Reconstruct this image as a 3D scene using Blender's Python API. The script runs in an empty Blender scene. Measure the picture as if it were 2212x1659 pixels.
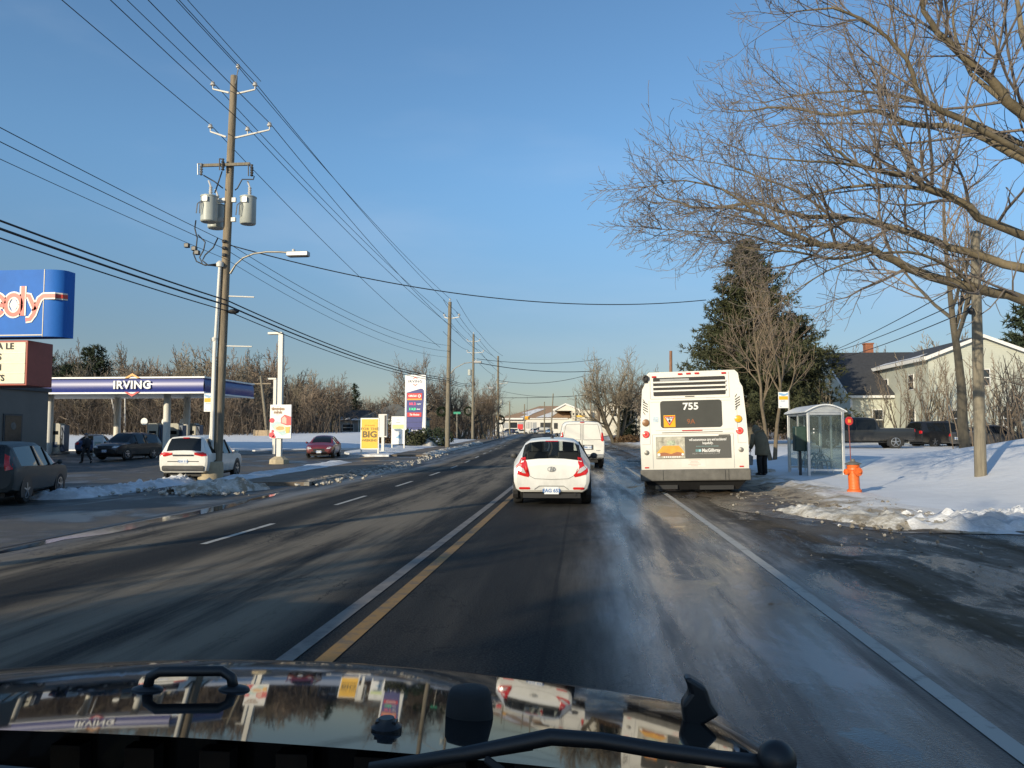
import bpy, bmesh, math, random
from math import sin, cos, pi, radians, sqrt, atan2, tan
from mathutils import Vector, Matrix, noise
from mathutils.bvhtree import BVHTree

SC = bpy.context.scene
COL = SC.collection
# ---------------------------------------------------------------- camera, sky, sun, exposure
CAM_H = 1.55
FPX, CX, CY = 1736.0, 1106.0, 829.5            # focal length and centre in units of a 2212 x 1659 picture
cam_d = bpy.data.cameras.new('camera'); cam = bpy.data.objects.new('camera', cam_d); COL.objects.link(cam)
cam.location = (0, 0, CAM_H)
cam.rotation_euler = (radians(90 + 3.54), 0, radians(5.5))
cam_d.sensor_width = 36; cam_d.lens = 36 * FPX / 2212
cam_d.clip_start = 0.02; cam_d.clip_end = 3000
SC.camera = cam
SUN_EL, SUN_AZ = 16.0, 211.5                   # degrees; azimuth clockwise from +Y, towards the sun
w = bpy.data.worlds.new("World"); SC.world = w; w.use_nodes = True
nt = w.node_tree
sky = nt.nodes.new('ShaderNodeTexSky'); sky.sky_type = 'NISHITA'; sky.sun_disc = False
sky.sun_elevation = radians(SUN_EL); sky.sun_rotation = radians(SUN_AZ)
sky.altitude = 0; sky.air_density = 1.0; sky.dust_density = 0.6; sky.ozone_density = 3.2
tint = nt.nodes.new('ShaderNodeMix'); tint.data_type = 'RGBA'; tint.blend_type = 'MULTIPLY'; tint.inputs[0].default_value = 1; tint.inputs[7].default_value = (.86, 1.0, 1.03, 1)
nt.links.new(sky.outputs[0], tint.inputs[6])
wtc = nt.nodes.new('ShaderNodeTexCoord'); wsx = nt.nodes.new('ShaderNodeSeparateXYZ'); nt.links.new(wtc.outputs['Generated'], wsx.inputs[0])   # low winter haze greys the sky near the horizon
wmr = nt.nodes.new('ShaderNodeMapRange'); wmr.interpolation_type = 'SMOOTHSTEP'; wmr.inputs['From Min'].default_value = .06; wmr.inputs['From Max'].default_value = .34; nt.links.new(wsx.outputs[2], wmr.inputs['Value'])
whz = nt.nodes.new('ShaderNodeMix'); whz.data_type = 'RGBA'; whz.inputs[6].default_value = (.66, .54, .54, 1); whz.inputs[7].default_value = (1, 1, 1, 1); nt.links.new(wmr.outputs[0], whz.inputs[0])
wmu = nt.nodes.new('ShaderNodeMix'); wmu.data_type = 'RGBA'; wmu.blend_type = 'MULTIPLY'; wmu.inputs[0].default_value = 1; nt.links.new(tint.outputs[2], wmu.inputs[6]); nt.links.new(whz.outputs[2], wmu.inputs[7])
wmp = nt.nodes.new('ShaderNodeMapping'); wmp.inputs['Scale'].default_value = (1.2, 2.5, 5.5); wmp.inputs['Rotation'].default_value = (0, .25, .3); nt.links.new(wtc.outputs['Generated'], wmp.inputs[0])
wno = nt.nodes.new('ShaderNodeTexNoise'); wno.inputs['Scale'].default_value = 1.6; wno.inputs['Detail'].default_value = 5; wno.inputs['Roughness'].default_value = .5; nt.links.new(wmp.outputs[0], wno.inputs['Vector'])
wcr = nt.nodes.new('ShaderNodeMapRange'); wcr.interpolation_type = 'SMOOTHSTEP'; wcr.inputs['From Min'].default_value = .48; wcr.inputs['From Max'].default_value = .74; wcr.inputs['To Max'].default_value = .11; nt.links.new(wno.outputs[0], wcr.inputs['Value'])
wcl = nt.nodes.new('ShaderNodeMix'); wcl.data_type = 'RGBA'; nt.links.new(wcr.outputs[0], wcl.inputs[0]); nt.links.new(wmu.outputs[2], wcl.inputs[6]); wcl.inputs[7].default_value = (4.2, 4.6, 5.2, 1)      # faint thin cirrus
nt.links.new(wcl.outputs[2], nt.nodes['Background'].inputs[0]); nt.nodes['Background'].inputs[1].default_value = 0.128
sl = bpy.data.lights.new('sun', 'SUN'); sl.energy = 3.7; sl.angle = radians(0.5); sl.color = (1, 0.87, 0.64)
sun = bpy.data.objects.new('sun', sl); COL.objects.link(sun)
to_sun = Vector((sin(radians(SUN_AZ)) * cos(radians(SUN_EL)), cos(radians(SUN_AZ)) * cos(radians(SUN_EL)), sin(radians(SUN_EL))))
sun.rotation_euler = to_sun.to_track_quat('Z', 'Y').to_euler()
SC.view_settings.view_transform = 'Standard'; SC.view_settings.look = 'None'
SC.view_settings.exposure = 0.4; SC.view_settings.gamma = 1
SC.cycles.max_bounces = 6; SC.cycles.transparent_max_bounces = 8

# ---------------------------------------------------------------- helpers
CM = Matrix.Translation(cam.location) @ cam.rotation_euler.to_matrix().to_4x4()
def W(px, py, Y):
    """the point seen at picture position (px, py) that lies Y metres down the road"""
    d = CM.to_3x3() @ Vector((px - CX, CY - py, -FPX))
    return Vector(CM.translation) + d * (Y / d.y)
def lin(h):
    h = h.lstrip('#'); o = []
    for i in (0, 2, 4):
        s = int(h[i:i + 2], 16) / 255; o.append(s / 12.92 if s <= .04045 else ((s + .055) / 1.055) ** 2.4)
    return tuple(o)
def sm(a, b, x):
    t = min(1, max(0, (x - a) / (b - a))); return t * t * (3 - 2 * t)
def nz(x, y, s=1.0, z=0.0): return noise.noise(Vector((x * s, y * s, z)))

class MB:
    def __init__(s): s.v = []; s.f = []; s.m = []
    def add(s, vs, fs, mi=0):
        b = len(s.v); s.v += [tuple(p) for p in vs]
        for f in fs: s.f.append([b + i for i in f]); s.m.append(mi)
        return s
    def box(s, x0, x1, y0, y1, z0, z1, mi=0, M=None):
        vs = [Vector((x, y, z)) for z in (z0, z1) for y in (y0, y1) for x in (x0, x1)]
        if M: vs = [M @ p for p in vs]
        return s.add(vs, [(0, 2, 3, 1), (4, 5, 7, 6), (0, 1, 5, 4), (2, 6, 7, 3), (0, 4, 6, 2), (1, 3, 7, 5)], mi)
    def tube(s, pts, r, n=6, cap=True, mi=0):
        pts = [Vector(p) for p in pts]; k = len(pts)
        rr = r if isinstance(r, (list, tuple)) else [r] * k
        vs = []; u = None
        for i, p in enumerate(pts):
            t = pts[min(i + 1, k - 1)] - pts[max(i - 1, 0)]
            if t.length < 1e-9: t = Vector((0, 0, 1))
            t.normalize()
            if u is None: u = t.orthogonal()
            u = u - t * u.dot(t)
            if u.length < 1e-6: u = t.orthogonal()
            u.normalize(); w_ = t.cross(u)
            for j in range(n):
                a = 2 * pi * j / n
                vs.append(p + (u * cos(a) + w_ * sin(a)) * rr[i])
        fs = [(i * n + j, i * n + (j + 1) % n, (i + 1) * n + (j + 1) % n, (i + 1) * n + j) for i in range(k - 1) for j in range(n)]
        if cap: fs += [tuple(range(n))[::-1], tuple(range((k - 1) * n, k * n))]
        return s.add(vs, fs, mi)
    def lathe(s, prof, n=16, o=(0, 0, 0), axis=(0, 0, 1), mi=0):
        q = Vector((0, 0, 1)).rotation_difference(Vector(axis)).to_matrix(); o = Vector(o); k = len(prof); vs = []
        for r, z in prof:
            for j in range(n):
                a = 2 * pi * j / n; vs.append(o + q @ Vector((r * cos(a), r * sin(a), z)))
        fs = [(i * n + j, i * n + (j + 1) % n, (i + 1) * n + (j + 1) % n, (i + 1) * n + j) for i in range(k - 1) for j in range(n)]
        fs += [tuple(range(n))[::-1], tuple(range((k - 1) * n, k * n))]
        return s.add(vs, fs, mi)
    def prism(s, pts, d, mi=0):
        pts = [Vector(p) for p in pts]; d = Vector(d); n = len(pts)
        return s.add(pts + [p + d for p in pts], [tuple(range(n))[::-1], tuple(range(n, 2 * n))] + [(i, (i + 1) % n, n + (i + 1) % n, n + i) for i in range(n)], mi)
    def plate(s, pts2, y, th=.02, mi=0):
        """outline in x-z, front face at y, facing -Y"""
        return s.prism([(x, y, z) for x, z in pts2], (0, th, 0), mi)
    def rect(s, x0, x1, z0, z1, y, th=.02, mi=0): return s.box(x0, x1, y, y + th, z0, z1, mi)
    def grid(s, P, nu, nv, mi=0, wrap=False):
        vs = [P(i, j) for j in range(nv + 1) for i in range(nu + 1)]
        return s.add(vs, [(j * (nu + 1) + i, j * (nu + 1) + i + 1, (j + 1) * (nu + 1) + i + 1, (j + 1) * (nu + 1) + i) for j in range(nv) for i in range(nu)], mi)
    def ball(s, c, r, n=8, sc=(1, 1, 1), mi=0):
        prof = [(max(1e-4, r * sin(pi * i / n)), -r * cos(pi * i / n)) for i in range(n + 1)]
        b = len(s.v); s.lathe(prof, n + 2, (0, 0, 0), mi=mi)
        for i in range(b, len(s.v)):
            p = s.v[i]; s.v[i] = (c[0] + p[0] * sc[0], c[1] + p[1] * sc[1], c[2] + p[2] * sc[2])
        return s
    def build(s, name, mats, parent=None, smooth=None, at=None, bevel=0):
        me = bpy.data.meshes.new(name)
        o3 = Vector(at) if at is not None else None
        vs = [tuple(Vector(p) - o3) for p in s.v] if o3 else s.v
        me.from_pydata(vs, [], s.f); me.update()
        if not isinstance(mats, (list, tuple)): mats = [mats]
        for m in mats: me.materials.append(m)
        if len(mats) > 1: me.polygons.foreach_set('material_index', s.m)
        if smooth is not None:
            me.polygons.foreach_set('use_smooth', [True] * len(me.polygons))
            if smooth < 170: me.set_sharp_from_angle(angle=radians(smooth))
        o = bpy.data.objects.new(name, me); COL.objects.link(o)
        if o3: o.location = o3
        if parent: o.parent = parent
        if bevel:
            b = o.modifiers.new('bevel', 'BEVEL'); b.width = bevel; b.segments = 2; b.limit_method = 'ANGLE'; b.angle_limit = radians(40)
        return o

def tag(o, label=None, cat=None, group=None, kind=None):
    if label: o['label'] = label
    if cat: o['category'] = cat
    if group: o['group'] = group
    if kind: o['kind'] = kind
    return o
def thing(name, label, cat, loc=(0, 0, 0), rz=0, group=None):
    o = bpy.data.objects.new(name, None); COL.objects.link(o); o.empty_display_size = .3
    o.location = loc; o.rotation_euler = (0, 0, rz)
    return tag(o, label, cat, group)
def copy_tree(o, parent=None):
    c = o.copy(); COL.objects.link(c)
    if parent: c.parent = parent
    for ch in o.children: copy_tree(ch, c)
    return c

# ---------------------------------------------------------------- materials
def MT(name, col, rough=.6, metal=0, var=.15, scale=4, bump=0, bscale=None, stretch=(1, 1, 1), spec=.5, coat=0, em=0, emc=None, trans=0, col2=None, lo=.4, hi=.6):
    m = bpy.data.materials.new(name); m.use_nodes = True; n = m.node_tree.nodes; L = m.node_tree.links
    b = n['Principled BSDF']
    if isinstance(col, str): col = lin(col)
    if isinstance(col2, str): col2 = lin(col2)
    b.inputs['Base Color'].default_value = (*col, 1); b.inputs['Roughness'].default_value = rough; b.inputs['Metallic'].default_value = metal
    b.inputs['Specular IOR Level'].default_value = spec
    b.inputs['Coat Weight'].default_value = coat; b.inputs['Coat Roughness'].default_value = .03
    if em: b.inputs['Emission Color'].default_value = (*(emc or col), 1); b.inputs['Emission Strength'].default_value = em
    tc = n.new('ShaderNodeTexCoord'); mp = n.new('ShaderNodeMapping'); mp.inputs['Scale'].default_value = stretch
    L.new(tc.outputs['Object'], mp.inputs[0])
    if var or col2:
        t = n.new('ShaderNodeTexNoise'); t.inputs['Scale'].default_value = scale; t.inputs['Detail'].default_value = 6; t.inputs['Roughness'].default_value = .65
        L.new(mp.outputs[0], t.inputs['Vector'])
        r = n.new('ShaderNodeValToRGB'); r.color_ramp.elements[0].position = lo - .1 if not col2 else lo; r.color_ramp.elements[1].position = hi + .1 if not col2 else hi
        a = tuple(c * (1 - var) for c in col); z = col2 or tuple(min(1, c * (1 + var)) for c in col)
        r.color_ramp.elements[0].color = (*a, 1); r.color_ramp.elements[1].color = (*z, 1)
        L.new(t.outputs[0], r.inputs[0]); L.new(r.outputs[0], b.inputs['Base Color'])
    if bump:
        t2 = n.new('ShaderNodeTexNoise'); t2.inputs['Scale'].default_value = bscale or scale * 3; t2.inputs['Detail'].default_value = 5
        L.new(mp.outputs[0], t2.inputs['Vector'])
        bp = n.new('ShaderNodeBump'); bp.inputs['Strength'].default_value = bump; bp.inputs['Distance'].default_value = .05
        L.new(t2.outputs[0], bp.inputs['Height']); L.new(bp.outputs[0], b.inputs['Normal'])
    return m
def dirty(m, z0, z1, col=(.16, .14, .11), amt=.75):
    """road film that thins out with height, broken up by noise"""
    n = m.node_tree.nodes; L = m.node_tree.links; b = n['Principled BSDF']; src = b.inputs['Base Color'].links[0].from_socket
    tc = n.new('ShaderNodeTexCoord').outputs['Object']; s = n.new('ShaderNodeSeparateXYZ'); L.new(tc, s.inputs[0])
    t = nzn(n, L, tc, 2.2, (1.6, 1.6, .8), 7, .7); h = mth(n, L, 'ADD', s.outputs[2], mth(n, L, 'MULTIPLY', mth(n, L, 'SUBTRACT', t, .5), 1.1))
    f = mth(n, L, 'MULTIPLY', sm_node(n, L, h, z1, z0), amt); L.new(mixc(n, L, f, src, col), b.inputs['Base Color'])
    return m
def sm_node(n, L, src, a, b):
    r = n.new('ShaderNodeMapRange'); r.interpolation_type = 'SMOOTHSTEP'
    r.inputs['From Min'].default_value = a; r.inputs['From Max'].default_value = b
    L.new(src, r.inputs['Value']); return r.outputs[0]
def mth(n, L, op, a, b=None, clamp=False):
    q = n.new('ShaderNodeMath'); q.operation = op; q.use_clamp = clamp
    for i, x in enumerate((a, b)):
        if x is None: continue
        if isinstance(x, (int, float)): q.inputs[i].default_value = x
        else: L.new(x, q.inputs[i])
    return q.outputs[0]
def mixc(n, L, f, a, b):
    q = n.new('ShaderNodeMix'); q.data_type = 'RGBA'
    for s, x in ((q.inputs[0], f), (q.inputs[6], a), (q.inputs[7], b)):
        if isinstance(x, tuple): s.default_value = (*x, 1)
        elif isinstance(x, (int, float)): s.default_value = x
        else: L.new(x, s)
    return q.outputs[2]
def nzn(n, L, tc, scale, stretch, detail=6, rough=.6, dist=0):
    mp = n.new('ShaderNodeMapping'); mp.inputs['Scale'].default_value = stretch; L.new(tc, mp.inputs[0])
    t = n.new('ShaderNodeTexNoise'); t.inputs['Scale'].default_value = scale; t.inputs['Detail'].default_value = detail
    t.inputs['Roughness'].default_value = rough; t.inputs['Distortion'].default_value = dist
    L.new(mp.outputs[0], t.inputs['Vector']); return t.outputs[0]

def road_material():
    m = bpy.data.materials.new('asphalt_road'); m.use_nodes = True; n = m.node_tree.nodes; L = m.node_tree.links; b = n['Principled BSDF']
    tc = n.new('ShaderNodeTexCoord').outputs['UV']          # u = metres across from the yellow line, v = metres along
    sx = n.new('ShaderNodeSeparateXYZ'); L.new(tc, sx.inputs[0]); X = sx.outputs[0]; Yv = sx.outputs[1]
    fine = nzn(n, L, tc, 60, (1, 1, 1), 4); streak = nzn(n, L, tc, 1.5, (1, .07, 1), 6, .65); big = nzn(n, L, tc, .35, (1, .35, 1), 5, .6)
    blot = nzn(n, L, tc, .9, (1, .45, 1), 6, .7, .6)
    wob = mth(n, L, 'ADD', X, mth(n, L, 'MULTIPLY', mth(n, L, 'SUBTRACT', big, .5), 1.6))
    def band(a, b_, c, d): return mth(n, L, 'MULTIPLY', sm_node(n, L, wob, a, b_), sm_node(n, L, wob, d, c))
    # pale salt film: between the wheel tracks of the oncoming lanes, and along the verge of our lane
    salt = mth(n, L, 'ADD', band(-3.6, -2.9, -1.1, -.3), band(-7.0, -6.2, -4.9, -4.2))
    salt = mth(n, L, 'ADD', salt, mth(n, L, 'MULTIPLY', band(1.5, 1.9, 2.1, 2.6), .35))
    salt = mth(n, L, 'MULTIPLY', salt, sm_node(n, L, streak, .34, .60))
    wet = mth(n, L, 'ADD', sm_node(n, L, wob, 1.6, 2.5), mth(n, L, 'MULTIPLY', band(-9, -7.6, -6.2, -5.2), .6), True)
    wet = mth(n, L, 'MULTIPLY', wet, mth(n, L, 'ADD', mth(n, L, 'MULTIPLY', sm_node(n, L, streak, .3, .6), .6), .45), True)
    frost = mth(n, L, 'MULTIPLY', sm_node(n, L, wob, 1.8, 2.6), sm_node(n, L, mth(n, L, 'ADD', mth(n, L, 'MULTIPLY', blot, .5), mth(n, L, 'MULTIPLY', streak, .5)), .50, .60))
    pud = mth(n, L, 'MULTIPLY', sm_node(n, L, X, 2.0, 3.4), sm_node(n, L, blot, .46, .36))
    c = mixc(n, L, sm_node(n, L, fine, .36, .64), (.007, .007, .007), (.034, .032, .029))
    c = mixc(n, L, mth(n, L, 'MULTIPLY', sm_node(n, L, streak, .4, .7), .5), c, (.060, .055, .047))
    c = mixc(n, L, mth(n, L, 'MULTIPLY', salt, .9), c, (.205, .172, .128))
    c = mixc(n, L, mth(n, L, 'MULTIPLY', wet, .45), c, (.030, .033, .038))
    c = mixc(n, L, mth(n, L, 'MULTIPLY', frost, .75), c, (.22, .225, .235))
    shoulder = mth(n, L, 'MULTIPLY', sm_node(n, L, wob, 3.7, 4.9), .92)
    grit = mixc(n, L, sm_node(n, L, blot, .4, .62), (.030, .022, .014), (.095, .072, .045)); grit = mixc(n, L, sm_node(n, L, nzn(n, L, tc, 7, (1, .6, 1), 6, .7), .56, .68), grit, (.24, .20, .155))
    c = mixc(n, L, shoulder, c, grit)
    ck = mth(n, L, 'ABSOLUTE', mth(n, L, 'SUBTRACT', nzn(n, L, tc, .8, (1, .5, 1), 7, .62, .5), .5)); ck2 = nzn(n, L, tc, .22, (1, 1, 1), 3)
    c = mixc(n, L, mth(n, L, 'MULTIPLY', mth(n, L, 'MULTIPLY', sm_node(n, L, ck, .006, .002), sm_node(n, L, ck2, .47, .55)), .8), c, (.010, .010, .010))
    seam = mth(n, L, 'ABSOLUTE', mth(n, L, 'SUBTRACT', mth(n, L, 'ADD', X, mth(n, L, 'MULTIPLY', streak, .10)), 1.62))
    c = mixc(n, L, mth(n, L, 'MULTIPLY', sm_node(n, L, seam, .03, .012), .7), c, (.012, .012, .012))
    L.new(c, b.inputs['Base Color'])
    ro = mth(n, L, 'SUBTRACT', .80, mth(n, L, 'MULTIPLY', wet, .60)); ro = mth(n, L, 'SUBTRACT', ro, mth(n, L, 'MULTIPLY', pud, .20))
    ro = mth(n, L, 'ADD', ro, mth(n, L, 'MULTIPLY', mth(n, L, 'MULTIPLY', shoulder, sm_node(n, L, blot, .40, .54)), .42)); ro = mth(n, L, 'MAXIMUM', ro, .09); L.new(ro, b.inputs['Roughness'])
    L.new(mth(n, L, 'MULTIPLY', mth(n, L, 'ADD', .16, mth(n, L, 'MULTIPLY', wet, .45)), mth(n, L, 'SUBTRACT', 1.0, mth(n, L, 'MULTIPLY', shoulder, .72))), b.inputs['Specular IOR Level'])
    bp = n.new('ShaderNodeBump'); bp.inputs['Distance'].default_value = .012
    L.new(mth(n, L, 'MULTIPLY', mth(n, L, 'SUBTRACT', 1.08, mth(n, L, 'MULTIPLY', mth(n, L, 'MAXIMUM', pud, mth(n, L, 'MULTIPLY', wet, .78)), mth(n, L, 'SUBTRACT', 1.0, mth(n, L, 'MULTIPLY', shoulder, .6)))), .8), bp.inputs['Strength'])
    L.new(mth(n, L, 'ADD', fine, mth(n, L, 'MULTIPLY', blot, 1.5)), bp.inputs['Height']); L.new(bp.outputs[0], b.inputs['Normal'])
    return m
def patch_material(name, a, b_, c_, s1=.5, s2=3, lo=.42, hi=.6, lo2=.5, hi2=.7, rough=.85, wetlo=None, bump=.4, stretch=(1, 1, 1)):
    """three colours broken up by two noises; where the first is low the ground may be wet"""
    m = bpy.data.materials.new(name); m.use_nodes = True; n = m.node_tree.nodes; L = m.node_tree.links; b = n['Principled BSDF']
    tc = n.new('ShaderNodeTexCoord').outputs['Object']
    n1 = nzn(n, L, tc, s1, stretch, 8, .65, .3); n2 = nzn(n, L, tc, s2, stretch, 8, .7); n3 = nzn(n, L, tc, 30, (1, 1, 1), 4)
    c = mixc(n, L, sm_node(n, L, n1, lo, hi), a, b_); c = mixc(n, L, sm_node(n, L, n2, lo2, hi2), c, c_)
    c = mixc(n, L, mth(n, L, 'MULTIPLY', sm_node(n, L, n3, .35, .65), .25), c, a)
    L.new(c, b.inputs['Base Color'])
    if wetlo is not None: L.new(mth(n, L, 'ADD', wetlo, mth(n, L, 'MULTIPLY', sm_node(n, L, n1, .36, .56), rough - wetlo)), b.inputs['Roughness'])
    else: b.inputs['Roughness'].default_value = rough
    bp = n.new('ShaderNodeBump'); bp.inputs['Distance'].default_value = .06; bp.inputs['Strength'].default_value = bump
    L.new(mth(n, L, 'ADD', n2, mth(n, L, 'MULTIPLY', n3, .3)), bp.inputs['Height']); L.new(bp.outputs[0], b.inputs['Normal'])
    return m
def verge_material():
    """slush that turns from wet gravel (u=0) to snow (u=1)"""
    m = bpy.data.materials.new('slush'); m.use_nodes = True; n = m.node_tree.nodes; L = m.node_tree.links; b = n['Principled BSDF']
    tcn = n.new('ShaderNodeTexCoord'); tc = tcn.outputs['Object']; sx = n.new('ShaderNodeSeparateXYZ'); L.new(tcn.outputs['UV'], sx.inputs[0])
    n1 = nzn(n, L, tc, 1.1, (1, 1, 1), 9, .72, .4); n2 = nzn(n, L, tc, 9, (1, 1, 1), 6, .7)
    f = mth(n, L, 'ADD', sx.outputs[0], mth(n, L, 'MULTIPLY', mth(n, L, 'SUBTRACT', n1, .5), 1.5))
    c = mixc(n, L, sm_node(n, L, n2, .3, .7), (.038, .028, .018), (.15, .11, .07))
    c = mixc(n, L, sm_node(n, L, f, .30, .52), c, (.34, .28, .20)); c = mixc(n, L, sm_node(n, L, f, .52, .85), c, (.72, .71, .70))
    L.new(c, b.inputs['Base Color']); L.new(sm_node(n, L, f, -.1, .4), b.inputs['Roughness'])
    r = mth(n, L, 'ADD', .25, mth(n, L, 'MULTIPLY', sm_node(n, L, f, 0, .45), .6)); L.new(r, b.inputs['Roughness'])
    bp = n.new('ShaderNodeBump'); bp.inputs['Distance'].default_value = .08; bp.inputs['Strength'].default_value = .6
    L.new(mth(n, L, 'ADD', n1, mth(n, L, 'MULTIPLY', n2, .5)), bp.inputs['Height']); L.new(bp.outputs[0], b.inputs['Normal'])
    return m
def glass_mt(name, tint=(.03, .035, .04), see=.35, rough=.03):
    m = bpy.data.materials.new(name); m.use_nodes = True; n = m.node_tree.nodes; L = m.node_tree.links; b = n['Principled BSDF']
    b.inputs['Base Color'].default_value = (*tint, 1); b.inputs['Roughness'].default_value = rough
    t = n.new('ShaderNodeBsdfTransparent'); t.inputs[0].default_value = (.90, .95, .94, 1)
    x = n.new('ShaderNodeMixShader'); x.inputs[0].default_value = see
    L.new(b.outputs[0], x.inputs[1]); L.new(t.outputs[0], x.inputs[2]); L.new(x.outputs[0], n['Material Output'].inputs[0])
    return m
def siding_mt(name, col, pitch=.14):
    m = MT(name, col, .65, var=.08, scale=1.5); n = m.node_tree.nodes; L = m.node_tree.links; b = n['Principled BSDF']
    tc = n.new('ShaderNodeTexCoord'); wv = n.new('ShaderNodeTexWave'); wv.wave_type = 'BANDS'; wv.bands_direction = 'Z'; wv.wave_profile = 'SAW'
    wv.inputs['Scale'].default_value = 1 / pitch / 3.18; L.new(tc.outputs['Object'], wv.inputs[0])
    bp = n.new('ShaderNodeBump'); bp.inputs['Strength'].default_value = .8; bp.inputs['Distance'].default_value = .03
    L.new(wv.outputs[1], bp.inputs['Height']); L.new(bp.outputs[0], b.inputs['Normal']); return m

m_road = road_material(); m_verge = verge_material()
m_base = patch_material('winter_ground', (.10, .075, .045), (.62, .62, .63), (.16, .12, .07), .12, .8)
m_snow = MT('snow', (.72, .73, .75), .75, var=.06, scale=.6, bump=.55, bscale=2.5, spec=.3)
m_snow2 = patch_material('trodden_snow', (.70, .71, .73), (.50, .49, .48), (.78, .78, .79), 1.2, 4, rough=.8, bump=.6)
m_dirtysnow = patch_material('dirty_snow', (.26, .22, .16), (.60, .58, .53), (.70, .69, .66), 1.6, 5, .38, .58, .48, .66, .8, bump=.8)
m_gutsnow = patch_material('grey_gutter_snow', (.13, .11, .085), (.40, .37, .32), (.62, .60, .56), 1.5, 4, .4, .62, .55, .72, .8, bump=.8)
m_lot = patch_material('lot_asphalt', (.045, .043, .040), (.10, .092, .08), (.17, .155, .135), .35, 1.4, .42, .62, .55, .75, .8, .35, .3)
m_gravel = patch_material('wet_gravel', (.034, .025, .016), (.115, .085, .052), (.26, .215, .16), .45, 2.2, .40, .62, .56, .74, .85, .24, .6)
m_walk = patch_material('worn_sidewalk', (.16, .125, .09), (.11, .088, .066), (.24, .21, .175), .7, 3, rough=.8, bump=.3)
m_kerb = MT('kerb_concrete', (.2, .19, .17), .8, var=.3, bump=.2)
m_yellow = MT('yellow_paint', (.34, .19, .045), .7, var=.25, scale=5, col2=(.11, .085, .055), lo=.48, hi=.66)
m_pale = MT('faded_white_paint', (.25, .22, .19), .7, var=.25, scale=4, col2=(.09, .082, .075), lo=.46, hi=.68)
m_white_l = MT('white_line_paint', (.50, .48, .43), .7, var=.2, scale=4, col2=(.12, .115, .105), lo=.55, hi=.72)
m_white = MT('white_gloss', (.80, .80, .78), .35, var=.03)
m_wpost = MT('white_paint', (.70, .68, .62), .5, var=.05)
m_black = MT('black_plastic', (.012, .012, .013), .45, var=.2)
m_rubber = MT('tyre_rubber', (.018, .018, .018), .85, var=.3)
m_grey = MT('grey_metal', (.30, .31, .32), .45, .6, var=.1)
m_dgrey = MT('dark_grey', (.06, .06, .062), .6, var=.2)
m_galv = MT('galvanised_steel', (.30, .285, .25), .5, .5, var=.12)
m_alu = MT('aluminium', (.62, .63, .63), .35, .7, var=.06)
m_wood = MT('weathered_pole_wood', (.24, .195, .135), .85, var=.35, scale=3, stretch=(4, 4, .35), bump=.4, bscale=10)
m_wood2 = MT('grey_pole_wood', (.20, .175, .13), .85, var=.3, scale=3, stretch=(4, 4, .35), bump=.4, bscale=10)
m_conc = MT('concrete', (.42, .35, .235), .85, var=.18, bump=.2)
m_tank = MT('transformer_grey', (.40, .43, .40), .45, var=.06)
m_porc = MT('porcelain', (.55, .54, .52), .25, var=.1)
m_wire = MT('cable_black', (.012, .012, .014), .6, var=0)
m_glass = MT('dark_glass', (.010, .012, .013), .05, var=0, spec=.4)
m_wglass = MT('window_glass', (.03, .035, .04), .05, var=.2, spec=.7)
m_seeg = glass_mt('clear_glass', (.16, .19, .19), .80)
m_carg = glass_mt('tinted_glass', (.012, .014, .015), .72)
m_redl = MT('red_lamp', (.55, .015, .015), .2, var=.05, coat=.5)
m_redlit = MT('red_lamp_lit', (.65, .02, .015), .2, var=.05, em=.5, emc=(1, .05, .03))
m_amber = MT('amber_lamp', (.80, .42, .02), .25, var=.05, coat=.4)
m_brownl = MT('brown_lamp', (.26, .13, .06), .4, var=.1)
m_clear = MT('clear_lamp', (.62, .62, .62), .12, .2, var=.05, coat=.5)
m_chrome = MT('chrome', (.7, .7, .7), .15, 1, var=0)
m_rim = MT('alloy_rim', (.45, .45, .46), .3, .9, var=.1)
m_plate = MT('plate_white', (.72, .74, .76), .5, var=.04)
m_ink = MT('dark_ink', (.02, .02, .022), .6, var=0)
m_inkblue = MT('blue_ink', (.05, .16, .42), .5, var=0)
m_red = MT('red_print', (.58, .03, .035), .4, var=.05)
m_bark = MT('bark', (.100, .085, .060), .9, var=.35, scale=6, stretch=(1, 1, .3), bump=.5)
m_twig = MT('twigs', (.190, .145, .105), .9, var=.25, scale=2)
m_twig2 = MT('reddish_twigs', (.180, .138, .105), .9, var=.3, scale=.6)
m_twig3 = MT('pale_twigs', (.215, .180, .130), .9, var=.3, scale=.6)
m_birch = MT('birch_bark', (.55, .52, .47), .8, var=.3, scale=5)
m_needle = MT('pine_needles', (.026, .040, .017), .8, var=.45, scale=1.1)
m_needle2 = MT('olive_needles', (.042, .048, .018), .8, var=.4, scale=1.4)
m_brownleaf = MT('brown_leaves', (.10, .06, .03), .9, var=.4, scale=2)
m_brick = MT('red_brick', (.28, .11, .06), .85, var=.3, scale=8)
m_shingle = MT('dark_shingles', (.045, .046, .050), .9, var=.35, scale=5, stretch=(1, 1, 3))
m_shingleb = MT('brown_shingles', (.33, .215, .135), .9, var=.2, scale=2)
m_shingleg = MT('grey_shingles', (.13, .13, .12), .9, var=.25, scale=3)
m_siding = siding_mt('pale_green_siding', (.50, .51, .43))
m_siding2 = siding_mt('mint_siding', (.36, .46, .36))
m_siding3 = siding_mt('cream_siding', (.66, .62, .52))
m_trim = MT('white_trim', (.72, .71, .68), .5, var=.06)
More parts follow.
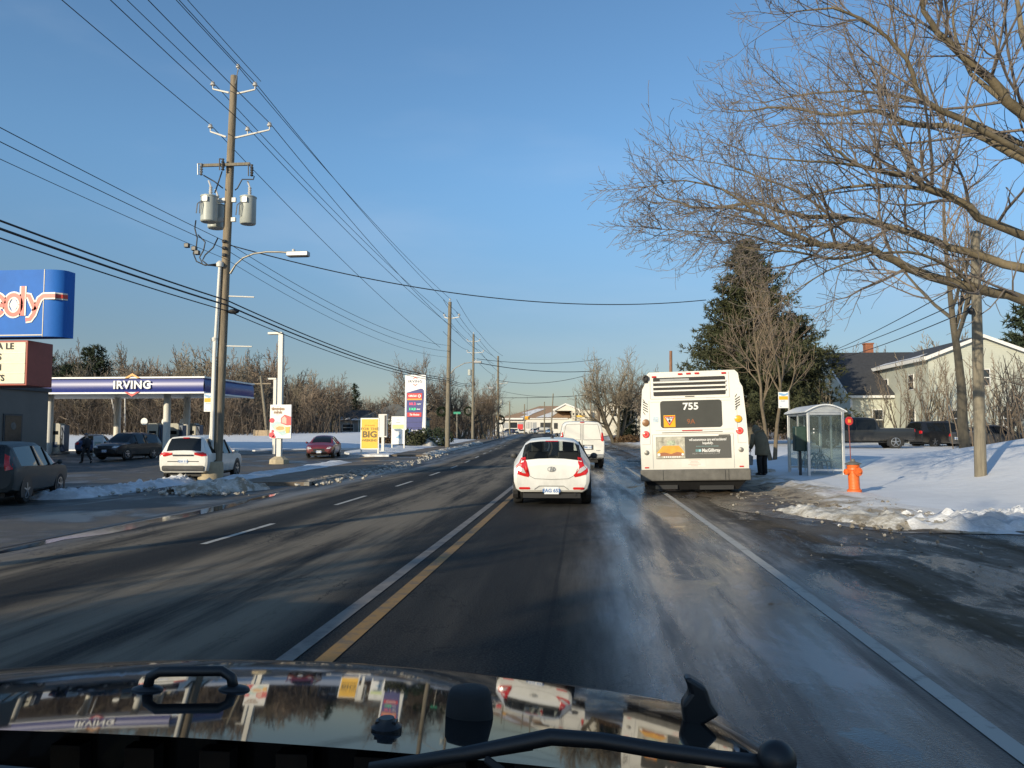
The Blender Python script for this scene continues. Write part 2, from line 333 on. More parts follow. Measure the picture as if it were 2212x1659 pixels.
# ---------------------------------------------------------------- terrain
def cs(y): return 0 if y < 0 else (-.0003 * y * y if y < 100 else -3 - .06 * (y - 100))     # the road bends away to the left
def rz(y): return .007 * max(0, y - 30) * sm(30, 60, y)                                    # and climbs a little
def kL(y): return -8.6 - 1.9 * sm(8, 70, y)
def dash_x(y): return -5.6 - 1.2 * sm(10, 75, y)
def bxr(y): return 5.5 + .5 * sm(15, 21, y) + .4 * sm(26, 34, y) + .3 * nz(0, y, .5)   # edge of the snow lawn
def H(x, y):
    xp = x - cs(y); b = rz(y); k = kL(y)
    if xp < 4.6:
        h = -.018 * min(max(0, -1.9 - xp), 7.5)
        t = sm(k - 2.6, k - 6.0, xp)
        if t > 0:
            lot = -.40 + .25 * sm(34, 52, y) + 1.25 * sm(60, 105, y) * sm(-15, -26, xp)
            h = h * (1 - t) + lot * t
    else:
        n = sm(12.5, 16.5, y)
        h = n * (.10 * sm(4.6, 6.2, xp) + 1.95 * sm(7.8, 18.5, xp) * (1 - sm(25, 40, y)) + .42 * sm(7.5, 12, xp) * sm(26, 40, y))
    return b + h
def G(px, py):
    """the ground point seen at picture position (px, py)"""
    lo, hi = 3.0, 400.0
    y = 3.0
    while y < 400:
        p = W(px, py, y)
        if p.z <= H(p.x, p.y): break
        y += .5
    a, c = y - .5, y
    for _ in range(18):
        m = (a + c) / 2; p = W(px, py, m)
        if p.z <= H(p.x, p.y): c = m
        else: a = m
    p = W(px, py, c); return Vector((p.x, p.y, H(p.x, p.y)))
def ys_range(y0, y1):
    o = [y0]
    while o[-1] < y1 - .01:
        y = o[-1]; o.append(min(y1, y + (.75 if -5 < y < 45 else 1.5 if y < 110 else 5)))
    return o
def strip(name, xl, xr, y0, y1, nx, mat, off=.0, skirt=0, uv=None, bump=0, bs=1.0, road=True, kind='structure', ragged=0):
    fl = xl if callable(xl) else (lambda y: xl); fr = xr if callable(xr) else (lambda y: xr)
    ys = ys_range(y0, y1); vs = []; uvs = []
    for y in ys:
        a, b = fl(y), fr(y)
        if ragged: a += ragged * nz(3, y, .9); b += ragged * nz(9, y, 1.1)
        for i in range(nx + 1):
            t = i / nx; xp = a + (b - a) * t; x = xp + (cs(y) if road else 0)
            e = min(1, 4 * min(t, 1 - t)) * min(1, .15 + (y - y0) * .8)
            z = H(x, y) + off + (bump * e * (.5 + nz(x, y, bs) + .5 * nz(x, y, bs * 3)) if bump else 0)
            vs.append((x, y, z)); uvs.append((xp + 1.9, y) if uv == 'm' else (t, y))
    k = nx + 1; m = len(ys) - 1
    fs = [(j * k + i, j * k + i + 1, (j + 1) * k + i + 1, (j + 1) * k + i) for j in range(m) for i in range(nx)]
    if skirt:
        rim = [i for i in range(k)] + [j * k + nx for j in range(1, m + 1)] + [m * k + i for i in range(nx - 1, -1, -1)] + [j * k for j in range(m - 1, 0, -1)]
        b0 = len(vs); vs += [(vs[i][0], vs[i][1], vs[i][2] - skirt) for i in rim]; uvs += [uvs[i] for i in rim]
        q = len(rim); fs += [(rim[i], b0 + i, b0 + (i + 1) % q, rim[(i + 1) % q]) for i in range(q)]
    mb = MB(); mb.add(vs, fs); o = mb.build(name, mat, smooth=35)
    l = o.data.uv_layers.new(name='UVMap')
    for lp in o.data.loops: l.data[lp.index].uv = uvs[lp.vertex_index]
    o['kind'] = kind
    return o

# the whole ground
def axis(segs):
    o = [segs[0][0]]
    for a, b, st in segs:
        n = max(1, round((b - a) / st))
        o += [a + (b - a) * i / n for i in range(1, n + 1)]
    return o
gx = axis([(-900, -120, 130), (-120, -26, 4), (-26, 26, 1.3), (26, 90, 4), (90, 900, 130)])
gy = axis([(-150, -30, 20), (-30, 60, 1.5), (60, 130, 3), (130, 340, 7), (340, 1500, 120)])
mb = MB(); mb.grid(lambda i, j: (gx[i], gy[j], H(gx[i], gy[j]) - .16), len(gx) - 1, len(gy) - 1)
mb.build('ground', m_base, smooth=180)['kind'] = 'structure'
strip('road', lambda y: kL(y), lambda y: 4.75 + 11 * (1 - sm(13.6, 15.6, y)), -30, 330, 40, m_road, 0, uv='m')
strip('petrol_station_lot', lambda y: -75 + 50 * sm(90, 64, y) * 0, lambda y: kL(y) - .02, -30, 68, 60, m_lot, -.012)
strip('side_street', 4.76, 45, -30, 15.8, 30, m_gravel, -.004)
strip('sidewalk', lambda y: kL(y) - 2.5, lambda y: kL(y) - .02, 25.5, 43.2, 4, m_walk, .11, skirt=.16)
strip('sidewalk', lambda y: kL(y) - 2.5, lambda y: kL(y) - .02, 54, 130, 4, m_walk, .11, skirt=.16)
strip('kerb', lambda y: kL(y) - .02, lambda y: kL(y) + .15, 25.3, 43.4, 1, m_kerb, .125, skirt=.16)
strip('kerb', lambda y: kL(y) - .02, lambda y: kL(y) + .15, 53.8, 150, 1, m_kerb, .125, skirt=.16)
strip('slush_verge', lambda y: 2.9 + 1.9 * (1 - sm(13, 17, y)) + .9 * sm(30, 34, y), lambda y: bxr(y) + 1.2, 13.1, 120, 26, m_verge, .007, bump=.09, bs=2.2, ragged=.4)
strip('snow_lawn', lambda y: bxr(y) + .6, 75, 14.3, 112, 110, m_snow, .022, skirt=.1, bump=.06, bs=.5, ragged=.5)
# painted lines
def line(name, x, wd, y0, y1, mat, off=.006):
    fx = x if callable(x) else (lambda y: x)
    return strip(name, lambda y: fx(y) - wd / 2, lambda y: fx(y) + wd / 2, y0, y1, 2, mat, off)
line('yellow_line', -1.80, .13, -20, 150, m_yellow)
line('faded_line', -2.08, .13, -20, 150, m_pale)
line('edge_line', 2.08, .12, -20, 120, m_white_l, .004)
for y in (11.4, 17.9, 24.4, 30.9, 37.4, 43.9, 50.4, 56.9, 63.4, 70, 77, 84): line('lane_dash', dash_x, .11, y, y + 2.7, m_white_l)
# the snow-covered field beyond the petrol station, its verge strips
strip('snow_field', lambda y: -82, lambda y: kL(y) - 8 - 9 * sm(72, 62, y), 64, 112, 60, m_snow, .10, skirt=.3, bump=.05, bs=.4, ragged=.6)
strip('snow_verge', lambda y: kL(y) - 4.3, lambda y: kL(y) - 2.5, 26.5, 42.5, 8, m_snow2, .12, skirt=.3, bump=.14, bs=1.6, ragged=.25)
strip('snow_verge', lambda y: kL(y) - 7.5 + 2.2 * sm(62, 54, y), lambda y: kL(y) - 2.5, 53.5, 70, 10, m_snow2, .12, skirt=.3, bump=.14, bs=1.2, ragged=.3)
strip('snow_verge', lambda y: kL(y) - 9, lambda y: kL(y) - 2.6, 70.5, 125, 10, m_snow2, .12, skirt=.3, bump=.16, bs=.9, ragged=.3)

m_pud = MT('melt_water', (.012, .014, .016), .06, var=.2, scale=2, spec=.6)
strip('puddle', lambda y: kL(y) + .25 + .2 * nz(1, y, .7), lambda y: kL(y) + .45 + .3 * sm(10, 14, y) * sm(21, 17, y) + .25 * nz(5, y, .8), 9, 22, 3, m_pud, .005)
strip('gutter_seam', lambda y: kL(y) - .02, lambda y: kL(y) + .10, -10, 25.3, 1, m_black, .007)
def bank(name, pts, wd, ht, mat, label, seed=0, n_len=None, rough=.5, group=None):
    """a ploughed heap of snow along a path, lumpy and uneven"""
    pts = [Vector((p[0], p[1], 0)) for p in pts]; L = sum((pts[i + 1] - pts[i]).length for i in range(len(pts) - 1))
    nl = n_len or max(8, int(L / .10)); nw = 20; dl = L / nl
    def at(s):
        s = max(0, min(L - 1e-6, s))
        for i in range(len(pts) - 1):
            e = (pts[i + 1] - pts[i]).length
            if s <= e: return pts[i].lerp(pts[i + 1], s / e), (pts[i + 1] - pts[i]).normalized()
            s -= e
        return pts[-1], (pts[-1] - pts[-2]).normalized()
    mb = MB(); rows = []
    for j in range(nl + 1):
        c, d = at(j * dl); nrm = Vector((d.y, -d.x, 0)); taper = sm(0, .8, j * dl) * sm(0, .8, L - j * dl)
        wv = wd * (.55 + .45 * taper) * (1 + .45 * nz(j * dl, seed, .5)); hv = ht * taper * (.85 + .45 * nz(j * dl, seed + 7, .7))
        for i in range(nw + 1):
            t = i / nw * 2 - 1; p = c + nrm * (t * wv / 2)
            q = (1 - t * t) ** .8 if abs(t) < 1 else 0
            z = H(p.x, p.y) - .05 + q * (max(.05, hv) * (1 + .35 * nz(p.x, p.y, 1.3, seed)) + .16 * rough * abs(nz(p.x, p.y, 2.6, seed)) + .16 * rough * abs(nz(p.x, p.y, 5.5, seed))) + .04 * q
            dv = noise.voronoi(Vector((p.x * 2.6, p.y * 2.6, seed)))[0]; z += q * rough * .24 * min(.55, dv[1] - dv[0]); dv = noise.voronoi(Vector((p.x * 6, p.y * 6, seed)))[0]; z += q * rough * .10 * min(.6, dv[1] - dv[0])
            p += nrm * (.08 * nz(p.x, p.y, 2.5, seed + 3)); rows.append((p.x, p.y, z))
    mb.add(rows, [(j * (nw + 1) + i, j * (nw + 1) + i + 1, (j + 1) * (nw + 1) + i + 1, (j + 1) * (nw + 1) + i) for j in range(nl) for i in range(nw)])
    o = mb.build(name, mat, smooth=42, at=(pts[0].x, pts[0].y, H(pts[0].x, pts[0].y)))
    return tag(o, label, 'snow bank', group, 'stuff')
def kpath(y0, y1, dx, n=8): return [(kL(y) + dx + cs(y), y) for y in [y0 + (y1 - y0) * i / n for i in range(n + 1)]]
bank('snow_bank', kpath(25.6, 43.5, -.05, 12), 1.1, .08, m_gutsnow, 'grey dirty snow ridge along the kerb beside the transformer pole', 3)
bank('snow_bank', kpath(54.5, 82, -.1, 12), 1.1, .13, m_dirtysnow, 'lumpy snow ridge along the kerb in front of the tall price sign', 5)
bank('snow_bank', kpath(84, 100, -.3, 8), 1.2, .18, m_dirtysnow, 'snow ridge along the kerb near the second street lamp', 6)
bank('snow_bank', [(5.1, 13.9), (6.0, 13.95), (6.9, 14.15), (8.2, 14.5), (10, 14.9), (13, 15.3), (18, 15.8)], 1.2, .06, m_snow2, 'bright lumpy snow ridge where the lawn meets the side street', 11, rough=.8)
bank('snow_bank', [(3.9, 16.6), (4.5, 15.3), (5.2, 14.0), (5.8, 13.7)], 1.2, .12, m_dirtysnow, 'low brown slush ridge at the corner by the hydrant', 12)
a, b, c_ = G(150, 1075), G(290, 1058), G(420, 1036)
bank('snow_bank', [(a.x - 1.2, a.y - .4), a.xy, b.xy, c_.xy], 1.4, .12, m_snow2, 'shaded snow heap beside the grey car at the lot entrance', 21, rough=.8)
a = G(455, 1062)
bank('snow_bank', [(a.x - .9, a.y - .6), (a.x - .2, a.y + .2), (a.x + .6, a.y + .9), (a.x + 1.1, a.y + 1.4)], 1.3, .24, m_dirtysnow, 'brown and white snow heap around the foot of the transformer pole', 22, rough=.8)
a, b = G(1270, 948), G(1300, 950)
for i, (px, py, wd, ht, lb) in enumerate(((1085, 941, 3.4, 1.0, 'rounded white snow heap at the kerb by the fourth pole'), (905, 966, 4.0, 1.1, 'mound of ploughed snow in front of the tall price sign'))):
    p = G(px, py); bank('snow_heap', [(p.x - 2.2, p.y + .4), (p.x, p.y), (p.x + 2.0, p.y + .2)], wd, ht, m_dirtysnow, lb, 30 + i, rough=.6)
def clods(name, label, spots, seed, mat):
    g = random.Random(seed); mb = MB()
    for x0, y0, sx, sy, k, r0 in spots:
        for i in range(k):
            x, y = g.gauss(x0, sx), g.gauss(y0, sy); r = r0 * g.uniform(.3, 1.3) ** 1.5; b = len(mb.v)
            mb.ball((x, y, H(x, y) + r * .35 + .03), r, 4, (g.uniform(.7, 1.4), g.uniform(.7, 1.4), g.uniform(.5, .9)))
            for j in range(b, len(mb.v)): q = mb.v[j]; mb.v[j] = (q[0] + g.uniform(-.25, .25) * r, q[1] + g.uniform(-.25, .25) * r, q[2] + g.uniform(-.2, .2) * r)
    o = mb.build(name, mat); return tag(o, label, 'snow', None, 'stuff')
clods('slush_clods', 'brown and grey clods of slush strewn over the verge behind the bus', [(4.8, 17, .6, 1.6, 220, .03), (5.3, 14.6, .4, .5, 200, .045), (4.4, 19.5, .5, 1.6, 120, .025), (4.9, 12.2, .8, 1.0, 60, .02), (4.2, 9.5, .6, 1.6, 40, .016)], 5, m_gutsnow)
clods('snow_clods', 'white clods of snow scattered along the ridge by the side street', [(6.0, 14.3, .7, .25, 90, .06), (7.6, 15.0, .8, .25, 110, .07), (9.5, 15.6, 1, .25, 60, .08)], 6, m_snow2)
kp = [(kL(y) + cs(y) + .5, y) for y in range(26, 60, 2)]
clods('snow_clods', 'grey snow clods along the kerb by the petrol station', [(x, y, .35, .7, 16, .045) for x, y in kp] + [(G(440, 1068).x, G(440, 1068).y, .7, .5, 90, .06), (G(250, 1062).x, G(250, 1062).y, 1.5, 1.0, 90, .06)], 7, m_dirtysnow)
# hill behind everything
mb = MB()
def hz(i, j):
    x = -900 + 1900 * i / 90; y = 430 + 500 * j / 12
    ridge = 9 + 7 * sm(-250, 60, x) + 8 * sm(50, 400, x) + 5 * nz(x, 1, .008) + 2.5 * nz(x, 5, .03)
    return (x, y, -4 + (ridge + 4) * sm(0, 5, j) + 6 * sm(5, 12, j))
mb.grid(hz, 90, 12)
m_hill = patch_material('wooded_hill', (.105, .080, .055), (.135, .100, .072), (.085, .080, .050), .02, .12, bump=.3)
mb.build('hills', m_hill, smooth=180)['kind'] = 'structure'
# ---------------------------------------------------------------- writing
def T(s, size, parent, loc, mat, rot=(pi / 2, 0, 0), bold=0, sx=1.0, shear=0, ext=.003, align='CENTER', name='lettering', sp=1.0):
    cu = bpy.data.curves.new('t', 'FONT'); cu.body = s; cu.size = size; cu.align_x = align; cu.align_y = 'CENTER'
    cu.offset = bold; cu.extrude = ext; cu.resolution_u = 3; cu.shear = shear; cu.space_character = sp
    o = bpy.data.objects.new('t', cu); me = bpy.data.meshes.new_from_object(o)
    bpy.data.objects.remove(o); bpy.data.curves.remove(cu)
    me.name = name; me.materials.clear(); me.materials.append(mat)
    r = bpy.data.objects.new(name, me); COL.objects.link(r); r.location = loc; r.rotation_euler = rot; r.scale = (sx, 1, 1)
    if parent: r.parent = parent
    return r
def rrect(x0, x1, z0, z1, r, n=4):
    o = []
    for cx, cz, a0 in ((x1 - r, z0 + r, -90), (x1 - r, z1 - r, 0), (x0 + r, z1 - r, 90), (x0 + r, z0 + r, 180)):
        for i in range(n + 1):
            a = radians(a0 + 90 * i / n); o.append((cx + r * cos(a), cz + r * sin(a)))
    return o
def arc(cx, cz, r, a0=0, a1=360, n=16): return [(cx + r * cos(radians(a0 + (a1 - a0) * i / n)), cz + r * sin(radians(a0 + (a1 - a0) * i / n))) for i in range(n + (0 if a1 - a0 == 360 else 1))]

# ---------------------------------------------------------------- cars
def cr(p0, p1, p2, p3, t):
    return [.5 * (2 * b + (c - a) * t + (2 * a - 5 * b + 4 * c - d) * t * t + (3 * b - a - 3 * c + d) * t ** 3) for a, b, c, d in zip(p0, p1, p2, p3)]
SH = {
 # station: y, z_bottom, z_belt, z_top, w_bottom, w_belt, w_top, side glass till next, top glass till next
 'hatch': dict(L=4.1, wr=.30, axles=(-1.22, 1.33), tw=.74, st=[
   (-2.03, .34, .66, .86, .70, .74, .60, 0, 0), (-1.99, .30, .78, 1.00, .76, .81, .62, 0, 1), (-1.50, .26, .90, 1.37, .80, .84, .57, 0, 0), (-1.28, .24, .92, 1.42, .81, .85, .57, 1, 0),
   (-.35, .22, .91, 1.45, .81, .855, .57, 1, 0), (.30, .22, .90, 1.40, .81, .855, .57, 1, 1), (1.05, .22, .90, .985, .81, .85, .70, 0, 0), (1.65, .24, .80, .87, .80, .83, .60, 0, 0), (1.98, .28, .64, .70, .72, .74, .5, 0, 0), (2.06, .34, .52, .58, .60, .62, .4, 0, 0)]),
 'suv': dict(L=4.6, wr=.36, axles=(-1.35, 1.35), tw=.80, st=[
   (-2.28, .46, .86, 1.06, .78, .84, .76, 0, 0), (-2.24, .36, .98, 1.14, .86, .91, .76, 0, 1), (-1.98, .32, 1.05, 1.60, .88, .92, .66, 0, 0), (-1.80, .30, 1.05, 1.66, .89, .925, .66, 1, 0),
   (-.5, .28, 1.02, 1.70, .89, .93, .66, 1, 0), (.35, .28, 1.00, 1.64, .89, .93, .65, 1, 1), (1.05, .28, 1.00, 1.10, .89, .92, .76, 0, 0), (1.85, .32, .93, 1.02, .87, .90, .7, 0, 0), (2.20, .36, .78, .88, .80, .84, .6, 0, 0), (2.30, .42, .62, .70, .7, .74, .5, 0, 0)]),
 'sedan': dict(L=4.5, wr=.32, axles=(-1.32, 1.38), tw=.76, st=[
   (-2.25, .40, .72, .90, .72, .78, .66, 0, 0), (-2.18, .30, .84, .99, .80, .84, .68, 0, 0), (-1.62, .26, .92, 1.05, .83, .87, .70, 0, 1), (-.95, .24, .92, 1.38, .84, .885, .57, 1, 0),
   (-.25, .22, .91, 1.44, .84, .89, .58, 1, 0), (.35, .22, .90, 1.39, .84, .89, .57, 1, 1), (1.20, .22, .88, .98, .84, .88, .72, 0, 0), (1.85, .26, .76, .84, .82, .85, .62, 0, 0), (2.17, .30, .62, .70, .74, .77, .5, 0, 0), (2.25, .36, .52, .58, .6, .62, .4, 0, 0)]),
 'van': dict(L=5.7, wr=.38, axles=(-1.75, 1.75), tw=.86, st=[
   (-2.84, .48, 1.22, 1.98, .93, .965, .80, 0, 0), (-2.80, .42, 1.22, 2.06, .97, 1.0, .84, 0, 0), (-1.0, .38, 1.22, 2.12, .98, 1.01, .85, 0, 0), (.55, .38, 1.22, 2.12, .98, 1.01, .85, 1, 0),
   (1.20, .38, 1.20, 2.02, .98, 1.01, .82, 1, 1), (2.05, .38, 1.18, 1.32, .97, 1.0, .84, 0, 0), (2.62, .40, 1.02, 1.10, .94, .96, .75, 0, 0), (2.82, .44, .80, .88, .85, .87, .6, 0, 0), (2.88, .5, .66, .72, .7, .72, .5, 0, 0)]),
 'pickup': dict(L=5.9, wr=.42, axles=(-1.85, 1.85), tw=.84, st=[
   (-2.95, .62, 1.10, 1.22, .88, .93, .90, 0, 0), (-2.90, .55, 1.12, 1.25, .94, .97, .93, 0, 0), (-1.02, .50, 1.12, 1.26, .95, .98, .94, 0, 0), (-.95, .48, 1.16, 1.34, .95, .98, .86, 0, 1), (-.78, .48, 1.16, 1.84, .95, .98, .70, 1, 0),
   (.35, .46, 1.14, 1.90, .95, .98, .70, 1, 0), (.85, .46, 1.13, 1.82, .95, .98, .69, 1, 1), (1.60, .46, 1.12, 1.24, .95, .98, .85, 0, 0), (2.6, .5, 1.06, 1.16, .94, .96, .8, 0, 0), (2.88, .54, .9, 1.0, .88, .9, .7, 0, 0), (2.95, .6, .78, .86, .8, .82, .6, 0, 0)]),
}
def paint(name, col, rough=.35, dirt=.12): return dirty(MT(name, col, rough, var=dirt, scale=1.3, coat=.4 if rough < .45 else .05, spec=.5), .25, .85, amt=.3 if rough < .45 else .1)
def car_body(kind, root, mp, mglass=None):
    S = SH[kind]; st = S['st']; mglass = mglass or m_glass
    rows = []
    for i in range(len(st) - 1):
        a, b = st[i], st[i + 1]; p0 = st[max(0, i - 1)]; p3 = st[min(len(st) - 1, i + 2)]
        k = 1 if (b[0] - a[0]) < .12 else 4
        for q in range(k):
            t = q / k; v = cr(p0[:7], a[:7], b[:7], p3[:7], t); v[0] = a[0] + (b[0] - a[0]) * t
            if a[8] or (a[3] - b[3]) ** 2 > .04: v[3] = a[3] + (b[3] - a[3]) * t + .05 * sin(pi * t)
            rows.append((v, a[7], a[8], q == 0 and not st[max(0, i - 1)][7] and a[7], k))
    rows.append((list(st[-1][:7]), 0, 0, 0, 1))
    def ring(v):
        y, zb, ze, zt, wb, we, wt = v; h = [(0, zb), (wb * .86, zb), (wb, zb + .07), (we * 1.0, zb + (ze - zb) * .45), (we * 1.005, zb + (ze - zb) * .75), (we, ze), (wt + (we - wt) * .10, ze + (zt - ze) * .84), (wt * .86, zt - .015), (wt * .45, zt + .012), (0, zt + .02)]
        if zt - ze < .2: h[6] = (wt + (we - wt) * .35, ze + (zt - ze) * .75)
        return [Vector((x, y, z)) for x, z in h] + [Vector((-x, y, z)) for x, z in h[-2:0:-1]]
    RN = [ring(r[0]) for r in rows]; n = len(RN[0]); K = 10
    body, side, front, rear = MB(), MB(), MB(), MB(); ymid = 0
    body.add([p for r in RN for p in r], [])
    idx = {}
    for j in range(len(RN) - 1):
        sg, tg = rows[j][1], rows[j][2]
        for i in range(n):
            seg = i if i < K - 1 else n - 1 - i          # mirrored segment number 0..8
            f = (j * n + i, j * n + (i + 1) % n, (j + 1) * n + (i + 1) % n, (j + 1) * n + i)
            tgt = body
            if sg and seg == 5: tgt = side
            if tg and seg >= (6 if kind == 'hatch' and rows[j][0][0] < 0 else 7): tgt = rear if rows[j][0][0] < 0 else front
            if tgt is body: body.f.append(list(f)); body.m.append(0)
            else: tgt.add([RN[j][i], RN[j][(i + 1) % n], RN[j + 1][(i + 1) % n], RN[j + 1][i]], [(0, 1, 2, 3)])
    body.f += [list(range(n)), list(range((len(RN) - 1) * n, len(RN) * n))[::-1]]; body.m += [0, 0]
    bo = body.build('body', mp, root, smooth=32)
    bm = bmesh.new(); bm.from_mesh(bo.data); bmesh.ops.recalc_face_normals(bm, faces=bm.faces); bm.to_mesh(bo.data)
    full = MB(); full.add([p for r in RN for p in r], [(j * n + i, j * n + (i + 1) % n, (j + 1) * n + (i + 1) % n, (j + 1) * n + i) for j in range(len(RN) - 1) for i in range(n)] + [tuple(range(n)), tuple(range((len(RN) - 1) * n, len(RN) * n))])
    bvh = BVHTree.FromPolygons([tuple(p) for p in full.v], full.f)
    def weld(mb, nm):
        if mb.f:
            o = mb.build(nm, mglass, root)
            bm = bmesh.new(); bm.from_mesh(o.data); bmesh.ops.remove_doubles(bm, verts=bm.verts, dist=1e-4); bmesh.ops.recalc_face_normals(bm, faces=bm.faces); bm.to_mesh(o.data)
            o.data.polygons.foreach_set('use_smooth', [True] * len(o.data.polygons))
    for s_ in (-1, 1):
        q_ = MB(); [q_.add([side.v[i] for i in f], [(0, 1, 2, 3)]) for f in side.f if side.v[f[0]][0] * s_ > 0]; weld(q_, 'side_window')
    weld(front, 'windscreen'); weld(rear, 'rear_window')
    # pillars across the side glass
    pl = MB(); ys = [s[0] for s in st if s[7]]
    for y in ys[1:]:
        for sgn in (-1, 1):
            pts = []
            for t in (0, .33, .66, 1):
                v = min(rows, key=lambda r: abs(r[0][0] - y))[0]
                z = v[2] + (v[3] * .84 + v[2] * .16 - v[2]) * t
                h = bvh.ray_cast(Vector((sgn * 3, y, z)), Vector((-sgn, 0, 0)))
                if h[0]: pts.append(h[0])
            if len(pts) > 1: pl = MB(); pl.tube(pts, .04, 4); pl.build('pillar', m_black, root)
    for y in S['axles']:
        for sgn in (-1, 1): wheel(root, sgn * (S['tw'] + .02), y, S['wr'])
    for y in S['axles']:
        for sgn in (-1, 1):
            ar = MB()
            h = bvh.ray_cast(Vector((sgn * 3, y, .6)), Vector((-sgn, 0, 0))); xw = abs(h[0].x) if h[0] else .85
            r = S['wr'] + .07
            pts = [Vector((sgn * (xw - .10), y + r * cos(a), S['wr'] + r * sin(a) * 1.02)) for a in [radians(-25 + 230 * i / 18) for i in range(19)]]
            ar.prism(pts, (sgn * .108, 0, 0)); ar.build('wheel_arch', m_black, root)
    return bvh
def wheel(root, x, y, r, wd=.21):
    t = MB(); s = 1 if x > 0 else -1
    t.lathe([(r * .62, -wd / 2), (r * .93, -wd / 2), (r, -wd / 2 + .03), (r, wd / 2 - .03), (r * .93, wd / 2), (r * .62, wd / 2)], 20, (x, y, r), (s, 0, 0))
    w_ = bpy.data.objects.new('wheel', None); COL.objects.link(w_); w_.parent = root
    t.build('tyre', m_rubber, w_, smooth=40)
    m = MB(); m.lathe([(r * .64, wd / 2 - .04), (r * .64, wd / 2 + .004), (r * .58, wd / 2 + .006), (r * .54, wd / 2 - .025)], 20, (x, y, r), (s, 0, 0))
    for k in range(5):
        a = 2 * pi * k / 5 + .3; d = Vector((0, cos(a), sin(a))); o = Vector((x + s * (wd / 2 - .006), y, r))
        m.tube([o, o + d * r * .58], [.045, .03], 4)
    m.lathe([(.06, wd / 2 - .02), (.06, wd / 2 + .008), (.001, wd / 2 + .012)], 8, (x, y, r), (s, 0, 0))
    m.build('rim', m_rim, w_, smooth=40)
def decal(bvh, pts, side, name, mat, root, off=.012, cuts=2, bev=0):
    """a piece laid onto the bodywork: outline in (x,z) for back/front or (y,z) for left/right"""
    d = {'back': Vector((0, 1, 0)), 'front': Vector((0, -1, 0)), 'right': Vector((-1, 0, 0)), 'left': Vector((1, 0, 0)), 'top': Vector((0, 0, -1))}[side]
    bm = bmesh.new(); mk = (lambda a, b: Vector((a, 0, b))) if side in ('back', 'front') else (lambda a, b: Vector((0, a, b)))
    if side == 'top': mk = lambda a, b: Vector((a, b, 0))
    f = bm.faces.new([bm.verts.new(mk(*p)) for p in pts]); bmesh.ops.triangulate(bm, faces=[f])
    bmesh.ops.subdivide_edges(bm, edges=bm.edges[:], cuts=cuts, use_grid_fill=True)
    for v in bm.verts:
        h = bvh.ray_cast(v.co - d * 8, d)
        q = h[0] if h[0] else bvh.find_nearest(v.co - d * 2.2)[0]
        v.co = Vector(q) - d * off
    r = bmesh.ops.extrude_face_region(bm, geom=bm.faces[:])
    for v in r['geom']:
        if isinstance(v, bmesh.types.BMVert): v.co += d * (off + .02)
    bmesh.ops.recalc_face_normals(bm, faces=bm.faces)
    me = bpy.data.meshes.new(name); bm.to_mesh(me); bm.free(); me.materials.append(mat)
    o = bpy.data.objects.new(name, me); COL.objects.link(o); o.parent = root
    return o
def mir(p): return [(-x, z) for x, z in p][::-1]
def mirror_(root, bvh, y, z, w=.2, mat=None, big=1):
    for s in (-1, 1):
        h = bvh.ray_cast(Vector((s * 3, y, z - .04)), Vector((-s, 0, 0))); x = abs(h[0].x) if h[0] else .85
        m = MB(); m.tube([(s * (x - .03), y, z - .04), (s * (x + .08), y - .02, z)], .025, 5)
        m.ball((s * (x + .07 + w / 2), y, z + .03 * big), .1, 6, (w * 5, .7, .75 * big)); m.build('mirror', mat or m_black, root, smooth=180)
def sitters(root, y0, zseat=.55, w=.36):
    for y in (y0, y0 + .95):
        for s in (-1, 1):
            m = MB()
            m.box(s * w - .24, s * w + .24, y - .1, y + .08, zseat - .1, zseat + .52); m.box(s * w - .13, s * w + .13, y - .09, y + .02, zseat + .50, zseat + .76); m.build('seat', m_black, root, bevel=.03)
    m = MB(); m.box(-.70, .70, -1.3, 1.2, .28, .34); m.build('cabin_floor', m_black, root)
def plate_(root, x, y, z, txt, face=-1, mat=None, size=.14):
    m = MB(); m.box(x - .155, x + .155, y - .008 if face < 0 else y, y if face < 0 else y + .008, z - .078, z + .078); p = m.build('number_plate', mat or m_plate, root)
    T(txt, size * .75, p, (x, y + face * .011, z - .006), m_inkblue, rot=(pi / 2, 0, 0 if face < 0 else pi), bold=.003, name='plate_number', ext=.001)
    return p
def hh(bvh, x, z, back=True):
    h = bvh.ray_cast(Vector((x, -8 if back else 8, z)), Vector((0, 1 if back else -1, 0))); return h[0].y if h[0] else (-2 if back else 2)
def grille_front(root, bvh, z0, z1, w, mat=None, lamps=True, lz=None):
    decal(bvh, rrect(-w, w, z0, z1, (z1 - z0) * .4), 'front', 'grille', mat or m_black, root)
    if lamps:
        lz = lz or z1
        L = [(w + .08, lz - .04), (w + .42, lz - .02), (w + .46, lz + .10), (w + .2, lz + .10)]
        decal(bvh, L, 'front', 'headlight', m_clear, root); decal(bvh, mir(L), 'front', 'headlight', m_clear, root)
def simple_tail(root, bvh, x0, x1, z0, z1, mat=None):
    L = rrect(x0, x1, z0, z1, .03, 2)
    for p in (L, mir(L)): decal(bvh, p, 'back', 'tail_light', mat or m_redl, root)

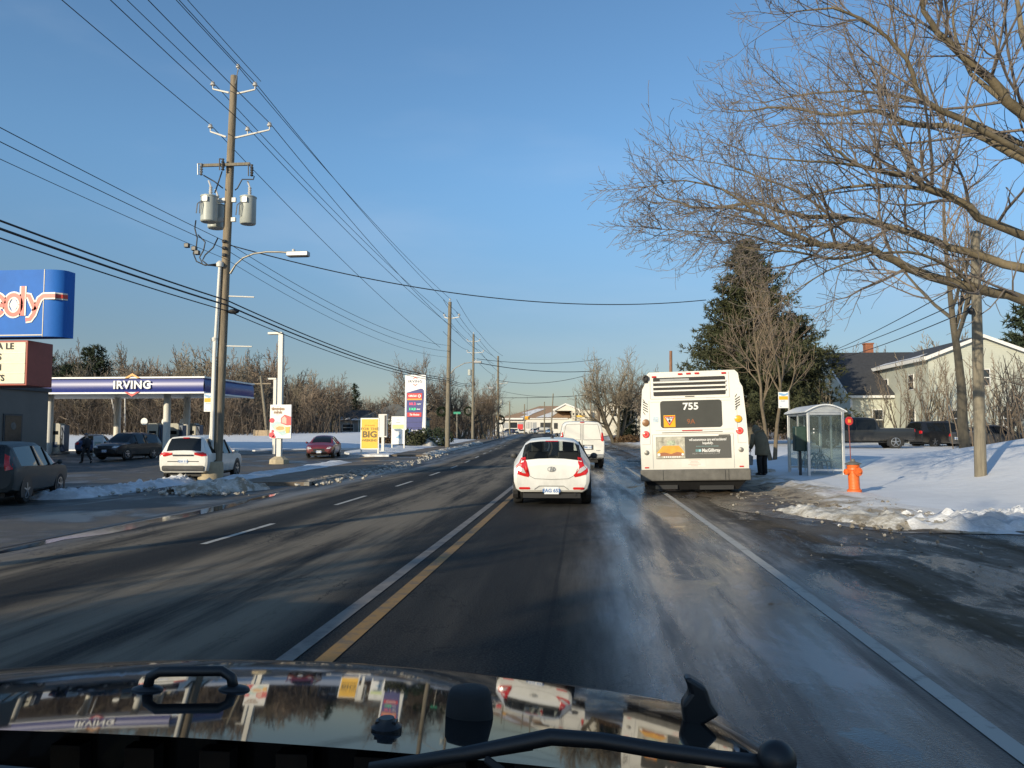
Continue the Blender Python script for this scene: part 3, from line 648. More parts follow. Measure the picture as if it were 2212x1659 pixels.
# --- the white hatchback ahead of us
pt = paint('white_car_paint', (.76, .76, .73), .3, .04)
p = G(1188, 1090); hx = thing('hatchback_car', 'white hatchback car driving ahead on the wet road behind the white van', 'car', (p.x + .0, p.y + 1.65, p.z), radians(1.5))
bv = car_body('hatch', hx, pt, m_carg); sitters(hx, -.75, .62)
L = [(.56, 1.05), (.66, 1.03), (.70, .92), (.765, .86), (.78, .74), (.74, .68), (.60, .64), (.50, .62), (.47, .66), (.58, .78), (.62, .90)]
for q in (L, mir(L)):
    o = decal(bv, q, 'back', 'tail_light', m_redl, hx, .014)
    decal(bv, [(x * (1 if q is L else -1), z) for x, z in [(.60, .80), (.70, .86), (.75, .80), (.62, .71), (.55, .70)]], 'back', 'reversing_lamp', m_clear, o, .022).parent = o
L = rrect(.46, .70, .355, .405, .02, 2)
for q in (L, mir(L)): decal(bv, q, 'back', 'reflector', m_redl, hx)
decal(bv, rrect(-.14, .14, 1.375, 1.395, .009, 2), 'back', 'brake_lamp', m_redl, hx, .02)
T('H', .11, hx, (0, hh(bv, 0, .79) - .02, .79), m_grey, shear=.3, bold=.006, name='badge'); m = MB(); m.tube([(.085 * cos(a), hh(bv, 0, .79) - .015, .79 + .05 * sin(a)) for a in [2 * pi * i / 20 for i in range(21)]], .006, 4); m.build('badge_ring', m_grey, hx)
plate_(hx, 0, hh(bv, 0, .34) - .012, .335, 'EAG 653')
m = MB(); m.tube([(-.46, hh(bv, -.4, .27) - .01, .235), (-.36, hh(bv, 0, .34) - .012, .36), (-.26, hh(bv, 0, .4) - .012, .43), (.26, hh(bv, 0, .4) - .012, .43), (.36, hh(bv, 0, .34) - .012, .36), (.46, hh(bv, .4, .27) - .01, .235)], .007, 4); m.build('bumper_seam', m_dgrey, hx)
m = MB(); m.tube([(x, hh(bv, x, z) - .003, z) for x, z in [(-.56, .80), (-.50, .66), (-.36, .585), (0, .57), (.36, .585), (.50, .66), (.56, .80)]], .006, 4); m.build('hatch_seam', m_dgrey, hx)
m = MB(); m.box(-.62, .62, -1.98, -1.6, .17, .27); m.tube([(.5, -2.0, .25), (.5, -1.6, .25)], .035, 8); m.build('underbody', m_black, hx)
m = MB(); m.lathe([(.04, 0), (.035, .03), (.008, .05), (.006, .24)], 8, (0, -1.15, 1.45)); m.build('antenna', m_black, hx)
mirror_(hx, bv, .62, .98, .18, m_dgrey)
# --- the white van ahead of it
ptv = paint('white_van_paint', (.72, .71, .67), .35, .06)
p = G(1252, 1011); vx = thing('cargo_van', 'white cargo van with blanked rear windows driving ahead of the white hatchback', 'van', (p.x, p.y + 2.3, p.z), radians(2.5))
bv = car_body('van', vx, ptv)
for s in (-1, 1):
    decal(bv, [(s * .06, 1.98), (s * .70, 1.96), (s * .74, 1.86), (s * .86, 1.28), (s * .06, 1.26)][::s], 'back', 'window_gasket', m_dgrey, vx, .006)
    decal(bv, [(s * .075, 1.965), (s * .69, 1.945), (s * .725, 1.85), (s * .845, 1.295), (s * .075, 1.275)][::s], 'back', 'window_panel', ptv, vx, .014)
    decal(bv, [(s * .86, 1.62), (s * .93, 1.56), (s * .975, 1.26), (s * .90, 1.20), (s * .83, 1.24)][::s], 'back', 'tail_light', m_redl, vx, .03)
decal(bv, [(-.012, .66), (.012, .66), (.012, 2.0), (-.012, 2.0)], 'back', 'door_seam', m_dgrey, vx, .005)
decal(bv, rrect(-.09, .09, 2.04, 2.075, .01, 2), 'back', 'brake_lamp', m_redl, vx, .05)
plate_(vx, .26, hh(bv, .26, .94) - .016, .94, 'FBR 115', mat=m_plate); decal(bv, rrect(.02, .50, .83, 1.05, .02), 'back', 'plate_recess', m_dgrey, vx, .006)
T('SAVANA', .05, vx, (.72, hh(bv, .7, .8) - .008, .80), m_grey, bold=.002, name='badge')
m = MB(); m.box(-.97, .97, -2.98, -2.78, .47, .64); m.build('rear_bumper', m_grey, vx, bevel=.03)
decal(bv, rrect(.00, .14, .68, .80, .05), 'back', 'rust_patch', MT('rust', (.35, .30, .2), .7), vx, .006)
m = MB(); m.box(-.7, .7, -2.7, 2.2, .26, .42); m.build('underbody', m_black, vx)
mirror_(vx, bv, 1.75, 1.35, .2, m_black, 2.2)
# a bigger van standing behind us outside the frame: its shadow lies across the oncoming lanes
c2 = copy_tree(vx); c2.location = (-7.5, -3.75, H(-7.5, -3)); c2.rotation_euler = (0, 0, pi); c2.scale = (1.28, 1.3, 1.26)
tag(c2, 'tall white van going the other way, already past the camera', 'van')

# --- bus at the stop
def build_bus():
    p = G(1500, 1066); root = thing('city_bus', 'white city bus seen from behind at the stop with a dark advert', 'bus', (p.x + .02, p.y - .1, p.z), radians(-4.6)); root.rotation_euler = (0, radians(-1.3), radians(-4.6)); root.scale = (1.07, 1.0, 1.06)
    mw = MT('bus_white', (.79, .775, .72), .4, var=.05, scale=1.0, coat=.2); dirty(mw, .5, 1.5, (.34, .31, .25), .35); D = 12.2
    prof = [(-1.27, .60), (-1.28, 1.3), (-1.25, 1.9), (-1.195, 2.58), (-1.13, 2.70), (-1.10, 2.92), (-1.02, 3.0), (1.02, 3.0), (1.10, 2.92), (1.13, 2.70), (1.195, 2.58), (1.25, 1.9), (1.28, 1.3), (1.27, .60)]
    m = MB(); n = len(prof); rings = []
    for y, k, dz in ((0, 1, 0), (.10, 1.0, .0), (.25, 1.006, .01), (11.9, 1.006, .01), (12.2, .97, -.03)): rings.append([(x * k, y, z + (dz if z > 1 else 0)) for x, z in prof])
    m.add([q for r in rings for q in r], [(j * n + i, (j + 1) * n + i, (j + 1) * n + (i + 1) % n, j * n + (i + 1) % n) for j in range(4) for i in range(n)] + [tuple(range(n)), tuple(range(4 * n, 5 * n))[::-1]])
    m.build('body', mw, root, smooth=25)
    m = MB(); m.prism([(-1.30, -.14, .32), (1.30, -.14, .32), (1.30, -.14, .60), (-1.30, -.14, .60)], (0, .5, 0)); m.build('rear_bumper', MT('bumper_grey', (.115, .11, .10), .7, var=.3), root, bevel=.03)
    m = MB(); [m.rect(x, x + .012, .34, .58, -.146, .02) for x in (-.76, .78, .70)]; m.build('bumper_seam', m_black, root)
    m = MB(); m.prism([(-1.2, -.02, .32), (1.2, -.02, .32), (1.02, .1, .10), (-1.05, .1, .10)], (0, .9, 0)); m.rect(-.95, -.42, .12, .22, -.01, .3); m.rect(.1, .9, .10, .2, -.01, .3); m.build('engine_cradle', m_black, root)
    for y in (2.9, 9.2):
        for s in (-1, 1): wheel(root, s * 1.10, y, .48, .30)
    # side windows
    for s in (-1, 1):
        for k in range(7):
            m = MB(); x = 1.258 * s; y0 = .9 + k * 1.5
            m.add([(s * 1.282, y0, 1.35), (s * 1.282, y0 + 1.38, 1.35), (s * 1.215, y0 + 1.38, 2.45), (s * 1.215, y0, 2.45)], [(0, 1, 2, 3)]); m.build('side_window', m_glass, root)
    m = MB(); m.box(-1.05, 1.05, 12.1, 12.24, 1.0, 2.7); m.build('windscreen', m_glass, root, bevel=.05)
    # engine grille with slats
    m = MB(); m.plate(rrect(-.925, .795, 2.41, 2.86, .02, 1), -.012, .02); g = m.build('engine_grille', m_ink, root)
    m = MB()
    for z in (2.745, 2.635, 2.53): m.box(-.94, .81, -.05, -.012, z - .022, z + .022)
    m.build('slat', mw, g, bevel=.008)
    m = MB(); m.rect(-.76, -.06, 2.775, 2.83, -.018, .01); m.build('engine_cover', m_grey, g)
    m = MB(); sl = .008
    for x in (-1.0, .88): m.rect(x - .004, x + .004, 2.34, 2.96, -.006, .01)
    m.rect(-1.0, .88, 2.335, 2.343, -.006, .01); m.rect(-1.0, .9, 2.26, 2.266, -.006, .01)
    for x in (-.985, .935): m.rect(x - .004, x + .004, .62, 1.46, -.006, .01)
    for x in (-1.06, -1.27 + .02): pass
    m.rect(-.985, .935, 1.455, 1.463, -.006, .01); m.rect(-.90, .96, 1.555, 1.561, -.006, .01)
    for s in (-1, 1): m.rect(s * 1.14 - .1, s * 1.14 + .1, 1.22, 1.226, -.006, .01); m.rect(s * 1.04 - .004, s * 1.04 + .004, 1.22, 2.3, -.006, .01)
    m.build('panel_seam', m_grey, root)
    m = MB(); m.rect(-.75, .69, 1.492, 1.508, -.010, .02); m.rect(-.17, .05, 2.375, 2.39, -.03, .03); m.rect(.59, .86, 1.405, 1.43, -.012, .02); m.build('latch', m_dgrey, root)
    # rear window, fleet number, destination display, yield sticker
    m = MB(); m.plate(rrect(-.775, .69, 1.615, 2.285, .07), -.012, .02); rw = m.build('rear_window', MT('bus_dark_panel', (.055, .056, .05), .35, var=.12, scale=2), root)
    T('755', .235, rw, (-.045, -.016, 2.13), m_white, bold=.007, name='fleet_number', sx=1.08)
    T('9A', .17, rw, (-.05, -.016, 1.76), MT('dim_led', (.22, .08, .03), .5, var=.0, em=.06, emc=(.8, .2, .05)), bold=.002, name='route_display')
    m = MB(); m.rect(-.70, -.42, 1.635, 1.93, -.017, .006); st = m.build('yield_sticker', m_amber, rw)
    m = MB(); m.plate([(-.695, 1.905), (-.56, 1.67), (-.425, 1.905)][::-1], -.021, .004); m.build('sticker_border', m_red, st)
    m = MB(); m.plate([(-.66, 1.885), (-.56, 1.715), (-.46, 1.885)][::-1], -.025, .004); m.build('sticker_face', m_white, st)
    T('YIELD', .062, st, (-.56, -.027, 1.862), m_ink, bold=.002, ext=.001)
    m = MB(); m.plate(rrect(-.585, -.535, 1.76, 1.825, .01, 2), -.028, .003); m.tube([(-.56, -.028, 1.775), (-.555, -.028, 1.74), (-.57, -.028, 1.735)], .006, 4); m.build('bus_symbol', m_ink, st)
    # lamps
    def lamp(nm, x, z, r, mat, rim=m_grey):
        q = MB(); q.lathe([(r * 1.12, 0), (r * 1.12, .014), (r, .016)], 18, (x, 0, z), (0, -1, 0)); a = q.build(nm, rim, root, smooth=40)
        q = MB(); q.lathe([(r, .012), (r * .96, .03), (r * .6, .042), (.002, .046)], 18, (x, 0, z), (0, -1, 0)); b_ = q.build('lens', mat, a, smooth=50)
        return a
    lamp('indicator_lamp', -1.135, 1.76, .085, m_brownl); lamp('indicator_lamp', 1.065, 1.80, .085, m_amber)
    for x, z in ((-1.14, 1.47), (1.085, 1.515)):
        a = lamp('brake_lamp', x, z, .082, m_redlit); q = MB()
        for k in range(12): an = pi * k / 6; q.tube([(x + .035 * cos(an), -.046, z + .035 * sin(an)), (x + .064 * cos(an), -.036, z + .064 * sin(an))], .0028, 4)
        q.build('lens_ribs', m_white, a)
    for x, z in ((-1.135, 1.02), (1.10, 1.055)): lamp('reversing_lamp', x, z, .055, m_galv)
    for x, z in ((-.90, 2.888), (-.27, 2.94), (-.07, 2.945), (.13, 2.945), (.765, 2.93)):
        m = MB(); m.box(x - .055, x + .055, -.03, 0, z - .022, z + .022); m.build('marker_light', m_redl, root, bevel=.008)
    m = MB(); m.box(-.27, .21, -.025, 0, 1.535, 1.555); m.build('brake_bar', m_redl, root)
    for x in (-1.14, 1.10): m = MB(); m.box(x - .05, x + .05, -.015, 0, .635, .665); m.build('reflector', m_redl, root)
    m = MB(); m.lathe([(.075, 0), (.085, .05), (.085, .12), (.05, .125), (.045, .07)], 14, (-1.11, .06, 2.86), (0, -1, 0)); m.box(-1.15, -1.05, -.02, .06, 2.74, 2.80); m.build('rear_camera', m_black, root, smooth=40)
    for s, x0, z0 in ((-1, -1.205, 1.97), (1, .985, 2.03)):
        m = MB()
        for k in range(6):
            z = z0 + k * .062; ln = .115 if 0 < k < 5 else .05
            if s < 0: m.prism([(x0 + .015 + k * .0, -.008, z + .05), (x0 + .015 + ln, -.008, z - .02), (x0 + .015 + ln, -.008, z + .005), (x0 + .015, -.008, z + .075)], (0, .015, 0))
            else: m.prism([(x0 + .02, -.008, z - .02), (x0 + .02 + ln, -.008, z + .05), (x0 + .02 + ln, -.008, z + .075), (x0 + .02, -.008, z + .005)], (0, .015, 0))
        m.build('side_vent', m_ink, root)
    m = MB(); m.rect(-.955, -.825, 1.76, 1.90, -.008, .01); m.build('access_sticker', MT('pale_blue_sticker', (.50, .60, .68), .5, var=.25, scale=20), root)
    # advert: picture of an orange cab front on a street, then dark half with lettering
    m = MB(); m.rect(-.905, .865, .865, 1.40, -.03, .03); ad = m.build('advert_frame', MT('advert_grey', (.085, .085, .08), .5, var=.05), root)
    y = -.036
    m = MB(); m.rect(-.90, -.215, .87, 1.395, -.034, .006); m.build('picture_ground', MT('print_mottled', (.42, .40, .33), .6, var=.5, scale=9), ad)
    m = MB(); m.plate([(-.88, 1.02), (-.80, 1.11), (-.74, 1.18), (-.36, 1.18), (-.29, 1.10), (-.235, 1.02), (-.25, .93), (-.86, .93)][::-1], y - .003, .004); m.build('picture_bonnet', MT('print_orange', (.72, .36, .05), .5, var=.15, scale=8), ad)
    m = MB(); m.plate([(-.86, .93), (-.80, 1.01), (-.70, 1.02), (-.55, .98), (-.40, 1.03), (-.30, 1.01), (-.25, .93)][::-1], y - .006, .004); m.build('picture_bumper', MT('print_brown', (.34, .13, .06), .5, var=.2, scale=8), ad)
    m = MB()
    for k in range(9): m.rect(-.72 + k * .045, -.695 + k * .045, .885, .925, y - .007, .006)
    m.plate(arc(-.84, .965, .035, n=10), y - .008, .004); m.plate(arc(-.275, .965, .03, n=10), y - .008, .004); m.build('picture_chrome', m_white, ad)
    m = MB(); m.plate([(-.66, 1.19), (-.62, 1.30), (-.46, 1.31), (-.42, 1.19)][::-1], y - .003, .004); m.build('picture_driver', MT('print_green', (.40, .45, .33), .6, var=.5, scale=14), ad)
    T('will autonomous cars end accidents?', .088, ad, (.33, -.034, 1.315), m_white, bold=.0018, name='lettering', sx=.68)
    T('hopefully.', .088, ad, (.33, -.034, 1.23), m_white, bold=.0018, sx=.75)
    m = MB(); m.rect(.05, .58, 1.143, 1.162, -.034, .006); m.build('faint_print', MT('print_teal', (.14, .22, .22), .6, var=.4, scale=40), ad)
    T('MacGillivray', .115, ad, (.40, -.034, 1.05), m_white, bold=.003, sx=.75); T('INJURY AND INSURANCE LAW', .055, ad, (.28, -.034, .975), MT('print_grey', (.33, .33, .32), .6, var=0), sx=.85)
    m = MB(); m.rect(.035, .095, 1.02, 1.08, -.034, .004); m.build('logo_square', MT('print_dkteal', (.12, .26, .27), .5, var=0), ad); m = MB(); m.rect(.105, .165, 1.02, 1.08, -.034, .004); m.build('logo_square', MT('print_ltblue', (.30, .55, .62), .5, var=0), ad)
    m = MB(); m.rect(-.30, .26, .655, .85, -.008, .01); nb = m.build('notice_plate', m_wpost, root)
    m = MB(); [m.rect(-hw, hw, .82 - k * .036, .832 - k * .036, -.011, .004) for k, hw in enumerate((.14, .09, .11, .15, .08))]; m.build('faint_print', MT('pale_red_ink', (.68, .38, .34), .6, var=0), nb)
    return root
bus = build_bus()

# --- parked and waiting cars
def suv(name, label, col, loc, rz, front=True, rear=True, kind='suv', rough=.35, cat='car', glass=None, tails=None, group=None, plate=None):
    r = thing(name, label, cat, loc, rz, group); mp = paint(name + '_paint', col, rough); b = car_body(kind, r, mp, glass)
    S = SH[kind]; st = S['st']; zb = st[1][2]; w_ = st[1][5]; zt = st[0][3]
    if rear:
        if tails: [decal(b, q, 'back', 'tail_light', m_redl, r, .02) for q in (tails, mir(tails))]
        else: simple_tail(r, b, w_ - .27, w_ - .02, zb - .10, zb + .08)
        plate_(r, 0, hh(b, 0, zb - .22) - .014, zb - .22, plate or 'FCN 428')
    if front:
        f = st[-3]; grille_front(r, b, f[2] - .32, f[2] - .16, .38, lz=f[2] - .14); decal(b, rrect(-.5, .5, st[-1][1] - .04, st[-1][1] + .07, .04), 'front', 'air_intake', m_black, r)
        plate_(r, 0, hh(b, 0, f[2] - .34, False) + .014, f[2] - .36, 'FBW 903', 1)
    zc = next(s for s in st[::-1] if s[8]); mirror_(r, b, zc[0] + .42, zc[2] + .05, .16, mp)
    m = MB(); m.box(-.6, .6, st[0][0] + .3, st[-1][0] - .3, st[3][1] - .1, st[3][1] + .06); m.build('underbody', m_black, r)
    return r, b
def at_ground(px, py, d=0):
    p = G(px, py); v = Vector((p.x, p.y, 0)).normalized() * d; return Vector((p.x + v.x, p.y + v.y, H(p.x + v.x, p.y + v.y)))
# white crossover entering the lot
r, b = suv('crossover_car', 'white crossover with red tail lights entering the lot behind the transformer pole', (.76, .75, .70), at_ground(440, 1040, 1.9), radians(6), rear=True, tails=[(.42, 1.08), (.86, 1.10), (.88, .96), (.70, .94), (.42, 1.0)], plate='FDH 116'); r.scale = (1.06, 1.0, 1.10)
decal(b, rrect(-.8, .8, .40, .60, .06), 'back', 'rear_bumper', m_dgrey, r, .03); decal(b, rrect(-.60, .60, .74, .77, .012, 2), 'back', 'hatch_seam', m_dgrey, r, .006); decal(b, rrect(-.12, .12, 1.60, 1.635, .01, 2), 'back', 'brake_lamp', m_redl, r, .03); decal(b, rrect(-.40, .40, .95, 1.01, .025), 'back', 'chrome_strip', m_chrome, r, .02)
# grey estate at the left edge
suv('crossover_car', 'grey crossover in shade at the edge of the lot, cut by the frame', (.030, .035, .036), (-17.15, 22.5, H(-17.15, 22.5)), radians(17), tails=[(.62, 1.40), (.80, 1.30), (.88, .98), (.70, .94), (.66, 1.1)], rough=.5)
suv('crossover_car', 'dark crossover with bright reflections parked at the fuel pumps', (.016, .016, .018), at_ground(276, 996, 2.2), radians(176))
suv('sedan_car', 'blue sedan with red tail lights parked beyond the man at the pumps', (.035, .06, .14), at_ground(205, 985, 4), radians(20), kind='sedan')
suv('sedan_car', 'dark red sedan leaving the lot beside the snow field', (.15, .012, .022), at_ground(700, 990, 2.0), radians(190), kind='sedan')
# cars in the yard by the pale green house
pk = G(1900, 970); r, b = suv('pickup_truck', 'dark pickup truck with open bed parked behind the bus shelter', (.014, .016, .018), (pk.x - 1.0, pk.y + .6, pk.z), radians(86), kind='pickup', cat='pickup truck')
pk2 = G(2010, 966); suv('crossover_car', 'black crossover parked nose away behind the dark pickup truck', (.012, .013, .016), (pk2.x + 1.1, pk2.y + .8, pk2.z), radians(-72))
q = G(2140, 945) if False else None
cc = W(2142, 945, 52); suv('sedan_car', 'dark sedan with snow on its roof half hidden behind the snow bank', (.05, .05, .052), (cc.x, cc.y, H(cc.x, cc.y)), radians(-80), kind='sedan')
# cars in front of the brown-roofed building
for (px, Y, hd_, kind, col, lb) in ((1098, 262, 60, 'suv', (.03, .05, .10), 'dark blue car half hidden by the fourth pole, far down the road'), (1110, 268, 70, 'suv', (.68, .66, .60), 'cream pickup parked in front of the brown roofed building'), (1127, 264, 98, 'sedan', (.66, .66, .63), 'white sedan parked in front of the brown roofed building'), (1152, 262, 20, 'suv', (.50, .54, .56), 'pale car with dark windscreen waiting at the far junction'),
    (1170, 270, 80, 'van', (.04, .055, .085), 'dark blue van parked in front of the garage doors'), (1187, 255, 172, 'sedan', (.14, .28, .48), 'light blue car coming towards us at the far junction')):
    p = W(px, 934, Y); suv('distant_car', lb, col, (p.x, p.y, H(p.x, p.y)), radians(hd_), kind=kind)
# ---------------------------------------------------------------- petrol station
def chevron(m, cx, z, w_, h, up, y, th, mi=0):
    s = 1 if up else -1
    m.plate([(cx - w_, z), (cx, z + s * h), (cx + w_, z), (cx + w_ - .38 * w_, z), (cx, z + s * h * .55), (cx - w_ + .38 * w_, z)][::s], y, th, mi)
m_blue = MT('canopy_blue', (.018, .035, .22), .38, var=.06, scale=.4, coat=.1)
m_orange = MT('orange_print', (.85, .36, .07), .4, var=.05)
m_redp = MT('red_panel', (.62, .04, .04), .4, var=.05)
fr = W(440, 850, 55); fl = W(106, 850, 55); x1, x0 = fr.x, fl.x - 6; gz = -.2; zb = fr.z - .0; zt = W(440, 813, 55).z
root = thing('fuel_canopy', 'blue and white petrol station canopy on white columns', 'canopy', ((x0 + x1) / 2, 55, gz))
def loc(m): m.v = [(p[0] - root.location.x, p[1] - root.location.y, p[2] - root.location.z) for p in m.v]; return m
m = MB(); m.box(x0 + .1, x1 - .1, 55.1, 63.4, zb + .05, zt - .1); loc(m).build('soffit', m_wpost, root)
m = MB()
pr = [(0, zb + .12), (-.05, zb + .3), (-.075, (zb + zt) / 2 - .05), (-.03, zt - .36), (.07, zt - .11)]
nseg = 24
m.grid(lambda i, j: (x0 + (x1 - x0) * i / nseg, 55 + pr[j][0], pr[j][1]), nseg, 4); m.grid(lambda i, j: (x1 - pr[j][0] * 1, 55 + 8.5 * i / nseg, pr[j][1]), nseg, 4)
loc(m).build('fascia', m_blue, root, smooth=50)
for z, nm in ((zt - .12, 'upper_edge'), (zb, 'lower_edge')):
    m = MB(); m.box(x0, x1 + .08, 54.90, 55.08, z, z + .12); m.box(x1 - .06, x1 + .1, 55.08, 63.5, z, z + .12); loc(m).build(nm, m_white, root, bevel=.01)
lx = W(288, 830, 55).x; lz = (zb + zt) / 2
lo_ = Vector((lx, 54.86, lz)) - root.location
T('IRVING', .80, root, lo_, m_white, bold=.022, sx=1.05, ext=.05, name='canopy_lettering', sp=1.08)
m = MB(); chevron(m, lo_.x, lo_.z + .52, .58, .34, True, lo_.y - .03, .08); m.build('upper_chevron', m_orange, root)
m = MB(); chevron(m, lo_.x, lo_.z - .48, .58, .34, False, lo_.y - .03, .08); m.build('lower_chevron', m_redp, root)
for px, Y in ((362, 57), (405, 61.5), (109, 56.5), (255, 62)):
    p = W(px, 850, Y); hz_ = H(p.x, Y) - gz; m = MB(); m.tube([(p.x, Y, H(p.x, Y)), (p.x, Y, zb + .1)], .26, 14); loc(m).build('column', m_wpost, root, smooth=50)
m_pump = MT('pump_grey', (.34, .33, .28), .5, var=.1); m_pblue = MT('pump_blue', (.05, .08, .14), .4, var=.1)
def pump(px, Y, lb, globe=True):
    p = W(px, 900, Y); r = thing('fuel_pump', lb, 'fuel pump', (p.x, Y, H(p.x, Y)), 0, 'fuel pumps under the canopy')
    m = MB(); m.box(-.62, .62, -.5, .5, 0, .16); m.build('island_kerb', m_kerb, r, bevel=.03)
    m = MB(); m.prism(rr := [(x, -.34, z) for x, z in [(-.5, .16), (.35, .16), (.35, 2.2), (.2, 2.3), (-.4, 2.3), (-.5, 2.2)]], (0, .68, 0)); m.build('cabinet', m_pump, r, bevel=.02)
    m = MB(); m.rect(-.36, .2, 1.45, 1.72, -.355, .02); m.build('display', m_glass, r)
    m = MB(); m.rect(-.30, .15, .5, .9, -.36, .02); m.build('lower_panel', m_pblue, r)
    m = MB(); m.box(.36, .66, -.3, .3, .2, 2.15); m.build('nozzle_panel', m_pblue, r, bevel=.03)
    m = MB(); m.tube([(.45, -.33, 2.0), (.62, -.45, 1.4), (.60, -.48, .7), (.48, -.42, .55), (.42, -.36, 1.1)], .03, 6); m.tube([(.42, -.36, 1.1), (.42, -.42, 1.25), (.42, -.36, 1.4)], .035, 6); m.build('hose', m_black, r, smooth=90)
    if globe:
        m = MB(); m.lathe([(.27, 0), (.27, .06), (.25, .07)], 20, (-.75, -.3, 2.42), (0, -1, 0)); m.tube([(-.75, -.27, 2.2), (-.5, -.27, 2.2)], .03, 5); m.tube([(-.75, -.27, 2.2), (-.75, -.27, 2.3)], .03, 5); g = m.build('number_disc', m_white, r)
    return r
pump(338, 57.5, 'fuel pump with a round number disc nearest the dark crossover'); pump(382, 59, 'middle fuel pump between the two white canopy columns'); pump(419, 62, 'fuel pump furthest back beside the transformer pole'); pump(128, 57, 'fuel pump beside the building wall under the end of the canopy', False)
def board(name, lb, px, Y, w_, h, z0, cat='sign board', legs=True, rz=0, matf=None):
    p = W(px, 940, Y); r = thing(name, lb, cat, (p.x, Y, H(p.x, Y)), rz)
    m = MB(); m.box(-w_ / 2, w_ / 2, -.05, .05, z0, z0 + h); b_ = m.build('panel', matf or m_white, r, bevel=.015)
    if legs:
        for s in (-1, 1): m = MB(); m.box(s * (w_ / 2 - .06) - .05, s * (w_ / 2 - .06) + .05, -.04, .06, -.1, z0 + h); m.build('leg', m_wpost, r)
    return r
r = board('poster_stand', 'small white poster stand between the dark crossover and the pumps', 327, 51, .82, 1.25, .12)
m = MB(); m.rect(-.3, .3, .35, .55, -.058, .006); m.plate(arc(.02, 1.0, .2, 200, 340, 8), -.058, .006); m.build('print', MT('print_bluegrey', (.30, .36, .45), .6, var=.3, scale=10), r)
r = board('poster_stand', 'small white poster stand by the pump near the building wall', 213, 53, .72, 1.1, .3)
m = MB(); m.rect(-.25, .25, .7, 1.0, -.058, .006); m.build('print', MT('print_greygreen', (.45, .52, .45), .6, var=.3, scale=10), r)
# the tall price sign
p = G(898, 966); Y = p.y + 3; a = W(876, 810, Y); b_ = W(921, 810, Y); bz = W(898, 938, Y).z
r = thing('price_sign', 'tall white and blue petrol price sign behind evergreen bushes', 'price sign', ((a.x + b_.x) / 2, Y, H(a.x, Y)))
wS = b_.x - a.x; hS = a.z - bz; z0 = bz - r.location.z
u = lambda x: (x - 820) / 415 * wS              # from a sketch of the sign: 612..1027 across, 145..1290 down
v = lambda y: z0 + (1290 - y) / 1145 * hS
m = MB(); m.box(u(612), u(1027), -.18, .18, v(1290), v(145)); m.build('body', m_white, r, bevel=.03)
m = MB(); m.box(-wS * .3, wS * .3, -.1, .1, -.3, z0); m.build('base', m_dgrey, r)
m = MB(); m.plate([(u(645), v(1280)), (u(945), v(1280)), (u(992), v(520)), (u(985), v(450)), (u(960), v(420)), (u(925), v(412)), (u(645), v(490))], -.2, .03); m.build('blue_panel', MT('sign_blue', (.055, .065, .22), .4, var=.08), r)
T('IRVING', hS * .062, r, (u(815), -.20, v(275)), MT('sign_navy', (.03, .035, .12), .4, var=0), bold=.0, sx=1.1, sp=1.12)
m = MB(); chevron(m, u(815), v(220), wS * .125, hS * .03, True, -.2, .03); chevron(m, u(815), v(325), wS * .125, hS * .03, False, -.2, .03); m.build('chevron', m_redp, r)
m = MB(); m.rect(u(660), u(955), v(600), v(500), -.235, .03); m.build('shop_panel', m_redp, r)
m = MB(); m.rect(u(660), u(950), v(635), v(604), -.235, .03); m.build('stripe', m_orange, r)
T('CIRCLE', hS * .042, r, (u(765), -.24, v(555)), m_white, bold=.015, sx=1.0); m = MB(); m.lathe([(wS * .078, 0), (wS * .078, .02)], 20, (u(902), -.235, v(555)), (0, -1, 0)); m.build('roundel', m_white, r); T('K', hS * .042, r, (u(902), -.26, v(555)), m_redp, bold=.015)
T('101.2', hS * .056, r, (u(760), -.215, v(708)), MT('led_red', (.75, .05, .12), .4, var=0, em=.7, emc=(1, .08, .16)), bold=.012, sx=.85, sp=1.1); T('114.0', hS * .056, r, (u(760), -.215, v(808)), MT('led_green', (.05, .65, .2), .4, var=0, em=.7, emc=(.06, 1, .32)), bold=.012, sx=.85, sp=1.1)
T('regular', hS * .026, r, (u(892), -.215, v(708)), m_white, bold=.008); T('diesel', hS * .026, r, (u(882), -.215, v(808)), m_white, bold=.008)
m = MB(); m.rect(u(662), u(942), v(955), v(872), -.225, .03); m.build('coffee_panel', m_redp, r); T('Tim Hortons', hS * .044, r, (u(802), -.235, v(914)), m_white, shear=.35, bold=.012, sx=.72)
m = MB(); m.lathe([(wS * .07, 0), (wS * .07, .02)], 16, (u(700), -.205, v(1218)), (0, -1, 0)); m.build('points_roundel', MT('light_blue_print', (.15, .45, .75), .4, var=.1), r); T('Earn Here', hS * .034, r, (u(832), -.215, v(1218)), m_white, bold=.010)
m = MB(); [m.rect(u(650), u(950), v(q), v(q - 5), -.206, .01) for q in (1062, 1168, 968)]; m.build('panel_seam', m_ink, r)
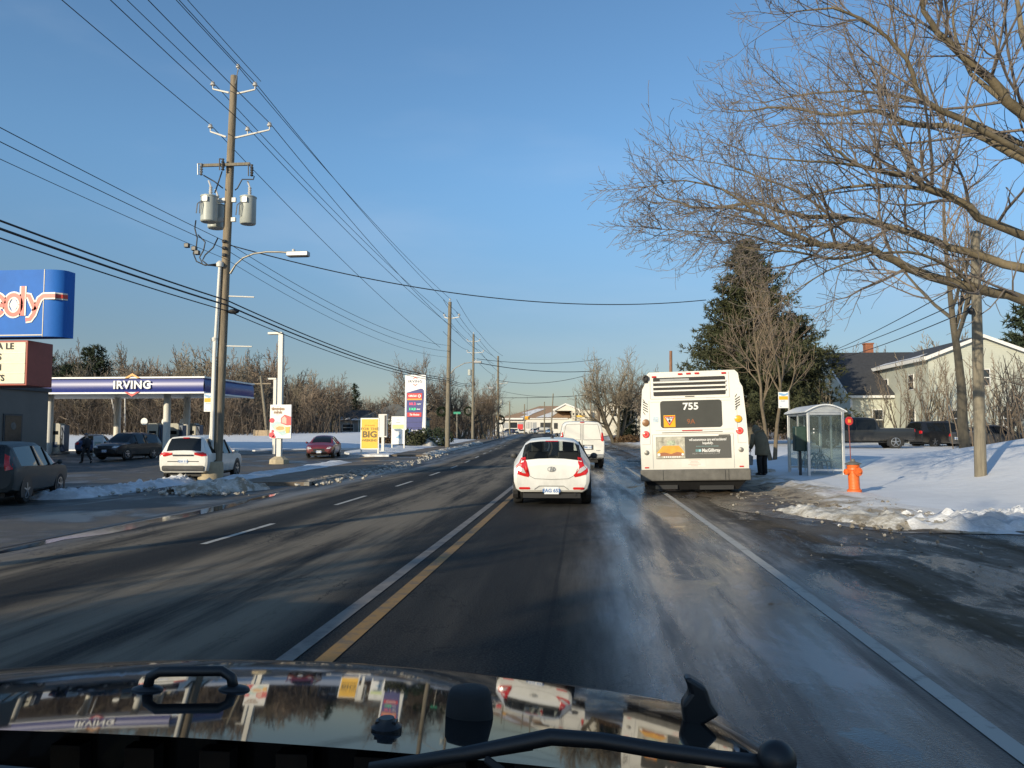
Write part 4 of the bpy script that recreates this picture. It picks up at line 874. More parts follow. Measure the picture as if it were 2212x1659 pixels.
# the poster on a white lamp post
p = G(603, 1001); r = thing('lamp_post', 'white lamp post carrying a white poster beside the lot', 'lamp post', p)
zt = W(603, 722, p.y).z - p.z; m = MB(); m.box(-.13, .13, -.13, .13, .3, zt); m.build('post', m_wpost, r)
m = MB(); m.lathe([(.62, -.1), (.58, .22), (.36, .36), (.3, .4)], 8); m.build('base', m_conc, r, bevel=.02)
m = MB(); m.box(-.78, .1, -.16, .16, zt - .02, zt + .12); m.build('lamp_head', m_wpost, r, bevel=.03)
a = W(583, 947, p.y - .2) - p; b_ = W(630, 874, p.y - .2) - p; w0, w1, h0, h1 = a.x, b_.x, a.z, b_.z; ww = w1 - w0; hh_ = h1 - h0
m = MB(); m.box(w0, w1, -.24, -.14, h0, h1); po = m.build('poster_panel', m_white, r, bevel=.01)
U = lambda q: w0 + ww * (q - 140) / 297; V = lambda q: h1 - hh_ * (q - 158) / 464
m_pb = MT('print_brown_ink', (.30, .16, .07), .6, var=0)
T('timmies', .27, po, (U(252), -.25, V(215)), m_pb, bold=.008, sx=.92); T('minis', .26, po, (U(252), -.25, V(262)), m_pb, bold=.008, sx=.95)
m = MB(); m.rect(U(226), U(272), V(301), V(296), -.247, .006); m.rect(U(232), U(262), V(190), V(186), -.247, .006); m.build('small_print', m_pb, po)
pc = lambda n_, c_: MT(n_, c_, .5, var=.12, scale=6)
def art(nm, pts, y, mat): q = MB(); q.plate([(U(a_), V(b2)) for a_, b2 in pts][::-1], y, .006); return q.build(nm, mat, po)
art('print_tray', [(150, 430), (240, 385), (300, 400), (300, 430), (430, 520), (425, 545), (310, 585), (180, 480)], -.246, pc('p_teal', (.45, .62, .62)))
art('print_house', [(292, 345), (345, 295), (437, 325), (437, 440), (375, 445), (295, 415)], -.252, pc('p_red', (.66, .10, .10)))
art('print_house_front', [(305, 352), (345, 318), (372, 345), (372, 425), (306, 405)], -.256, pc('p_pink', (.78, .45, .38)))
art('print_plate', [(198, 465), (250, 425), (330, 430), (375, 470), (350, 520), (270, 530), (215, 500)], -.258, pc('p_cream', (.80, .70, .52)))
art('print_sandwich', [(225, 478), (265, 455), (335, 462), (350, 495), (290, 512), (235, 500)], -.262, pc('p_bread', (.72, .38, .14)))
art('print_juice', [(357, 465), (425, 460), (415, 545), (368, 548)], -.262, pc('p_orange', (.85, .48, .12)))
for (cx_, cy_, rd) in ((170, 375, 34), (170, 575, 38), (200, 600, 22), (182, 522, 18)):
    art('print_ornament', [(cx_ + rd * cos(t * pi / 7), cy_ + rd * sin(t * pi / 7)) for t in range(14)], -.262, pc('p_red2', (.68, .05, .08)))
# banner frames
p = G(808, 985); Y = p.y; r = board('banner_frame', 'yellow banner sign reading for the big weekend in a white frame', 799, Y, W(820, 940, Y).x - W(780, 940, Y).x, W(800, 905, Y).z - W(800, 973, Y).z, .45)
z0 = .45; hB = W(800, 905, Y).z - W(800, 973, Y).z; wB = W(820, 940, Y).x - W(780, 940, Y).x
m = MB(); m.rect(-wB / 2 + .08, wB / 2 - .08, z0 + .08, z0 + hB - .08, -.07, .025); yb = m.build('yellow_banner', MT('banner_yellow', (.86, .50, .05), .5, var=.06), r)
m_tan = MT('banner_ink', (.16, .12, .05), .6, var=0)
T('GET GAS SAVINGS', hB * .05, yb, (0, -.078, z0 + hB * .76), MT('faint_ink', (.5, .3, .05), .6, var=0), sx=.8); T('FOR THE', hB * .115, yb, (0, -.078, z0 + hB * .65), m_tan, bold=.004, sx=1.15, sp=1.1); T('BIG', hB * .27, yb, (0, -.078, z0 + hB * .47), m_tan, bold=.022, sx=1.15); T('WEEKEND', hB * .10, yb, (0, -.078, z0 + hB * .285), m_tan, bold=.004, sx=1.05)
p = G(860, 972); Y = p.y; wB = W(875, 940, Y).x - W(846, 940, Y).x; hB = W(800, 905, Y).z - W(800, 965, Y).z
r = board('banner_frame', 'white banner sign with a lime stripe on white legs before the price sign', 860, Y, wB, hB, .5)
m = MB(); m.rect(-wB * .42, wB * .42, .5 + hB * .56, .5 + hB * .70, -.06, .015); m.build('lime_stripe', MT('lime_print', (.62, .72, .30), .5, var=.1), r)
m = MB(); m.plate([(-wB * .15, .5 + hB * .22), (wB * .2, .5 + hB * .2), (wB * .18, .5 + hB * .36), (wB * .05, .5 + hB * .33), (-.02, .5 + hB * .29), (-wB * .15, .5 + hB * .27)], -.06, .015); m.build('blue_print', MT('sky_print', (.28, .48, .66), .5, var=.3, scale=8), r)
m = MB(); m.rect(-.12, .12, .5 + hB * .86, .5 + hB * .885, -.056, .01); m.rect(-.18, .18, .5 + hB * .76, .5 + hB * .79, -.056, .01); m.build('faint_print', m_grey, r)
p = G(827, 978); r = thing('post_box', 'white panel on a short post between the two banner signs', 'sign post', p)
m = MB(); m.box(-.1, .1, -.1, .1, 0, 1.5); m.lathe([(.4, -.05), (.3, .15)], 12); m.build('post', m_wpost, r); m = MB(); m.box(-.34, .34, -.13, .13, 1.2, 3.0); m.build('panel', m_wpost, r, bevel=.03)
m = MB(); m.rect(.14, .3, 1.3, 2.9, -.14, .02); m.build('dark_side', m_dgrey, r)

# ---------------------------------------------------------------- muffler shop on the left edge with its signs
c0 = W(105, 847, 46); xw = c0.x
r = thing('muffler_shop', 'flat roofed taupe building in shade at the left edge', 'building', (xw, 40, H(xw, 40))); g0 = r.location
m_taupe = MT('taupe_block', (.20, .175, .15), .8, var=.1, scale=.6, bump=.15, bscale=6)
m = MB(); m.box(-16, 0, -14, 6, -.4, c0.z - g0.z); m.build('wall', m_taupe, r)
m = MB(); m.box(-16.1, .12, -14.1, 6.12, c0.z - g0.z, c0.z - g0.z + .22); m.box(-9, -.6, 1.5, 5.6, c0.z - g0.z + .2, c0.z - g0.z + 2.1); m.build('parapet', m_dgrey, r)
wy = 40 - 40 + 2.0
yy = -40 + min(range(30, 46), key=lambda q: abs(W(32, 920, q).x - xw)); 
f = MB(); f.box(-.02, .06, yy - .75, yy + .75, 1.0, 3.0); wf = f.build('window', m_dgrey, r); f = MB(); f.box(.02, .075, yy - .65, yy + .65, 1.1, 2.9); f.build('pane', MT('brown_pane', (.07, .055, .045), .2, var=.3), wf)
f = MB(); f.lathe([(.22, 0), (.2, .02)], 14, (.075, yy, 2.3), (1, 0, 0)); f.build('sticker', m_pale, wf)
f = MB(); f.box(.02, .5, yy - .9, yy + .9, .4, 1.05); f.box(.1, .55, yy - .2, yy, .1, .4); f.build('planter', m_dgrey, r)
# pylon with the blue sign and the letter board
Ys = 21.0; a = W(148, 590, Ys); bt = W(148, 729, Ys).z; tp = W(130, 586, Ys).z
xs = a.x; r = thing('roadside_sign', 'blue shop sign with red script over a cream letter board, cut by the frame', 'shop sign', (xs - 3.2, Ys, H(xs - 3.2, Ys))); g0 = r.location
ex = xs - g0.x; Z0 = bt - g0.z; Z1 = tp - g0.z; hz2 = Z1 - Z0
m_sblue = MT('sign_bright_blue', (.025, .16, .56), .6, var=.10, scale=1.2, coat=0, spec=.25)
m = MB(); m.prism([(x, y, Z0) for x, y in [(-ex - 1.2, -.28), (ex - .5, -.28), (ex - .36, -.27), (ex - .2, -.22), (ex - .06, -.12), (ex, 0), (ex, .3), (-ex - 1.2, .3)]][::-1], (0, 0, hz2)); m.build('blue_cabinet', m_sblue, r, smooth=30)
m = MB(); m.rect(-ex - 1.0, ex - .5, Z0 + .03, Z0 + .06, -.292, .01); m.rect(ex - .52, ex - .50, Z0, Z1, -.29, .012); m.build('cabinet_trim', m_galv, r)
# script: round d and y whose tail becomes a stripe
px = lambda q: W(q * .18225, 700, Ys - .3).x - g0.x; pz = lambda q: W(100, 561.6 + q * .18225, Ys - .3).z - g0.z      # from a close-up sketch
def stroke(m, pts, wd, y, th, mi=0):
    P = [Vector((px(x), 0, pz(z))) for x, z in pts]; wd = wd * .18225 * Ys / FPX; L_, R_ = [], []
    for i, q in enumerate(P):
        t = (P[min(i + 1, len(P) - 1)] - P[max(i - 1, 0)]).normalized(); nn = Vector((-t.z, 0, t.x)); L_.append(q + nn * wd / 2); R_.append(q - nn * wd / 2)
    for i in range(len(P) - 1): m.prism([(v_.x, y, v_.z) for v_ in (L_[i], L_[i + 1], R_[i + 1], R_[i])], (0, th, 0), mi)
dring = [(150 + 92 * cos(t), 525 + 118 * sin(t)) for t in [2 * pi * i / 28 for i in range(29)]]
ering = [(-52 + 92 * cos(t), 525 + 118 * sin(t)) for t in [radians(-8 - 315 * i / 24) for i in range(25)]]
ysh = [(275, 425), (325, 500), (375, 590), (345, 690), (300, 715)]
yst = [(385, 600), (430, 480), (470, 420), (530, 400), (640, 400), (800, 430 - 4)]
yst = [(300, 705), (350, 700), (392, 640), (425, 540), (455, 460), (500, 425), (545, 424), (640, 424)]
ylf = [(290, 420), (330, 420), (372, 510), (410, 590)]
allst = [dring, ering, [(-150, 530), (40, 530)], [(258, 305), (258, 655)], ylf, yst]
m = MB(); [stroke(m, s_, 88, -.298, .016) for s_ in allst]; None
m.f = m.f; wo = m.build('script_outline', MT('cream_vinyl', (.80, .76, .66), .4, var=.03), r)
m = MB(); [stroke(m, s_, 50, -.302, .006) for s_ in allst]; m.build('script_red', MT('script_red', (.68, .07, .05), .4, var=.06), r)
m = MB(); m.prism([(px(x), -.29, pz(z)) for x, z in [(100, 525), (150, 425), (205, 525), (150, 625)]], (0, .02, 0)); m.build('script_fill', MT('cream_vinyl2', (.76, .72, .60), .4, var=.03), r)
m = MB()
for q, mt_ in ((.5, 0),):
    for yv, hw in ((424, 44),):
        pass
stp = [(ex - .5, -.284), (ex - .36, -.276), (ex - .2, -.228), (ex - .06, -.128), (ex + .004, -.002)]
zc_ = pz(424); hw = 44 * .18225 * Ys / FPX
for (hw2, of, nm, mt_) in ((hw, .006, 'stripe_outline', bpy.data.materials['cream_vinyl']), (hw * .57, .014, 'stripe_red', bpy.data.materials['script_red'])):
    m = MB(); m.grid(lambda i, j: (stp[i][0] + of * (i > 2), stp[i][1] - of, zc_ + (hw2 if j else -hw2)), 4, 1); m.build(nm, mt_, r)
rb_x = W(57, 780, Ys - .3).x - g0.x; rz0 = W(57, 832, Ys).z - g0.z; rz1 = W(57, 740, Ys).z - g0.z
m_rbx = MT('red_brown_cabinet', (.36, .07, .045), .5, var=.12)
m = MB(); m.box(-rb_x - .5, rb_x + .03, -.3, .75, rz0 - .03, rz1 + .03); m.build('letter_cabinet', m_rbx, r, bevel=.02)
m = MB(); m.rect(-rb_x - .4, rb_x - .03, rz0 + .03, rz1 - .03, -.315, .02); lb_ = m.build('letter_board', MT('cream_acrylic', (.78, .72, .50), .4, var=.04), r)
m = MB()
for k in range(5): z = rz0 + .03 + (rz1 - rz0 - .06) * (k) / 4.08; m.rect(-rb_x - .4, rb_x - .03, z, z + .012, -.325, .012)
m.build('letter_rail', m_grey, r)
rh = (rz1 - rz0) / 4.08
for s_, xq, k in (('A LE', 180, 3), ('S', 38, 2), ('N', 42, 1), ('TS', 82, 0)):
    T(s_, rh * .82, lb_, (px(xq), -.328, rz0 + .03 + rh * (k + .5)), m_ink, align='RIGHT', bold=.006, sx=.95, sp=1.12, name='letters')
for s_ in (-2.6, .3): m = MB(); m.box(s_ - .12, s_ + .12, .1, .34, -.3, Z0); m.build('post', m_dgrey, r)

# ---------------------------------------------------------------- poles and cables
def cable(name, p, q, sag, r_, label, group=None, n=28):
    p, q = Vector(p), Vector(q); m = MB(); pts = []
    for i in range(n + 1):
        t = i / n; v_ = p.lerp(q, t); v_.z -= 4 * sag * t * (1 - t); pts.append(v_)
    m.tube(pts, r_, 5); o = m.build(name, m_wire, at=p, smooth=180); return tag(o, label, 'cable', group)
def insulator(p, parent, s=1.0, mat=None):
    m = MB(); m.lathe([(.02, -.16), (.025, -.02), (.09 * s, 0), (.10 * s, .05), (.06 * s, .09), (.08 * s, .11), (.05 * s, .17), (.01, .18)], 10, p); return m.build('insulator', mat or m_porc, parent, smooth=50)
YP = 30.0
base = G(457, 1038); YP = base.y
A = lambda zx, zy, dy=0: W(360 + zx * .3471, 108 + zy * .3471, YP + dy) - base
r = thing('transformer_pole', 'tall wooden utility pole with grey transformers, street lamp and concrete foot', 'utility pole', base); pr1 = r
top = A(420, 162); bot = W(467, 1040, YP) - base; bot.z = -.2
m = MB(); m.tube([bot, bot.lerp(top, .5), top], [.21, .18, .145], 14); m.build('pole_shaft', m_wood, r, smooth=50)
m = MB(); m.tube([top + Vector((.1, -.1, -.4)), A(445, 118)], .022, 5); m.build('top_pin', m_galv, r)
tops = {}
tops['top'] = A(445, 104); insulator(A(445, 112), r)
for nm, a_, b_ in (('ul', (387, 266), (287, 243)), ('ur', (440, 271), (550, 246)), ('ll', (370, 541), (272, 508)), ('lr', (425, 547), (640, 497))):
    m = MB(); m.tube([A(*a_), A(*b_)], [.045, .035], 6); ar_ = m.build('bracket_arm', m_wpost, r); e = A(*b_); tops[nm] = e + Vector((0, 0, .3)); insulator(e + Vector((0, 0, .16)), ar_, 1.1)
    if nm == 'lr': e = A(503, 525); insulator(e + Vector((0, 0, .16)), ar_, 1.1); tops['lm'] = e + Vector((0, 0, .3))
m = MB(); m.box(A(235, 738).x, A(535, 738).x, -.32, -.22, A(0, 744).z - .03, A(0, 736).z + .03); m.build('crossarm', m_wood2, r)
for zx, zy in ((215, 742), (350, 712), (530, 748)):
    e = A(zx, zy, -.35); m = MB(); m.lathe([(.04, -.26), (.08, -.22), (.04, -.18), (.08, -.1), (.04, -.06), (.08, 0), (.04, .05), (.08, .1), (.04, .15), (.06, .24)], 8, e); m.tube([e + Vector((-.16, 0, .25)), e + Vector((-.14, 0, -.24))], .025, 5); m.tube([e + Vector((-.16, 0, .25)), e + Vector((0, 0, .22))], .025, 5); m.build('fuse_cutout', m_dgrey if zx > 300 else m_grey, r, smooth=40)
def tank(cx_, t, b_, rad, dy):
    ct, cb = A(cx_, t, dy), A(cx_, b_, dy); m = MB(); h = ct.z - cb.z
    m.lathe([(rad * .9, 0), (rad, .04), (rad, h * .93), (rad * 1.06, h * .94), (rad * 1.06, h * .98), (rad * .9, h)], 20, cb); tk = m.build('transformer_tank', m_tank, r, smooth=40)
    m = MB(); o_ = Vector((.08, 0, 0)); m.lathe([(.05, 0), (.09, .06), (.05, .1), (.09, .16), (.05, .2), (.08, .26), (.05, .3), (.08, .36), (.03, .42)], 10, ct + o_); m.tube([ct + o_ + Vector((0, 0, .4)), ct + o_ + Vector((-.1, 0, .66))], .04, 6); m.build('bushing', m_porc, tk, smooth=40)
    m = MB(); m.box(cb.x - .1, cb.x + .1, cb.y - rad - .06, cb.y - rad + .02, cb.z + h * .72, cb.z + h * .9); [m.tube([cb + Vector((x_, -rad * .8, h * .75)), cb + Vector((x_ * 1.4, -rad - .12, h * .6)), cb + Vector((x_ * 1.8, -rad - .05, h * .25))], .025, 5) for x_ in (-.2, -.12)]; m.build('terminals', m_grey, tk)
tank(262, 908, 1072, .34, -.45); tank(505, 912, 1085, .33, -.1); tank(305, 960, 1112, .34, .5)
for za, zb_ in ((952, 936), (1072, 1058)): m = MB(); m.box(A(340, 0).x, A(452, 0).x, -.06, .06, A(0, za).z - .05, A(0, zb_).z + .02); m.build('tank_bracket', m_wpost, r)
for P_ in ([(182, 1060), (175, 1110), (190, 1170), (185, 1220), (165, 1265), (185, 1315), (240, 1340), (318, 1330)], [(195, 1150), (240, 1195), (230, 1245), (205, 1290), (225, 1335), (310, 1345)], [(320, 1168), (290, 1230), (240, 1275), (222, 1310), (260, 1340), (312, 1338)], [(345, 755), (330, 800), (300, 890)], [(230, 780), (300, 820), (350, 860)], [(545, 785), (540, 805), (470, 805), (440, 860), (425, 872)]): m = MB(); m.tube([A(x_, z_, -.3) for x_, z_ in P_], .028, 5); m.build('jumper_cable', m_black, r, smooth=180)
for x_, z_ in ((180, 1230), (225, 1250), (243, 1275)): m = MB(); m.box(A(x_ - 14, 0).x, A(x_ + 14, 0).x, -.4, -.22, A(0, z_ + 14).z, A(0, z_ - 12).z); m.build('splice', m_black, r, bevel=.02)
m = MB()
c1 = A(332, 1335, -.25); c1b = W(457, 1010, YP - .3) - base
m.tube([c1, W(464, 760, YP - .27) - base, c1b], .07, 8); m.tube([W(463, 735, YP - .25) - base, W(456, 930, YP - .3) - base, W(447, 1010, YP - .3) - base], .06, 8); m.lathe([(.14, -.1), (.16, .05), (.05, .16)], 10, c1); m.lathe([(.1, -.1), (.12, .03), (.04, .1)], 10, W(464, 732, YP - .25) - base); m.build('conduit', m_wpost, r, smooth=50)
def lampkit(pts, head, parent, nm='lamp_arm'):
    m = MB(); m.tube(pts, [.05] + [.04] * (len(pts) - 1), 7); ar_ = m.build(nm, m_galv, parent, smooth=60)
    a_, b_ = head; m = MB(); m.box(a_.x, b_.x, a_.y - .17, a_.y + .17, a_.z - .10, a_.z + .10); lh = m.build('lamp_head', m_grey, ar_, bevel=.03)
    m = MB(); m.box(a_.x + .08, b_.x - .06, a_.y - .13, a_.y + .13, a_.z - .115, a_.z - .09); m.build('lens', m_dgrey, lh); m = MB(); m.lathe([(.07, 0), (.07, .1), (.03, .13)], 8, a_.lerp(b_, .28) + Vector((0, 0, .1))); m.build('photocell', m_porc, lh); return ar_
lampkit([A(395, 1392), A(430, 1335), A(475, 1295), A(540, 1268), A(620, 1257), A(700, 1257), A(760, 1262)], (A(752, 1272), A(885, 1272)), r)
for q in ((385, 1532, 545, 1538), (371, 1842, 531, 1846)): m = MB(); m.tube([A(q[0], q[1]), A(q[2], q[3])], .03, 6); m.build('banner_arm', m_wpost, r)
bp = W(454, 1038, YP - .35) - base; m = MB(); m.lathe([(.50, 0 - .3), (.52, .35), (.50, .78), (.46, .80)], 20, (bp.x, bp.y, 0)); m.build('concrete_foot', m_conc, r, smooth=40)
att = A(392, 1590); att2 = A(345, 1180); m = MB(); m.ball(A(415, 1628), .12, 6, (2.2, 1, .9)); m.build('splice_case', m_black, r)
m = MB(); [m.lathe([(.10, -.05), (.10, .05)], 8, A(358, z_, -.2)) for z_ in (1190, 1232, 1275)]; m.build('spool_rack', m_dgrey, r)

def wpole(name, label, px, pyb, pyt, Y=None, rad=.15, mat=None, dxt=0):
    g_ = G(px, pyb) if Y is None else None
    if Y is not None: g_ = W(px, pyb, Y); g_.z = H(g_.x, Y)
    r = thing(name, label, 'utility pole', g_); t = W(px + dxt, pyt, g_.y) - g_
    m = MB(); m.tube([(0, 0, -.2), t * .5, t], [rad * 1.2, rad, rad * .8], 10); m.build('pole_shaft', mat or m_wood2, r, smooth=50); return r, t
def arms(r, t, z, dx0, dx1, ins=(), up=.15):
    c_ = t * (z / t.z); m = MB(); m.tube([c_ + Vector((dx0, 0, up)), c_, c_ + Vector((dx1, 0, up))], .05, 5); a_ = m.build('bracket_arm', m_wpost, r)
    for d in (dx0, dx1): insulator(c_ + Vector((d, 0, up + .15)), a_, 1.3)
P2, t2 = wpole('lamp_pole', 'wooden pole with wreath and street lamp beside the tall price sign', 966, 969, 652, dxt=6, rad=.2)
arms(P2, t2, t2.z - 1.6, -.5, .9); insulator(t2 + Vector((0, 0, .15)), P2)
s2 = t2.z / (969 - 652); lz2 = (969 - 810) * s2
lampkit([Vector((.2, 0, lz2)), Vector((.7, 0, lz2 + .6)), Vector((1.6, 0, lz2 + 1.05)), Vector((2.6, 0, lz2 + 1.15))], (Vector((2.5, 0, lz2 + 1.15)), Vector((3.2, 0, lz2 + 1.15))), P2)
P3, t3 = wpole('lamp_pole', 'wooden pole with small transformer, second one along the kerb from the price sign', 1021, 951, 722, dxt=2, rad=.2)
arms(P3, t3, t3.z - 1.2, -1.0, 1.0); arms(P3, t3, t3.z - 3.0, -1.0, 1.6); insulator(t3 + Vector((0, 0, .15)), P3)
m = MB(); m.lathe([(.3, 0), (.32, .9), (.2, .95)], 12, (-.5, 0, t3.z * .61)); m.build('transformer_tank', m_tank, P3, smooth=40)
s3 = t3.z / (951 - 722); lz3 = (951 - 852) * s3
lampkit([Vector((.2, 0, lz3)), Vector((.9, 0, lz3 + .6)), Vector((1.8, 0, lz3 + .9)), Vector((2.6, 0, lz3 + .95))], (Vector((2.5, 0, lz3 + .95)), Vector((3.3, 0, lz3 + .95))), P3)
P4, t4 = wpole('wooden_pole', 'wooden pole behind the second street lamp, beside the snow heap', 1076, 930, 769, Y=150, rad=.22)
arms(P4, t4, t4.z * .66, -.3, 1.8); m = MB(); m.lathe([(.3, 0), (.32, 1.0), (.2, 1.1)], 10, (.6, 0, t4.z * .4)); m.build('transformer_tank', m_tank, P4)
def wreath(px, py, P_, lb):
    c_ = W(px, py, P_.location.y); r = thing('wreath', lb, 'wreath', c_, 0, 'wreaths on the street poles'); m = MB(); rng = random.Random(px); R_ = 8.5 * c_.y / FPX
    for i in range(1100):
        a_ = rng.random() * 2 * pi; d = Vector((cos(a_), 0, sin(a_))); o_ = d * (R_ * (.82 + .36 * rng.random())) + Vector((0, rng.uniform(-.1, .1), 0)); v_ = Vector((rng.gauss(0, 1), rng.gauss(0, 1), rng.gauss(0, 1))).normalized() * .15; n_ = v_.orthogonal().normalized() * .05
        m.add([o_ - n_, o_ + n_, o_ + v_], [(0, 1, 2)])
    m.build('garland', m_needle, r); m = MB(); m.tube([(R_ * .8, 0, 0), (P_.location.x - c_.x, 0, 0)], .03, 5); m.build('hanger', m_dgrey, r)
wreath(954, 889, P2, 'green wreath hung on the pole beside the price sign'); wreath(1012, 888, P3, 'dark green wreath hung on the pole with the small transformer'); wreath(1081, 907, P4, 'small dark wreath hung on the far wooden pole')
m = MB()
# guy pole and stub leaning against it
g_ = G(1045, 948); lp = thing('leaning_pole', 'wooden stub pole leaning beside the second street lamp pole', 'utility pole', g_); t_ = W(1030, 866, g_.y) - g_; m.tube([(0, 0, -.1), t_], [.2, .14], 8); m.build('pole_shaft', m_wood2, lp, smooth=60); m = MB(); m.lathe([(.42, -.2), (.4, .9)], 12); m.build('concrete_foot', m_conc, lp)
m = MB(); [m.tube([t_ * z_, t_ * z_ + Vector((1.5, 0, .1))], .04, 5) for z_ in (.95, .6)]; m.build('banner_arm', m_wpost, lp)
# road-name sign
g_ = G(987, 951); r = thing('street_name_sign', 'green street name sign on a thin post between two wreath poles', 'street sign', g_); zt = W(987, 893, g_.y).z - g_.z; m = MB(); m.tube([(0, 0, 0), (0, 0, zt)], .05, 6); m.build('post', m_galv, r); m = MB(); m.box(-.55, .55, -.03, .03, zt - .1, zt + .25); m.build('sign_plate', MT('sign_green', (.02, .28, .16), .4, var=.05), r)
# leaning pole and lamps at the back of the lot
r, t = wpole('wooden_pole', 'leaning wooden pole with crossarm behind the snow field near the poster', 578, 945, 812, Y=92, rad=.17, dxt=-15); m = MB(); m.box(t.x * .88 - 1.2, t.x * .88 + 1.2, -.08, .08, t.z * .86, t.z * .86 + .14); m.build('crossarm', m_wood, r)
g_ = W(592, 985, 58); g_.z = H(g_.x, 58); r = thing('lamp_post', 'white lamp post just behind the poster post', 'lamp post', g_); zt = W(592, 820, 58).z - g_.z; m = MB(); m.box(-.11, .11, -.11, .11, 0, zt); m.build('post', m_wpost, r); m = MB(); m.box(-.5, .1, -.15, .15, zt, zt + .12); m.build('lamp_head', m_wpost, r)
# right hand poles
RP = W(2118, 1026, 22.5); RP.z = H(RP.x, 22.5); PR = thing('grey_pole', 'weathered grey utility pole on the snow bank beyond the hydrant', 'utility pole', RP)
rt = W(2106, 500, 22.5) - RP; m = MB(); m.tube([(0, 0, -.3), rt * .5, rt], [.15, .135, .11], 14); m.build('pole_shaft', m_wood2, PR, smooth=50); m = MB(); m.ball(W(2098, 672, 22.3) - RP, .09, 6, (1, 1, 1.1)); m.build('splice_case', m_black, PR)
wpole('wooden_pole', 'reddish wooden pole standing up behind the bus roof', 1449, 940, 758, Y=62, rad=.14, mat=MT('red_pole_wood', (.24, .13, .08), .85, var=.3, scale=3))
for (px, pyt, Y, lb, dx) in ((1101, 868, 240, 'distant pole beside the far brown building roof', 0), (1133, 873, 255, 'distant pole before the left part of the brown roof', 0), (1176, 868, 262, 'distant pole before the middle of the brown roof', 0), (1190, 850, 250, 'distant leaning pole before the snow patches on the brown roof', 5), (1244, 853, 240, 'distant pole before the cream gable', 0), (1276, 828, 150, 'dark pole in front of the trees beside the white van', 0), (1063, 855, 190, 'distant pole just beside the fourth pole', 0), (1407, 830, 75, 'pale pole among the trees beside the bus', 0)):
    wpole('distant_pole', lb, px, 933, pyt, Y=Y, rad=.2 if Y > 200 else .17, mat=m_wood2 if Y != 150 else m_wood, dxt=dx)
def wp(P_, t): return P_.location + t
b0 = Vector((-13.2 - .3, -3, 0))
q1 = {k: base + v_ for k, v_ in tops.items()}
# the pole before it, behind the camera: its shadow crosses the road
pz0 = Vector((q1['top'].x + .2, -2.3, H(-14, -2))); r = thing('wooden_pole', 'utility pole beside the road just behind the camera', 'utility pole', pz0); m = MB(); m.tube([(0, 0, -.2), (0, 0, 13.8)], [.2, .15], 10); m.build('pole_shaft', m_wood, r)
off = pz0 - base; off.z = 0
for k, lb in (('top', 'top cable over the crown of the transformer pole'), ('ul', 'upper cable on the road-far arm of the transformer pole'), ('ur', 'upper cable on the road-side arm of the transformer pole'), ('ll', 'lower cable on the road-far arm of the transformer pole'), ('lm', 'lower middle cable on the road-side arm of the transformer pole'), ('lr', 'lower outer cable on the road-side arm of the transformer pole')):
    p = q1[k]; dst = {'top': t2 + Vector((0, 0, .3)), 'ul': t2 + Vector((-.5, 0, -1.2)), 'ur': t2 + Vector((.9, 0, -1.2)), 'll': t2 + Vector((-.9, 0, -4.3)), 'lm': t2 + Vector((.3, 0, -2.4)), 'lr': t2 + Vector((.8, 0, -3.0))}[k]
    cable('power_cable', p, p + off + Vector((0, 0, .3)), .25, .016, lb + ', towards us')
    cable('power_cable', p, P2.location + dst, .5, .016, lb + ', heading away')
cable('power_cable', q1['ur'] + Vector((.25, 0, .05)), q1['ur'] + off + Vector((.25, 0, .5)), .3, .014, 'second thin cable alongside the road-side upper arm')
for i, (zx, zy, rr_, sg, lb) in enumerate(((372, 1195, .013, .5, 'upper bare wire under the transformers'), (366, 1240, .013, .5, 'middle bare wire under the transformers'), (366, 1300, .010, .5, 'lower thin wire under the transformers'))):
    p = base + A(zx, zy); cable('service_wire', p, p + off + Vector((-.4, 0, .1 - .1 * i)), .3, rr_, lb + ', towards the camera'); cable('service_wire', p, P2.location + t2 * (.70 - .04 * i), .9, rr_, lb + ', away along the road')
for i, (zy, rr_, lb) in enumerate(((1560, .030, 'thick black telephone cable, upper one'), (1590, .036, 'thick black telephone cable, middle one'), (1625, .022, 'black telephone cable, lowest one'))):
    p = base + A(380, zy); cable('telephone_cable', p, p + off + Vector((0, 0, .25)), .35, rr_, lb + ', towards the camera'); cable('telephone_cable', p, P2.location + t2 * (.475 - .012 * i), .55, rr_ * .95, lb + ', on to the price sign pole')
    cable('telephone_cable', P2.location + t2 * (.475 - .012 * i), P3.location + t3 * (.55 - .015 * i), .4, .03, lb + ', between the two wreath poles')
p = base + A(395, 1215, 0); q = W(1525, 648, 45); cable('crossing_cable', p, q, 1.1, .024, 'twisted service cable crossing the road from the street lamp to the pine', n=40)
for k, z_ in (('crown', 0), ('upper', -1.2), ('outer', -3.0)):
    for s_ in (-.9, .9):
        cable('power_cable', P2.location + t2 + Vector((s_ * .7, 0, z_ + .2)), P3.location + t3 + Vector((s_, 0, z_ * .9 + .2)), .3, .02, '%s power cable between the two wreath poles, %s the road' % (k, 'near' if s_ > 0 else 'away from')); cable('power_cable', P3.location + t3 + Vector((s_, 0, z_ * .9 + .2)), P4.location + t4 + Vector((s_, 0, z_ * 1.2)), .4, .025, '%s power cable on to the far wooden pole, %s the road' % (k, 'near' if s_ > 0 else 'away from'))
for i, (pa, pb, Ya, Yb, sg, rr_) in enumerate((((1030, 775), (1300, 775), 97, 115, .6, .03), ((1030, 783), (1300, 800), 97, 115, .6, .045), ((1078, 822), (1262, 812), 140, 130, .8, .04), ((1085, 845), (1290, 850), 190, 160, 1.0, .04), ((1063, 859), (1290, 852), 190, 190, .3, .06))):
    cable('crossing_cable', W(pa[0], pa[1], Ya), W(pb[0], pb[1], Yb), sg, rr_, '%s cable strung across the road ahead of the van' % ('highest thin', 'second, thicker', 'middle sagging', 'lower sagging', 'lowest nearly level')[i])
